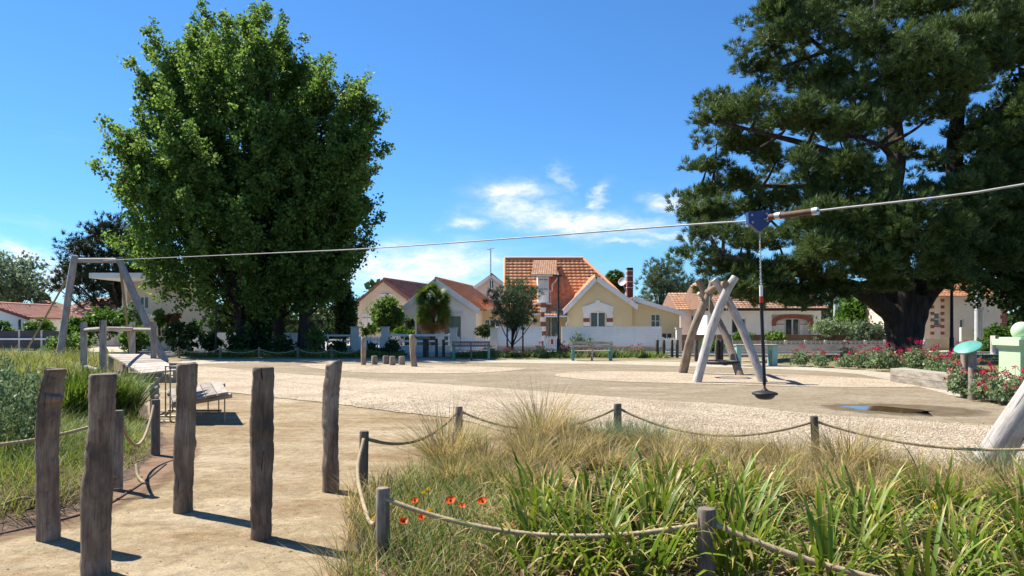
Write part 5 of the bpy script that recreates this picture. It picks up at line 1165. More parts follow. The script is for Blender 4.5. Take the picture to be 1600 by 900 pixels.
def picket_fence(label, x0, x1, y, zt_, zb_, step=.15, name='picket_fence', cat='fence'):
    t = thing(name, label, cat, ((x0+x1)/2, y, 0)); n = int((x1-x0)/step); me = None
    for zz in (zb_+.15, zt_-.22): MB().bx(x0, x1, y+.03, y+.07, zz, zz+.08).build('rail', 'whitepaint', t)
    for k in range(n):
        xx = x0+(k+.5)*(x1-x0)/n
        if me is None:
            o_ = MB().prism([(xx-.05,y,zb_), (xx+.05,y,zb_), (xx+.05,y,zt_-.06), (xx,y,zt_), (xx-.05,y,zt_-.06)][::-1], (0,.025,0)).build('picket', 'whitepaint', t); me = (o_.data, xx)
        else: link('picket', me[0], t, loc=(xx-me[1],0,0))
    for xx in (x0-.02, x1+.02): MB().bx(xx-.05, xx+.05, y-.0, y+.1, -.05, zt_+.03).build('post', 'whitepaint', t)
    return t
def pier(a, lb, h=1.42, w=.42, y=DF):
    x = X(a,y); t = thing('gate_pier', lb, 'pillar', (x,y,0)); MB().bx(x-w/2, x+w/2, y-w/2, y+w/2, -.05, h).build('shaft', 'beigewall', t); MB().bx(x-w/2-.04, x+w/2+.04, y-w/2-.04, y+w/2+.04, h+.002, h+.07).build('cap', 'concrete', t)
pvc_fence('white plastic panel fence left of the yellow house gate', X(776.5,DF), X(845,DF), 2, 1.47, .40, DF)
pvc_fence('long white plastic panel fence before the yellow gable', X(879,DF), X(1032,DF), 4, 1.47, .38, DF)
picket_fence('white picket fence behind the shaded turquoise bench', X(715,DF), X(766,DF), DF, .92, .08)
g_ = picket_fence('white picket gate with small red and white plates before the yellow house', X(851,DF), X(871,DF), DF, .98, .1, .11, 'picket_gate', 'gate')
MB().bx(X(853,DF), X(856,DF), DF-.02, DF-.003, .55, .8).build('plate', 'whiteplastic', g_); MB().bx(X(861,DF), X(864.5,DF), DF-.02, DF-.003, .5, .78).build('plate', 'red', g_)
picket_fence('white picket gate beside the dark bollards and the lean-to', X(1036,DF), X(1058,DF), DF, .88, .08, .12, 'picket_gate', 'gate')
for a, lb in ((554.5,'beige gate pier right of the dark cypress'), (602,'beige gate pier below the round topiary tree'), (708.5,'beige gate pier below the green garage door'), (771.5,'beige gate pier at the left end of the white panel fence'), (1060.5,'slim beige gate pier at the picket gate by the lean-to')):
    pier(a, lb, 1.38 if a > 700 else 1.45, .40 if a < 1000 else .3)
def rail_fence(label, x0, x1, y, rails, post_step=2.4):
    t = thing('rail_fence', label, 'fence', ((x0+x1)/2, y, 0)); MB().bx(x0, x1, y-.02, y+.16, -.05, .42).build('base_wall', 'concrete', t)
    for z0_, z1_ in rails: MB().bx(x0, x1, y, y+.06, z0_, z1_).build('rail', 'whitepaint', t)
    n = max(1, int((x1-x0)/post_step))
    for k in range(n+1): xx = x0+.05+(x1-x0-.1)*k/n; MB().bx(xx-.05, xx+.05, y+.062, y+.14, .422, rails[-1][1]+.02).build('post', 'whitepaint', t)
rail_fence('white two-rail garden fence before the white house', X(607.5,DF), X(703,DF), DF, [(.62,.72), (.95,1.08)])
rail_fence('white two-rail garden fence between the cypress and a gate pier', X(510,DF), X(549,DF), DF, [(.62,.72), (.95,1.05)])
def plank_wall(label, a0, a1, zt_, y):
    t = thing('board_fence', label, 'fence', (X((a0+a1)/2,y), y, 0)); x0, x1 = X(a0,y), X(a1,y); n = int((x1-x0)/.2); me = None
    MB().bx(x0, x1, y+.035, y+.07, .2, .3).build('rail', 'whitepaint', t); MB().bx(x0, x1, y+.035, y+.07, zt_-.25, zt_-.15).build('rail', 'whitepaint', t)
    for k in range(n):
        xx = x0+(k+.5)*(x1-x0)/n; hw2 = (x1-x0)/n/2-.008
        if me is None: o_ = MB().bx(xx-hw2, xx+hw2, y, y+.03, -.05, zt_).build('board', 'whitepaint', t); me = (o_.data, xx)
        else: link('board', me[0], t, loc=(xx-me[1],0,0))
plank_wall('long white board fence in the shade behind the left trees', 300, 508, 1.16, DF+.2)
picket_fence('short white picket fence right of the cypress gate pier', X(560.5,DF), X(596.5,DF), DF, .95, .08)
t = thing('grey_fence', 'dark grey panel fence with white rail behind the left meadow', 'fence', (X(70,44), 44, 0))
xg = np.linspace(X(-40,44), X(135,44), 6)
for i in range(5): MB().bx(xg[i]+.06, xg[i+1]-.06, 44, 44.05, .2, 1.25).build('panel', 'greypanel', t)
for xx in xg: MB().bx(xx-.055, xx+.055, 43.98, 44.08, -.05, 1.3).build('post', 'concrete', t)
MB().bx(xg[0], xg[-1], 43.9, 43.975, .72, .82).build('rail', 'whitepaint', t)

# ================================================================== TREES
def crown_points(prof, n, cx, cy, yscale=.8, inner=.35, seed=0, knob=.16):
    """points in an uneven crown. prof: [(z, xleft, xright)] from low to high, metres"""
    r_ = np.random.default_rng(seed); pz = np.array([p[0] for p in prof]); pl_ = np.array([p[1] for p in prof]); pr_ = np.array([p[2] for p in prof])
    out = []
    while sum(len(o) for o in out) < n:
        m = 4*n; z = r_.uniform(pz[0], pz[-1], m); l = np.interp(z, pz, pl_); rr = np.interp(z, pz, pr_)
        half = (rr-l)/2; keep = r_.uniform(0, 1, m) < (half/half.max())**1.3
        z, l, rr, half = z[keep], l[keep], rr[keep], half[keep]; a = r_.uniform(0, 2*np.pi, len(z)); u = r_.uniform(inner**2, 1, len(z))**.5
        kn = 1+knob*(np.sin(3*a+z*1.1+seed)+.8*np.sin(5*a-z*1.9+2*seed)+.7*np.sin(z*3.1+a*2+seed))/2.0
        kn = np.minimum(kn, 1.12); x = (l+rr)/2+half*u*kn*np.cos(a); y = cy+half*yscale*u*kn*np.sin(a)
        out.append(np.stack([x, y, z], 1))
    return np.concatenate(out)[:n]
def clumps(Cn, sub, per, r1, r2, flat=.8, seed=0):
    r_ = np.random.default_rng(seed); n = len(Cn)
    S = Cn[:, None, :]+r_.normal(0, 1, (n, sub, 3))*np.array([r1, r1, r1*flat]); S = S.reshape(-1, 3)
    P = S[:, None, :]+r_.normal(0, 1, (len(S), per, 3))*np.array([r2, r2, r2*flat]); return P.reshape(-1, 3)
def boughs(Cn, axis_xy, zc, sub, per, L, w, r2, seed):
    """leafy boughs: sprigs strung along an outward and upward axis, wide at the foot and pointed at the tip"""
    r_ = np.random.default_rng(seed); n = len(Cn); out = Cn-np.array([axis_xy[0], axis_xy[1], 0]); out[:, 2] = 0; out = unit(out)
    ax_ = unit(out*r_.uniform(.3, .95, (n, 1))+np.array([0, 0, 1])*r_.uniform(.55, 1.1, (n, 1))+r_.normal(0, .22, (n, 3)))
    u = r_.uniform(-.5, .62, (n, sub)); Ls = (L*r_.uniform(.7, 1.3, (n, 1))); wd = w*np.clip(1-1.25*np.maximum(u, 0), .12, 1)
    S = Cn[:, None, :]+ax_[:, None, :]*(u*Ls)[..., None]+r_.normal(0, 1, (n, sub, 3))*wd[..., None]; S = S.reshape(-1, 3)
    P = S[:, None, :]+r_.normal(0, 1, (len(S), per, 3))*r2; return P.reshape(-1, 3)
def branches(mb, trunk_top, Cn, k, r0, seed, zmin=3.0, rise=.45):
    r_ = np.random.default_rng(seed); idx = r_.choice(len(Cn), k, replace=False); tt = [Vector(p) for p in trunk_top]
    for i in idx:
        c = Vector(Cn[i]); f = min(.95, max(.28, (c.z-zmin)*.6/(tt[-1].z-zmin))); s_ = tt[0].lerp(tt[-1], f) if len(tt) == 2 else tt[min(len(tt)-1, int(f*(len(tt)-1)))]
        mid = s_.lerp(c, .5)+Vector((0, 0, -(c-s_).length*.08)); rr = r0*(1-.6*f)
        mb.tube(spline([s_, mid, c], 4), list(np.linspace(rr, .02, 9)), 6, False)
def P3(l, d): return [(Z(b, d), X(a0, d), X(a1, d)) for b, a0, a1 in l]
def broad_tree(name, label, px, d, prof, ncl, seed, stems, mat='leaf_broad', size=.24, per=26, sub=5, inner=.4, barkm='bark', nb=20, group=None, r1=.55, r2=.26, zmin=3.0, bough=None):
    base = (X(px, d), d, 0); t = thing(name, label, 'tree', base, group)
    Cn = crown_points(P3(prof, d), ncl, base[0], d, .85, inner, seed, .24 if bough else .16)
    top = Z(prof[-1][0], d); mb = MB(); tr = None
    for k, (dx, dy, r0, lx) in enumerate(stems):
        b0 = Vector((base[0]+dx, d+dy, -.15)); pts = [b0, b0+Vector((lx*.08, 0, 2.0)), b0+Vector((lx*.35, 0, top*.4)), b0+Vector((lx*.7, 0, top*.7)), b0+Vector((lx, 0, top*.93))]
        sp = spline(pts, 5); rad = np.interp(np.linspace(0, 1, len(sp)), [0, .04, .12, .5, 1], [r0*1.45, r0*1.1, r0, r0*.55, .04]); mb.tube(sp, list(rad), 12, False, .07, seed+k)
        branches(mb, sp, Cn, nb//len(stems), r0*.32, seed+k, zmin)
    mb.build('trunk', barkm, t)
    if bough:
        Ex = crown_points(P3(prof, d), ncl//2, base[0], d, .9, .90, seed+50, .14)
        Pl = np.concatenate([boughs(Cn, (base[0], d), 0, *bough, seed), boughs(Ex, (base[0], d), 0, 14, 14, 3.0, .2, .13, seed+1)])
        leafmesh('crown', leaves(Pl, size, .40, .5), mat, t)
    else: leafmesh('crown', leaves(clumps(Cn, sub, per, r1, r2, .85, seed), size, .40, .5), mat, t)
    return t
GT = 'poplar like trees at the left'
broad_tree('poplar_tree', 'tall leafy tree with ivy clad trunk, left and largest of the clump', 400, 40.0,
    [(462,300,440), (440,250,470), (400,222,480), (330,212,480), (260,208,470), (210,212,462), (160,252,452), (110,262,440), (78,290,428), (56,370,415)], 200, 5, [(0,0,.50,.9), (-.75,.4,.34,-2.5)], group=GT, size=.175, bough=(28,19,2.6,.31,.14))
broad_tree('poplar_tree', 'tall leafy tree standing behind the ivy clad one', 438, 43.0,
    [(462,345,515), (400,320,540), (300,290,545), (200,280,525), (130,270,520), (98,268,492), (72,310,450)], 165, 6, [(0,0,.40,-1.5)], group=GT, size=.175, bough=(28,19,2.6,.31,.14))
broad_tree('poplar_tree', 'rightmost leafy tree of the left clump', 472, 41.0,
    [(465,435,525), (430,420,545), (380,430,560), (300,440,570), (240,450,572), (190,480,572), (160,500,565), (140,505,535)], 110, 7, [(0,0,.30,1.2)], group=GT, size=.175, bough=(28,19,2.2,.29,.14))
# ivy on the trunk
t0x, t0d = X(404,39.55), 39.55
zz = rng.uniform(.1, 5.2, 3800); aa = rng.uniform(0, 2*np.pi, 3800); rad = .60+rng.normal(0, .08, 3800); P = np.stack([t0x-.1+rad*np.cos(aa), 40.0+rad*np.sin(aa), zz], 1)
leafmesh('ivy', leaves(P, .16, .5), 'leaf_dark', base=(t0x, 40.0, 0), label='dark ivy climbing the largest left tree trunk', category='ivy')
# tree at the right edge
broad_tree('leafy_tree', 'dark broadleaf tree reaching in from the right edge', 1655, 37.0,
    [(470,1560,1790), (400,1530,1800), (330,1545,1800), (250,1540,1800), (180,1570,1780), (120,1620,1740)], 170, 9, [(0,0,.4,.3)], 'leaf_dark', .22, nb=20, bough=(22,16,2.0,.4,.18))
broad_tree('leafy_tree', 'pale loose tree at the far left horizon', 14, 62.0, [(470,-40,52), (440,-50,55), (418,-40,50), (405,-20,35)], 90, 10, [(0,0,.2,.1)], 'leaf_grey', .26, 20, 4, nb=14, r1=.5)
broad_tree('leafy_tree', 'bright green bush tree behind the pine trunk at its left', 1350, 58.0, [(512,1322,1378), (490,1318,1380), (476,1330,1370), (470,1345,1360)], 60, 12, [(0,0,.15,.1)], 'leaf_bright', .3, 20, 4, nb=8, r1=.4, zmin=.5)
broad_tree('topiary_tree', 'rounded green tree on a slim stem before the beige house', 606, 47.0, [(515,590,622), (498,588,626), (482,590,624), (470,598,612)], 110, 13, [(0,0,.09,.05)], 'leaf_broad', .14, 24, 4, .1, nb=6, r1=.2, r2=.12, zmin=.6)
broad_tree('cypress_tree', 'dark columnar cypress in front of the beige house', 538, 45.0, [(520,527,549), (490,526,550), (465,529,547), (445,535,541)], 80, 14, [(0,0,.12,.02)], 'leaf_dark', .16, 22, 4, .1, nb=6, r1=.2, r2=.13, zmin=.3)

# ---- pines
def needles(Cn, dirs, n_per, L, w, seed, spread=.9):
    r_ = np.random.default_rng(seed); n = len(Cn)*n_per
    c = np.repeat(Cn, n_per, 0); d = np.repeat(dirs, n_per, 0)
    v = unit(d+r_.normal(0, spread*.6, (n, 3))); s_ = unit(np.cross(v, r_.normal(0, 1, (n, 3)))); L_ = (L*r_.uniform(.6, 1.3, n))[:, None]
    o = c+v*r_.uniform(0, .25, (n, 1))*L+r_.normal(0, .04, (n, 3))
    return np.stack([o-s_*w*.5, o+s_*w*.5, o+v*L_], 1)
def pine_sprays(pads, n_tuft, seed, flat=.42):
    """pads: (x,y,z,r): rounded foliage pads made of tufts that point out and up"""
    r_ = np.random.default_rng(seed); Cs = []; Ds = []
    for x, y, z, r in pads:
        k = max(6, int(n_tuft*r*r)); d = unit(r_.normal(0, 1, (k, 3))); u = r_.uniform(.15, 1, (k, 1))**.45
        off = d*u*r*np.array([1, 1, flat]); off[:, 2] += .18*r*np.cos(3*d[:, 0])
        Cs.append(np.array([x, y, z])+off); Ds.append(unit(d*np.array([.9, .9, .5])+np.array([0, 0, .55])))
    return np.concatenate(Cs), np.concatenate(Ds)
d0 = 36.0; tb = Vector((X(1413,d0), d0, 0))
t = thing('great_pine', 'huge old pine with a massive dark trunk and spreading limbs at right', 'tree', tuple(tb))
mb = MB()
def limb(pts, r0, r1, seed, n=12):
    sp = spline([q(a, b, dd) if b is not None else a for a, b, dd in pts], 6); mb.tube(sp, list(np.linspace(r0, r1, len(sp))), n, False, .08, seed); return sp
mb.tube(spline([(tb.x-.05,d0,-.2), (tb.x-.05,d0,.4), q(1413,520,d0), q(1416,490,d0), q(1422,462,d0)], 6), list(np.interp(np.linspace(0,1,25), [0,.1,.3,.65,1], [1.08,.90,.80,.88,.95])), 22, False, .05, 60)
limbs = []
for pts, r0, r1 in [
    ([(1400,500,d0), (1370,470,d0-.6), (1325,446,d0-1.5), (1270,432,d0-2.5), (1200,415,d0-3.5), (1130,400,d0-3.5)], .52, .08),
    ([(1405,490,d0), (1385,450,d0), (1350,420,d0+.8), (1300,395,d0+1.5), (1220,360,d0+2)], .46, .08),
    ([(1418,470,d0), (1402,410,d0-.3), (1392,330,d0-.6), (1402,240,d0-.5), (1392,150,d0), (1376,60,d0), (1365,-60,d0)], .62, .12),
    ([(1430,475,d0), (1450,420,d0+.3), (1488,330,d0+.5), (1492,240,d0+.6), (1500,150,d0+.5), (1520,40,d0), (1530,-80,d0)], .66, .12),
    ([(1435,480,d0), (1470,440,d0-1), (1520,410,d0-2.2), (1590,385,d0-3), (1680,370,d0-3)], .44, .08),
    ([(1400,330,d0), (1350,270,d0-1.2), (1290,235,d0-2), (1200,210,d0-2.6), (1120,190,d0-2.6)], .26, .05),
    ([(1400,300,d0), (1340,265,d0+1.5), (1260,290,d0+2.5), (1160,290,d0+3), (1090,300,d0+3)], .24, .05),
    ([(1400,200,d0), (1350,130,d0-1), (1290,80,d0-2), (1230,30,d0-2.5)], .22, .05),
    ([(1490,300,d0), (1550,260,d0-1.5), (1620,230,d0-2), (1700,200,d0-2)], .28, .06),
    ([(1495,220,d0), (1560,170,d0+1), (1640,110,d0+1)], .24, .06),
    ([(1398,150,d0), (1440,90,d0-1.5), (1480,30,d0-2), (1500,-40,d0-2)], .2, .05),
    ([(1395,380,d0), (1350,370,d0-2.5), (1310,380,d0-4.5), (1280,390,d0-6)], .26, .05),
    ([(1480,350,d0), (1460,330,d0-2.5), (1440,340,d0-5), (1430,350,d0-6.5)], .24, .05),
    ([(1400,260,d0), (1380,230,d0-2.5), (1340,215,d0-4.5)], .2, .05),
    ([(1495,180,d0), (1470,140,d0-2.5), (1440,110,d0-4.5)], .2, .05)]:
    limbs.append(limb(pts, r0, r1, len(limbs)+61))
pads = []
pr = np.random.default_rng(77)
PL = [ # px, py, depth offset, radius: foliage pads read off the crown
 (1215,20,-2,1.7),(1255,55,-3,1.6),(1200,75,0,1.5),(1290,20,0,1.7),(1330,60,-3.5,1.6),(1300,120,-3,1.5),(1235,125,0,1.6),(1180,110,1,1.2),(1350,10,2,1.7),
 (1140,165,0,1.5),(1110,185,-2,1.2),(1180,180,-3,1.6),(1235,185,-3.5,1.5),(1285,190,-4,1.5),(1330,205,-4.5,1.4),(1120,225,1,1.4),(1165,235,0,1.5),(1105,260,1,1.1),(1215,245,1,1.6),(1150,285,2,1.5),(1095,305,2,1.3),(1085,330,-1,1.1),(1130,335,-1,1.4),(1190,320,0,1.5),(1245,310,-1,1.3),
 (1110,365,-2,1.2),(1160,380,-3,1.5),(1100,345,1,1.2),(1215,375,-2,1.3),(1150,420,-3,1.3),(1195,435,-4,1.3),(1240,420,-3,1.4),(1180,462,-3,1.0),(1235,455,-2.5,1.2),(1285,445,-2,1.2),(1125,425,-2,1.0),(1270,400,2,1.4),
 (1290,260,-5,1.5),(1330,270,-5.5,1.6),(1365,290,-5.5,1.4),(1300,300,-5,1.2),(1290,350,-6,1.7),(1335,345,-6,1.6),(1300,390,-6.5,1.6),(1360,380,-6,1.5),(1395,350,-6.5,1.5),(1420,330,-6.5,1.4),(1330,420,-5,1.3),(1375,415,-6,1.4),(1420,400,-6,1.5),(1450,370,-6,1.5),(1460,410,-5,1.4),(1400,445,-4.5,1.0),(1370,450,-4,.9),(1490,440,-3,1.2),
 (1420,70,-4.5,1.6),(1460,95,-5,1.7),(1500,60,-4,1.7),(1440,130,-4.5,1.4),(1500,125,-4.5,1.5),(1540,95,-3,1.6),(1560,50,-2,1.8),(1440,10,-2,1.6),(1500,5,-2,1.7),(1550,0,0,1.8),(1600,20,0,1.9),(1590,90,0,1.8),(1420,175,-3.5,1.1),(1470,170,-4,1.2),(1400,20,2,1.5),(1380,80,3,1.2),
 (1560,190,-1,1.6),(1610,160,-1,1.8),(1600,220,-2,1.7),(1540,230,-2,1.3),(1570,270,-2.5,1.6),(1620,280,-2,1.7),(1540,300,-3,1.4),(1590,330,-3,1.6),(1550,355,-3,1.5),(1500,380,-3,1.4),(1600,390,-3,1.6),(1550,405,-3,1.4),(1510,410,-2.5,1.2),(1640,60,0,1.9),(1660,150,0,2),(1660,240,0,2),(1660,340,-2,2),(1480,260,2,1.0),(1430,240,2,.9),(1350,180,2,1.3),(1310,210,3,1.2),(1280,150,3,1.3),(1450,300,3,1.0),(1340,320,3,1.2),(1128,452,-3,1.1),(1165,448,-3.2,1.2),(1205,472,-3.5,1.0),(1255,473,-3,1.0),(1305,462,-2.5,.9),(1335,150,-4,1.3),(1372,180,-4.5,1.2),(1388,118,-4,1.2),(1520,335,-4,1.4),(1472,298,-5,1.2),(1092,400,-2.5,1.1)]
for a, b, dd, r in PL:
    dep = d0+dd; c = Vector(q(a, b, dep)); pads.append((c.x, c.y, c.z, r*.92))
    pads.pop()
    for _ in range(13):
        o = unit(pr.normal(0, 1, 3))*pr.uniform(.3, 1.05); pads.append((c.x+o[0]*r*1.08, c.y+o[1]*r*.9, c.z+o[2]*r*.36+.12*r*(1-abs(o[0])), r*pr.uniform(.26, .42)))
    # a bough from the nearest limb carries every pad
    best = min((p for L_ in limbs for p in L_[4:]), key=lambda p: (p-c).length+abs(min(0, c.z-p.z))*2)
    mb.tube(spline([best, best.lerp(c, .55)+Vector((0,0,-.15)), c], 4), list(np.linspace(.10, .025, 9)), 6, False)
PL2 = [(pr.uniform(1200,1620), pr.uniform(-20,430)) for _ in range(48)]
for a, b in PL2:
    c = Vector(q(a, b, d0+pr.uniform(-3,4)))
    for _ in range(3): o = pr.normal(0, .5, 3); pads.append((c.x+o[0]*1.3, c.y+o[1], c.z+o[2]*.7, pr.uniform(.35,.65)))
for a in range(8, len(PL)+200, 7): pads.append((tb.x+pr.uniform(-7, 9), d0+pr.uniform(1.5, 6), pr.uniform(6, 19), pr.uniform(.6, 1.1)))
mb.build('trunk', 'bark', t)
Cs, Ds = pine_sprays(pads, 105, 5, .7)
leafmesh('crown', needles(Cs, Ds, 20, .24, .034, 8, .6), 'needle', t)
# far and small pines
def small_pine(name, label, px, d, prof, ncl, seed, mat, L=.25, w=.04, per=18, tr=.12, lean=0.0, tuft=30, inner=.1, rr=(.35,.6)):
    base = (X(px, d), d, 0); t = thing(name, label, 'tree', base); r_ = np.random.default_rng(seed)
    Cn = crown_points(P3(prof, d), ncl, base[0], d, .9, inner, seed, .25); top = Z(prof[-1][0], d)
    pads = [(c[0], c[1], c[2], r_.uniform(*rr)) for c in Cn]; Cs, Ds = pine_sprays(pads, tuft, seed, .7); mb = MB()
    sp = spline([(base[0], d, -.1), (base[0]+lean*.3, d, top*.35), (base[0]+lean, d, top*.93)], 6); mb.tube(sp, list(np.linspace(tr, .03, len(sp))), 8, False, .06, seed); branches(mb, sp, Cn, min(ncl, 22), tr*.4, seed, .8)
    mb.build('trunk', 'bark', t); leafmesh('crown', needles(Cs, Ds, per, L, w, seed), mat, t); return t
small_pine('young_pine', 'young sparse pine with two stakes before the orange roofed house', 800, 37.0, [(517,785,815), (500,772,836), (475,766,842), (460,772,846), (447,785,832), (440,795,812)], 84, 21, 'needle_blue', .2, .032, 20, .08, .1, 60, .1, (.24,.42))
t_st = [(792.5,'wooden stake left of the young pine trunk'), (817,'wooden stake right of the young pine trunk')]
for a, lb in t_st: MB().tube([(X(a,36.8),36.8,-.1), (X(a,36.8),36.8,Z(511,36.8))], .04, 8).build('tree_stake', 'darkwood', base=(X(a,36.8),36.8,0), label=lb, category='stake')
small_pine('far_pine', 'dark green pine behind the lean-to of the yellow house', 1033, 66.0, [(480,1000,1072), (460,998,1076), (440,1000,1072), (420,1008,1060), (406,1022,1045)], 90, 22, 'needle_blue', .34, .05, 16, .25, 0, 14, .1, (.6,1.0))
small_pine('far_pine', 'dark rounded pine right beside the far house gable', 1076, 72.0, [(480,1055,1100), (455,1052,1100), (440,1062,1092)], 40, 23, 'needle_dark', .36, .055, 16, .2, 0, 12, .1, (.6,1.0))
small_pine('umbrella_pine', 'large dark spreading pine behind the flat roofed house', 192, 60.0, [(478,150,205), (455,100,225), (430,92,240), (405,97,240), (380,118,240), (355,140,235), (344,165,210)], 190, 24, 'needle_dark', .36, .055, 18, .55, -.6, 15, .2, (.7,1.2))
small_pine('far_pine', 'dark pine behind the pine trunk and far utility pole', 1325, 74.0, [(505,1280,1370), (480,1278,1365), (460,1290,1350), (452,1300,1340)], 60, 25, 'needle_dark', .36, .055, 16, .2, 0, 12, .1, (.7,1.1))
# ---- palms
def palm(name, label, px, d, puffs, tr, group=None):
    base = (X(px, d), d, 0); t = thing(name, label, 'palm', base, group); zt_ = max(Z(p[1], d) for p in puffs)
    MB().tube([(base[0], d, -.1), (base[0], d, zt_*.5), (base[0], d, zt_)], [tr*1.1, tr, tr*.8], 10, False, .1, 3).build('trunk', 'bark', t)
    for (a, b, r_px, dry) in puffs:
        c = np.array(q(a, b, d)); r = r_px/F*d; n = 70; dirs = sphere_dirs(n); dirs[:, 2] = dirs[:, 2]*.8+.15; dirs = unit(dirs); parts = []
        for k in range(n):      # every fan: a stalk and a half circle of pointed leaflets
            hub = c+dirs[k]*r*.5; m = 17; ax_ = unit(np.cross(dirs[k], sphere_dirs(1)[0])); ang = np.linspace(-1.5, 1.5, m)
            dv = np.cos(ang)[:, None]*dirs[k]+np.sin(ang)[:, None]*ax_; s_ = unit(np.cross(dv, np.cross(dirs[k], ax_)))*.034*max(1, d/30); L_ = (r*.62*(1-.12*np.abs(ang)))[:, None]
            tip = hub+dv*L_; tip[:, 2] -= .22*r; parts.append(np.stack([hub-s_, hub+s_, tip], 1)); st = unit(np.cross(dirs[k], [0, 0, 1]))*.02; parts.append(np.stack([c-st, c+st, hub], 0)[None])
        V = np.concatenate(parts); low = (V[:, 2, 2] < c[2]-.68*r)
        leafmesh('crown', V[~low], 'palm', t); leafmesh('dead_fronds', V[low], 'palm_dry', t)
    return t
palm('fan_palm', 'shaggy fan palm before the white gabled house, double headed', 676, 44.6, [(676,464,30,0), (678,490,31,0)], .17)
palm('fan_palm', 'fan palm peeking over the roof beside the satellite dish', 963, 58.0, [(961,433,16,0), (966,448,14,1)], .18)
palm('fan_palm', 'small dark palm silhouette at the far left skyline', 65, 66.0, [(65,466,13,0)], .2)
# ---- shrubs and hedges
def shrub(name, label, px, py, rx, ry, d, mat, n=1500, size=.10, flat=None, group=None, seed=None, stems=True, cat='shrub'):
    c = np.array(q(px, py, d)); a = rx/F*d; b = ry/F*d; r_ = np.random.default_rng(int(px*7+py) if seed is None else seed)
    k = max(10, n//40); dirs = unit(r_.normal(0, 1, (k, 3))); Cn = c+dirs*(r_.uniform(.45, .9, (k, 1)))*np.array([a, min(a, 1.2), b])
    P = clumps(Cn, 3, 14, a*.12+.03, .07, .9, int(px)); P = P[P[:, 2] > .03]
    t = thing(name, label, cat, (c[0], d, 0), group); leafmesh('foliage', leaves(P, size, .42), mat, t)
    if stems:
        mb = MB()
        for i in range(7): mb.tube([(c[0]+r_.normal(0, .1), d, -.05), tuple((np.array([c[0], d, 0])+Cn[i])/2), tuple(Cn[i])], [.03, .02, .008], 5, False)
        mb.build('stem', 'bark', t)
    return t
SH = [
 ('dark rounded shrub just right of the wooden deck',280,525,30,24,38.5,'leaf_dark',2600,.13),
 ('low dark shrub between the deck and the ivy trunk',327,532,18,16,38.3,'leaf_dark',1200,.13),
 ('spiky dark shrub left of the ivy covered trunk',372,535,18,20,38.3,'leaf_dark',1300,.13),
 ('rounded dark shrub right of the ivy covered trunk',443,541,20,15,38.4,'leaf_dark',1300,.13),
 ('upright green shrub below the rightmost left tree',495,532,17,25,38.5,'leaf_broad',1700,.13),
 ('thin shrub in the shade below the cypress',527,545,14,14,38.4,'leaf_dark',800,.13),
 ('purple dark low bush left of the leaning play post',614,547,20,13,37.4,'leaf_dark',1200,.12),
 ('small dark bush between the play posts',583,548,12,12,37.4,'leaf_dark',800,.12),
 ('bright green bush at the porch of the white house',632,520,16,7,45.4,'leaf_bright',700,.13),
 ('green bush below the topiary tree',577,516,14,8,45.6,'leaf_broad',700,.13),
 ('dense box hedge beside the white panel fence',757,518,15,9,44.4,'leaf_dark',1700,.11),
 ('bright leafy shrub behind the deck rail',165,505,34,26,40.5,'leaf_bright',3000,.15),
 ('silvery shrub behind the zip line stay',205,495,24,20,42.5,'leaf_grey',2000,.15),
 ('wide bright shrub left of the zip line leg',125,515,26,22,39.5,'leaf_bright',2200,.15),
 ('dense green shrub right behind the deck',212,528,24,20,38.5,'leaf_broad',2000,.14),
 ('green shrub between the white cottage and the salmon roof',48,492,18,16,50.0,'leaf_broad',1300,.17),
 ('low yellow green hedge before the white cottage',58,512,26,8,45.2,'leaf_bright',1500,.14),
 ('low bush at the far left edge',4,516,14,14,44.4,'leaf_bright',900,.14),
 ('dark low shrub behind the left zip line leg',105,540,36,14,37.6,'leaf_broad',2400,.13),
 ('tall narrow green bush beside the flat roofed house',249,497,8,16,46.0,'leaf_bright',900,.14),
 ('russet shrub before the flat roofed house',270,500,13,8,46.5,'leaf_rust',900,.14),
 ('yellow green bush before the flat roofed house wall',305,512,13,9,46.2,'leaf_bright',900,.14),
 ('large dark hedge left of the ivy covered trunk',355,500,34,26,46.0,'leaf_dark',3000,.16),
 ('olive grey tree-like shrub right of the third trunk',490,500,18,22,46.0,'leaf_grey',1600,.16),
 ('dark hedge behind the clump trunks',430,505,38,20,47.0,'leaf_dark',2600,.16),
 ('trimmed pale topped hedge right of the brick arch',1292,512,30,9,44.0,'leaf_valerian',2400,.12),
 ('grey green hedge left of the huge pine trunk',1355,517,36,11,43.8,'leaf_grey',2400,.13),
 ('climbing shrub on the brown wall behind the zip seat',1212,528,14,12,44.0,'leaf_broad',1000,.13),
 ('small green shrub over the brown wall behind the swing',1160,524,12,7,44.0,'leaf_bright',700,.12),
 ('square green hedge behind the mint pillar',1555,525,26,16,44.5,'leaf_bright',2200,.14),
 ('green bush left of the white utility cabinet',1541,540,10,14,42.0,'leaf_broad',900,.13),
 ('green garden patch behind the swing poles',1110,540,20,10,41.8,'leaf_bright',900,.13),
 ('leafy weeds below the white panel fence',905,532,22,8,41.9,'leaf_grey',500,.12),
]
for lb, px, py, rx, ry, d, mt, n, sz in SH: shrub('shrub', lb, px, py, rx, ry, d, mt, n, sz, group=None)
# far-off mass of trees closing the view behind the houses
Cn = []
for i in range(700):
    a = rng.uniform(-.9, .9); d = rng.uniform(84, 110); h = 3.2+1.1*math.sin(a*23)+.9*math.sin(a*61+1); Cn.append((a*d, d, rng.uniform(.2, h)))
P = clumps(np.array(Cn), 4, 14, 1.0, .5, .7, 3); leafmesh('far_woodland', leaves(P, .75, .5), 'leaf_dark', kind='stuff', label='far-off belt of dark trees behind the houses', category='trees')

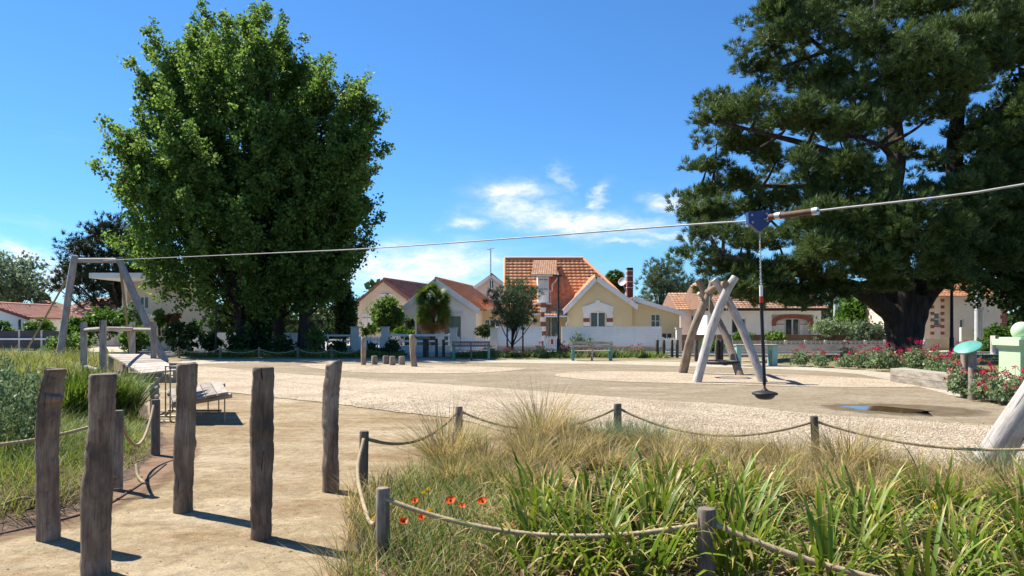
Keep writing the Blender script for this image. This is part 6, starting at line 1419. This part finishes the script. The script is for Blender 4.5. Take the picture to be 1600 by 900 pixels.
# ================================================================== LOW PLANTING
def disc(n, r, c): a = rng.uniform(0, 2*np.pi, n); u = rng.uniform(0, 1, n)**.5*r; return np.stack([c[0]+u*np.cos(a), c[1]+u*np.sin(a), np.zeros(n)], 1)
def tuft(name, label, c, n, r, h, w, mat, zf, lean=.35, curl=.5, group=None, cat='grass', seeds=0):
    P = disc(n, r, c); P[:, 2] = zf(P); out = unit(np.concatenate([P[:, :2]-np.array(c[:2])+rng.normal(0, r*.5, (n, 2)), np.zeros((n, 1))], 1))
    V, T = blades(P, h*rng.uniform(.45, 1.15, n), w*rng.uniform(.6, 1.3, n), lean, curl, out)
    t = thing(name, label, cat, (c[0], c[1], 0), group); fast('blades', V, T, mat, t)
    if seeds:
        P = disc(seeds, r*.9, c); P[:, 2] = zf(P); out = unit(np.concatenate([P[:, :2]-np.array(c[:2])+rng.normal(0, r*.4, (seeds, 2)), np.zeros((seeds, 1))], 1))
        V, T = blades(P, h*rng.uniform(.95, 1.45, seeds), .004, lean*.8, curl*.5, out); fast('seed_stalks', V, T, 'grass_dry', t)
    return t
# ---- strap-leaved clumps at the front right: every leaf a part
def strap_mesh(L, w, lean, curl, mat, tw):
    seg = 7; vs = []; uv = []; fs = []; x = 0.0; z = 0.0; a = lean
    for i in range(seg+1):
        t_ = i/seg; ww = w*.5*(1-.15*(1-t_)**2)*min(1, (1-t_)*2.6+.03); k = .30*ww
        ct, st = math.cos(tw*t_), math.sin(tw*t_)
        for s_, dz in ((-1, k), (0, 0), (1, k)): vs.append((x-dz*math.cos(a)*.6+st*s_*ww*.3, s_*ww*ct, z+dz*math.sin(a)*.6)); uv.append((s_*.5+.5, t_))
        st_ = L/seg; x += math.sin(a)*st_; z += math.cos(a)*st_; a += curl/seg*(0.3+1.7*t_)
    for i in range(seg):
        for j in range(2): fs.append((i*3+j, i*3+j+1, i*3+j+4, i*3+j+3))
    me = bpy.data.meshes.new('leaf'); me.from_pydata(vs, [], fs); u = me.uv_layers.new(name='UVMap')
    for lo in me.loops: u.data[lo.index].uv = uv[lo.vertex_index]
    me.polygons.foreach_set('use_smooth', np.ones(len(fs), bool)); me.materials.append(M[mat]); return me
random.seed(21)
LM = [strap_mesh(random.uniform(.40,.70), random.uniform(.017,.031), random.uniform(.03,.55), random.uniform(.4,2.9), 'strap', random.uniform(-.6,.6)) for _ in range(22)]
DM = [strap_mesh(random.uniform(.35,.6), random.uniform(.016,.03), random.uniform(.3,.9), random.uniform(1.0,2.6), 'strap_dry', random.uniform(-1,1)) for _ in range(8)]
def strap_clump(label, x, y, n, r, sc_=1.0, group='strap leaved clumps in the front bed'):
    z = float(zr(np.array([[x, y, 0]]))[0]); t = thing('strap_leaf_clump', label, 'plant', (x, y, z), group)
    for k in range(n):
        dry = random.random() < .3; me = random.choice(DM if dry else LM); a = random.uniform(0, 2*math.pi); rr = r*random.random()**.6
        o = bpy.data.objects.new('leaf', me); C.objects.link(o); o.parent = t; o.location = (rr*math.cos(a), rr*math.sin(a), -.02)
        s_ = sc_*random.uniform(.7, 1.12); o.scale = (s_, s_, s_); o.rotation_euler = (random.uniform(-.12,.12), random.uniform(-.12,.12), a+random.uniform(-.9,.9))
    return t
SC = [(.25,5.5,'leftmost strap-leaved clump of the front bed, beside the poppies'), (.62,5.15,None), (1.02,5.35,None), (1.42,5.15,None), (.45,4.75,None), (.95,4.78,None), (.75,5.85,None), (1.25,5.9,None), (1.62,5.6,None), (.15,5.0,None), (1.45,4.62,'strap-leaved clump right behind the near right rope post'),
      (2.1,5.2,None), (2.42,4.9,None), (2.62,5.45,None), (2.15,4.62,None), (2.95,5.0,None), (3.2,4.5,None), (2.75,4.45,None), (3.55,5.0,None), (2.45,4.1,None), (3.9,5.4,None), (3.0,4.0,None), (3.7,4.4,'strap-leaved clump at the lower right corner'), (1.95,6.0,None), (3.3,5.7,None), (.12,4.42,None), (.45,4.3,None), (.78,4.36,None), (1.32,4.3,None), (1.0,5.05,None), (2.2,3.92,None), (2.62,3.72,None), (3.1,3.6,None), (1.75,4.12,None)]
SL = row_labels([(800+F*x/y, y) for x, y, _ in SC], 'strap-leaved green clump', [4.72, 5.3], ['in the nearest row', 'in the middle row', 'in the back row'])
for (x, y, lb), sl_ in zip(SC, SL): strap_clump(lb or sl_, x, y, 84 if x < 1.8 else 74, .18, random.uniform(.92,1.1) if x < 1.8 else random.uniform(.76,.98))
# ---- straw coloured grass tufts
TU = [(690,7.9,.62,'tall straw grass tuft at the left back of the bed, before a rope post'), (735,8.6,.45,None), (800,8.6,.5,None), (850,9.0,.72,'tallest feathery straw grass tuft at the middle back of the bed'), (885,8.7,.55,None), (930,8.4,.4,None), (1000,8.6,.42,None), (1050,8.1,.55,None), (1095,8.2,.5,None), (1150,8.2,.45,None), (1200,7.9,.42,None), (1240,7.6,.45,None), (1330,7.3,.5,'straw grass tuft right of the leaning rope post'), (1390,7.0,.45,None), (1430,6.9,.42,None), (1480,6.5,.45,None), (1300,6.6,.4,None), (760,7.3,.45,None), (820,7.5,.45,None), (880,7.4,.45,None), (960,7.3,.45,None), (1020,7.1,.45,None), (1080,6.9,.42,None), (720,6.9,.35,None), (790,6.6,.35,None), (850,6.5,.35,None), (1140,6.9,.42,None), (1210,6.8,.4,None), (1370,6.2,.38,None), (1440,6.0,.38,None), (1510,5.9,.4,None), (1160,6.2,.35,None), (1240,6.1,.35,None), (1560,6.4,.45,None), (1590,5.8,.45,None)]
TL = row_labels([(a, b) for a, b, _, _ in TU], 'soft straw grass tuft', [6.75, 7.75], ['of the nearest tufts', 'of the middle tufts', 'of the tufts along the back rope'])
for i, (px, d, h, lb) in enumerate(TU):
    tuft('straw_grass_tuft', lb or TL[i], (X(px,d)+rng.normal(0,.05), d), int(520*(1.25 if lb else .85)), .13 if not lb else .17, h*(1.12 if lb else (.82 if px > 930 else .95)), .0062, 'grass_tan', zr, .32, .62, 'straw grass tufts', seeds=110 if lb else 60)
for px, d, lb in ((1580,6.9,'blue green needle tuft at the right edge of the front bed'), (1000,8.9,'blue green feathery tuft below the middle back rope'), (948,9.0,'blue green feathery tuft left of the middle rope post')):
    tuft('feathery_tuft', lb, (X(px,d), d), 700, .22, .42, .008, 'grass_grey', zr, .5, .5, None, 'plant')
# ---- fill between the clumps
P2 = scatter(RB, 7000); P = np.concatenate([P2, np.zeros((7000, 1))], 1); P[:, 2] = zr(P)+.005
V, T = blades(P, rng.uniform(.06, .2, 7000), rng.uniform(.004, .010, 7000), 1.2, .9); fast('dry_grass_litter', V, T, 'grass_dry', kind='stuff', label='dry straw litter covering the front bed', category='litter')
FZ = [(-1.0,4.3), (-1.0,4.9), (-1.28,6.4), (-1.0,7.3), (-.2,7.2), (.15,6.0), (.0,4.2)]
P2 = scatter(FZ, 2600); P = np.concatenate([P2, np.zeros((2600, 1))], 1); P[:, 2] = zr(P)
V, T = blades(P, rng.uniform(.08, .34, 2600), rng.uniform(.005, .012, 2600), .3, .4); fast('meadow_grass', V, T, 'grass_green', kind='stuff', label='green meadow stems around the poppies', category='grass')
P2 = scatter(FZ, 2200); P = np.concatenate([P2, np.zeros((2200, 1))], 1); P[:, 2] = zr(P)
V, T = blades(P, rng.uniform(.08, .32, 2200), rng.uniform(.003, .007, 2200), .4, .5); fast('straw_stems', V, T, 'grass_tan', kind='stuff', label='dry straw stems mixed in around the poppies', category='grass')
FZ2 = [(-.1,5.6), (1.8,6.4), (5.2,5.6), (5.5,3.6), (2,3.8), (.8,4.1)]
P2 = scatter(FZ2, 2600); P = np.concatenate([P2, np.zeros((2600, 1))], 1); P[:, 2] = zr(P)
V, T = blades(P, rng.uniform(.08, .26, 2600), rng.uniform(.005, .012, 2600), .5, .6); fast('undergrowth_grass', V, T, 'grass_green', kind='stuff', label='green undergrowth between the strap-leaved clumps', category='grass')
# ragged weeds along the sandy edge
P2 = scatter([(-1.18,4.3), (-1.12,5.0), (-1.5,6.6), (-1.25,7.4), (-.9,7.3), (-1.1,6.5), (-.85,4.8), (-.9,4.3)], 900); P = np.concatenate([P2, np.zeros((900, 1))], 1); P[:, 2] = np.maximum(.004, zr(P))
V, T = blades(P, rng.uniform(.08, .38, 900), rng.uniform(.003, .008, 900), .35, .4); fast('edge_weeds', V, T, 'grass_tan', kind='stuff', label='ragged weeds along the edge of the sandy path', category='weeds')
# ---- poppies and yellow flowers
def flower(px, py, d, label, mat, r, kind='poppy'):
    c = Vector(q(px, py, d)); t = thing(kind, label, 'flower', (c.x, d, 0)); b = Vector((c.x+random.uniform(-.03,.03), d+.02, .04))
    MB().tube(spline([b, b.lerp(c, .5)+Vector((.012,0,0)), c], 4), .0028, 5).build('stem', 'stemgreen', t); me = MB()
    yaw = random.uniform(0, 1.5); ax_ = Vector((random.uniform(-.4,.4), -.5, .8)).normalized(); qq = Vector((0,0,1)).rotation_difference(ax_)
    n = 4 if kind == 'poppy' else 8
    for k in range(n):
        a = yaw+2*math.pi*k/n; u = Vector((math.cos(a), math.sin(a), 0)); s_ = Vector((-math.sin(a), math.cos(a), 0)); w = r*(.8 if n == 4 else .3); g = []
        for i, (f, ww, up_) in enumerate(((.05,.25,0), (.5,.95,.12), (.9,.85,.42), (1.0,.4,.5))): g += [u*r*f-s_*w*ww+Vector((0,0,up_*r)), u*r*f+Vector((0,0,up_*r*.75-.002)), u*r*f+s_*w*ww+Vector((0,0,up_*r+.002*k))]
        MB()._add([qq @ p+c for p in g], [(i*3+j, i*3+j+1, i*3+j+4, i*3+j+3) for i in range(3) for j in range(2)], None, True).build('petal', mat, t)
    MB().lathe(c, [(.003,-.002), (r*.22,.004), (r*.2,.012), (.002,.016)], 8, ax_).build('flower_centre', 'black' if kind == 'poppy' else 'petal_yellow', t)
M['stemgreen'] = surf('flower_stem', (0.05,0.09,0.02), (0.09,0.14,0.03), 9, 0.6, 0.1, 0.002, 60)
for px, py, d, lb, r in ((630,815,4.95,'orange red poppy nearest the front rope post',.028), (648,783,5.3,'red poppy left of the poppy row',.027), (704,783,5.2,'largest orange poppy at the middle of the bed corner',.034), (754,784,5.2,'orange poppy with pale edge right of the middle one',.033), (795,825,4.9,'rightmost orange poppy near the sagging rope',.034), (722,791,5.2,'small pinkish red poppy between two orange ones',.024), (659,809,5.0,'dark red half closed poppy by the rope',.025)):
    flower(px, py, d, lb, 'petal_red', r)
for px, py, d, lb in ((671,798,5.1,'yellow flower under the red poppies'), (661,771,5.5,'small yellow flower above the red poppies, left'), (669,765,5.6,'small yellow flower above the red poppies, right'), (584,811,5.0,'small yellow flower beside the front rope post'), (1457,793,4.9,'single orange yellow flower among the right strap leaves')):
    flower(px, py, d, lb, 'petal_yellow', .017, 'yellow_flower')
flower(118,715,8.3,'lone poppy in the left meadow behind the log posts', 'petal_red', .03)
# ---- left bed
FG = [(-9.6,12.6,1.1), (-8.4,11.2,1.1), (-7.4,10.0,1.15), (-6.6,9.0,1.1), (-5.9,8.1,1.0), (-8.0,9.6,1.15), (-7.1,8.4,1.1), (-9.0,11.0,1.15), (-10.5,13.0,1.1)]
GL_ = row_labels([(800+F*x/y, y) for x, y, _ in FG], 'tall silvery green feathery bush at the left edge', [9.3, 10.6], ['of the nearest', 'of the middle ones', 'of the farthest'])
for i, (x, y, h) in enumerate(FG):
    t = thing('silvery_bush', GL_[i], 'shrub', (x, y, 0), 'silvery bushes at left'); k = 70; B0 = disc(k, .55, (x, y)); B0[:, 2] = .15
    ang = (B0-np.array([x, y, .15]))/.55; tips = B0+np.stack([ang[:, 0]*.35, ang[:, 1]*.35, np.full(k, 1.0)], 1)*(h*(1-.35*np.hypot(ang[:, 0], ang[:, 1])**2)*rng.uniform(.75, 1.1, k))[:, None]
    u = rng.uniform(.15, 1, (k, 42, 1)); Pp = (B0[:, None]*(1-u)+tips[:, None]*u+rng.normal(0, .028, (k, 42, 3))).reshape(-1, 3)
    leafmesh('foliage', leaves(Pp, .075, .16, 1.2), 'grass_grey', t); mb = MB()
    for j in range(0, k, 3): mb.tube([tuple(B0[j]-np.array([0,0,.2])), tuple(tips[j])], .004, 4, False)
    mb.build('stem', 'stemgreen', t)
for x, y, lb in ((X(112,11.5),11.5,'dark green strappy bush behind the left log posts, left half'), (X(148,11.9),11.9,'strappy bush behind the left log posts, middle'), (X(180,12.2),12.2,'strappy bush behind the left log posts, right end')):
    t = tuft('strappy_bush', lb, (x, y), 620, .32, .84, .024, 'strapbush', zl, .26, .3, None, 'shrub')
def field(name, label, poly, n, h, w, mat, zf, lean=.35, curl=.45):
    P2 = scatter(poly, n); P = np.concatenate([P2, np.zeros((n, 1))], 1); P[:, 2] = zf(P); pt = .75+.35*np.sin(P[:, 0]*2.1+1)*np.sin(P[:, 1]*1.7)+rng.normal(0, .15, n)
    V, T = blades(P, np.clip(pt, .35, 1.3)*rng.uniform(*h, n), rng.uniform(*w, n), lean, curl); fast(name, V, T, mat, kind='stuff', label=label, category='grass')
field('meadow_grass', 'lime green meadow grass of the left bed', [(-4.0,5.7), (-3.8,6.4), (-4.05,7.4), (-4.3,8.6), (-4.9,10.0), (-6.2,12.2), (-11,12.2), (-9,5.2)], 24000, (.14,.36), (.004,.010), 'grass_lime', zl)
field('meadow_grass', 'taller green weeds in the middle of the left bed', [(-4.5,7.0), (-4.5,8.6), (-5.2,10.4), (-9.0,11.0), (-7,6.6)], 7000, (.25,.55), (.005,.012), 'grass_green', zl)
field('meadow_grass', 'rough green grass on the far part of the left bed', [(-6.6,12.8), (-8.6,17), (-11.2,21), (-12.6,22), (-16,30), (-19,35.4), (-48,36), (-24,12.8)], 30000, (.28,.62), (.014,.030), 'grass_lime', zl)
field('dry_grass_litter', 'straw litter on the left bed edge', [(-4.0,5.6), (-3.75,6.3), (-4.0,7.3), (-4.3,8.6), (-4.9,8.6), (-4.6,5.2)], 1600, (.06,.18), (.004,.010), 'grass_dry', zl, 1.3, .9)
# ---- verges
def low(poly, n, h, w, mat, nm, lb): field(nm, lb, poly, n, h, w, mat, lambda P: np.full(len(P), .06))
low([(-17,37.2), (-15,35.3), (-5.4,35.4), (-5.4,37.2)], 7000, (.15,.42), (.02,.045), 'grass_green', 'ground_cover', 'green ground cover under the left trees')
low([(-3.0,37.2), (-2.9,34.8), (7.4,34.7), (7.6,37.2)], 5500, (.15,.45), (.02,.045), 'grass_green', 'ground_cover', 'green border plants below the white panel fence')
low([(12.2,36), (11.8,29.5), (14.6,26.5), (16,23), (22,30), (24,36)], 3500, (.12,.3), (.02,.04), 'grass_lime', 'ground_cover', 'green ground cover under the huge pine')
def valerian(seed, h, w):
    r_ = np.random.default_rng(seed); t = thing('valerian_plant', 'x', 'plant', (0,0,0)); k = 60
    Cn = unit(r_.normal(0, 1, (k, 3)))*r_.uniform(.4, .95, (k, 1))*np.array([w, w*.8, h*.42])+np.array([0, 0, h*.38]); P = clumps(Cn, 2, 8, .07, .05, 1, seed); P = P[P[:, 2] > .02]
    leafmesh('foliage', leaves(P, .085, .36, .4), 'leaf_valerian', t); mb = MB(); Q = []
    for i in range(11):
        a = r_.uniform(0, 6.28); u = r_.uniform(0, 1)**.5*w*1.05; hh = h*(1.08-.45*(u/w)**2)*r_.uniform(.82, 1.12); tip = np.array([u*math.cos(a), u*math.sin(a)*.8, hh]); mb.tube([(tip[0]*.4, tip[1]*.4, .05), tuple(tip)], .004, 4, False)
        Q.append(tip+r_.normal(0, 1, (20, 3))*np.array([.04, .04, .033]))
    mb.build('stem', 'stemgreen', t); leafmesh('blossom', leaves(np.concatenate(Q), .042, .5), 'valerian_red', t); return t
VP = [valerian(s, h, w) for s, h, w in ((1,.72,.46), (2,.62,.5), (3,.85,.42))]
VL = [(1250,28.2),(1282,27.6),(1322,26.8),(1348,27.2),(1380,25.6),(1405,26.2),(1434,24.9),(1465,23.8),(1492,22.6),(1325,30.2),(1368,29),(1395,28.4),(1425,27.5),(1455,26.5),(1482,25.6),(1505,24.5),(1520,21.5)]
VR = [(1543,15.4),(1566,14.9),(1592,14.6),(1612,15.4),(1540,16.6),(1503,16.2)]
VM = [(770,35.4),(795,35.0),(822,35.2),(845,34.9),(905,35.6),(925,35.2),(960,35.2),(985,35.5),(760,35.8),(1000,35.0),(880,35.8)]
first = [True]*3
def put(lst, lb, grp, smin, smax, edges=(), names=('in the row',)):
    labs = row_labels(lst, lb, list(edges), list(names))
    for i, (px, d) in enumerate(lst):
        k = (i*7+len(lst)) % 3; t = VP[k] if first[k] else copy_tree(VP[k]); first[k] = False
        t.location = (X(px,d), d, .06); s_ = random.uniform(smin, smax); t.scale = (s_*random.uniform(.9,1.1), s_, s_); t.rotation_euler = (0, 0, random.uniform(0, 6.28)); t['label'] = labs[i]; t['category'] = 'plant'; t['group'] = grp
put(VL, 'red flowering plant below the huge pine', 'red flowers under the pine', .8, 1.15, (24.2, 27.3), ('in the front', 'in the middle', 'at the back'))
put(VR, 'red flowering plant between turquoise sign and mint pillar', 'red flowers by the mint pillar', .68, .9)
put(VM, 'small red flowering plant below the white fences', 'red flowers below the white fences', .55, .95)
# ---- loose stones
def stones(name, label, P, s, mat, z):
    n = len(P); o = np.array([[1,0,0],[0,1,0],[-1,0,0],[0,-1,0],[0,0,.75],[0,0,-.5]]); a = rng.uniform(0, 6.28, n); ca, sa = np.cos(a), np.sin(a)
    V = np.tile(o, (n, 1, 1))*s[:, None, None]*rng.uniform(.65, 1.3, (n, 6, 1)); x = V[..., 0]*ca[:, None]-V[..., 1]*sa[:, None]; y = V[..., 0]*sa[:, None]+V[..., 1]*ca[:, None]; V = np.stack([x, y*.8, V[..., 2]], -1)+np.concatenate([P, np.full((n, 1), z)], 1)[:, None, :]
    f = np.array([[0,1,4],[1,2,4],[2,3,4],[3,0,4],[1,0,5],[2,1,5],[3,2,5],[0,3,5]]); return fast(name, V.reshape(-1, 3), (np.arange(n)[:, None, None]*6+f).reshape(-1, 3), mat, kind='stuff', label=label, category='gravel')
P2 = scatter([(-8.5,17), (-6.5,15.5), (-.6,12.4), (.0,10), (1.4,9.75), (3.4,8.45), (5.2,7.2), (8.6,7.4), (9.2,10.6), (5.5,13.2), (1,17.2)], 52000)
P2 = P2[in_poly(P2[:, 0], P2[:, 1], near_gravel)]; P2 = P2+rng.normal(0, 1, P2.shape)*np.where(rng.uniform(0, 1, (len(P2), 1)) < .12, .22, .03); P2 = P2[rng.uniform(0, 1, len(P2)) < np.clip((16.5-P2[:, 1])/7.0, 0, 1)**1.3]
stones('gravel_stones', 'beige gravel stones of the near play surface', P2, rng.uniform(.007, .018, len(P2)), 'stone', .018)
P2 = scatter([(-5,4.2), (-3.4,6), (-4.2,10), (-1.4,10), (-1.5,6.6), (-.9,4.2)], 1400)
stones('path_grit', 'scattered grit on the sandy path', P2, rng.uniform(.002, .0065, len(P2)), 'stone', .005)

P2 = scatter([(-5,4.2), (-3.5,6), (-4.3,10), (-6,14), (-.8,11), (-1.5,6.6), (-1.1,4.2)], 260); P = np.concatenate([P2, np.full((260, 1), .012)], 1)
LV = leaves(P, .028, .4, 0.0); LV[..., 2] = .007+np.abs(LV[..., 2]-.012)*.35; leafmesh('leaf_litter', LV, 'grass_dry', kind='stuff', label='dry leaf bits scattered on the sandy path', category='litter')
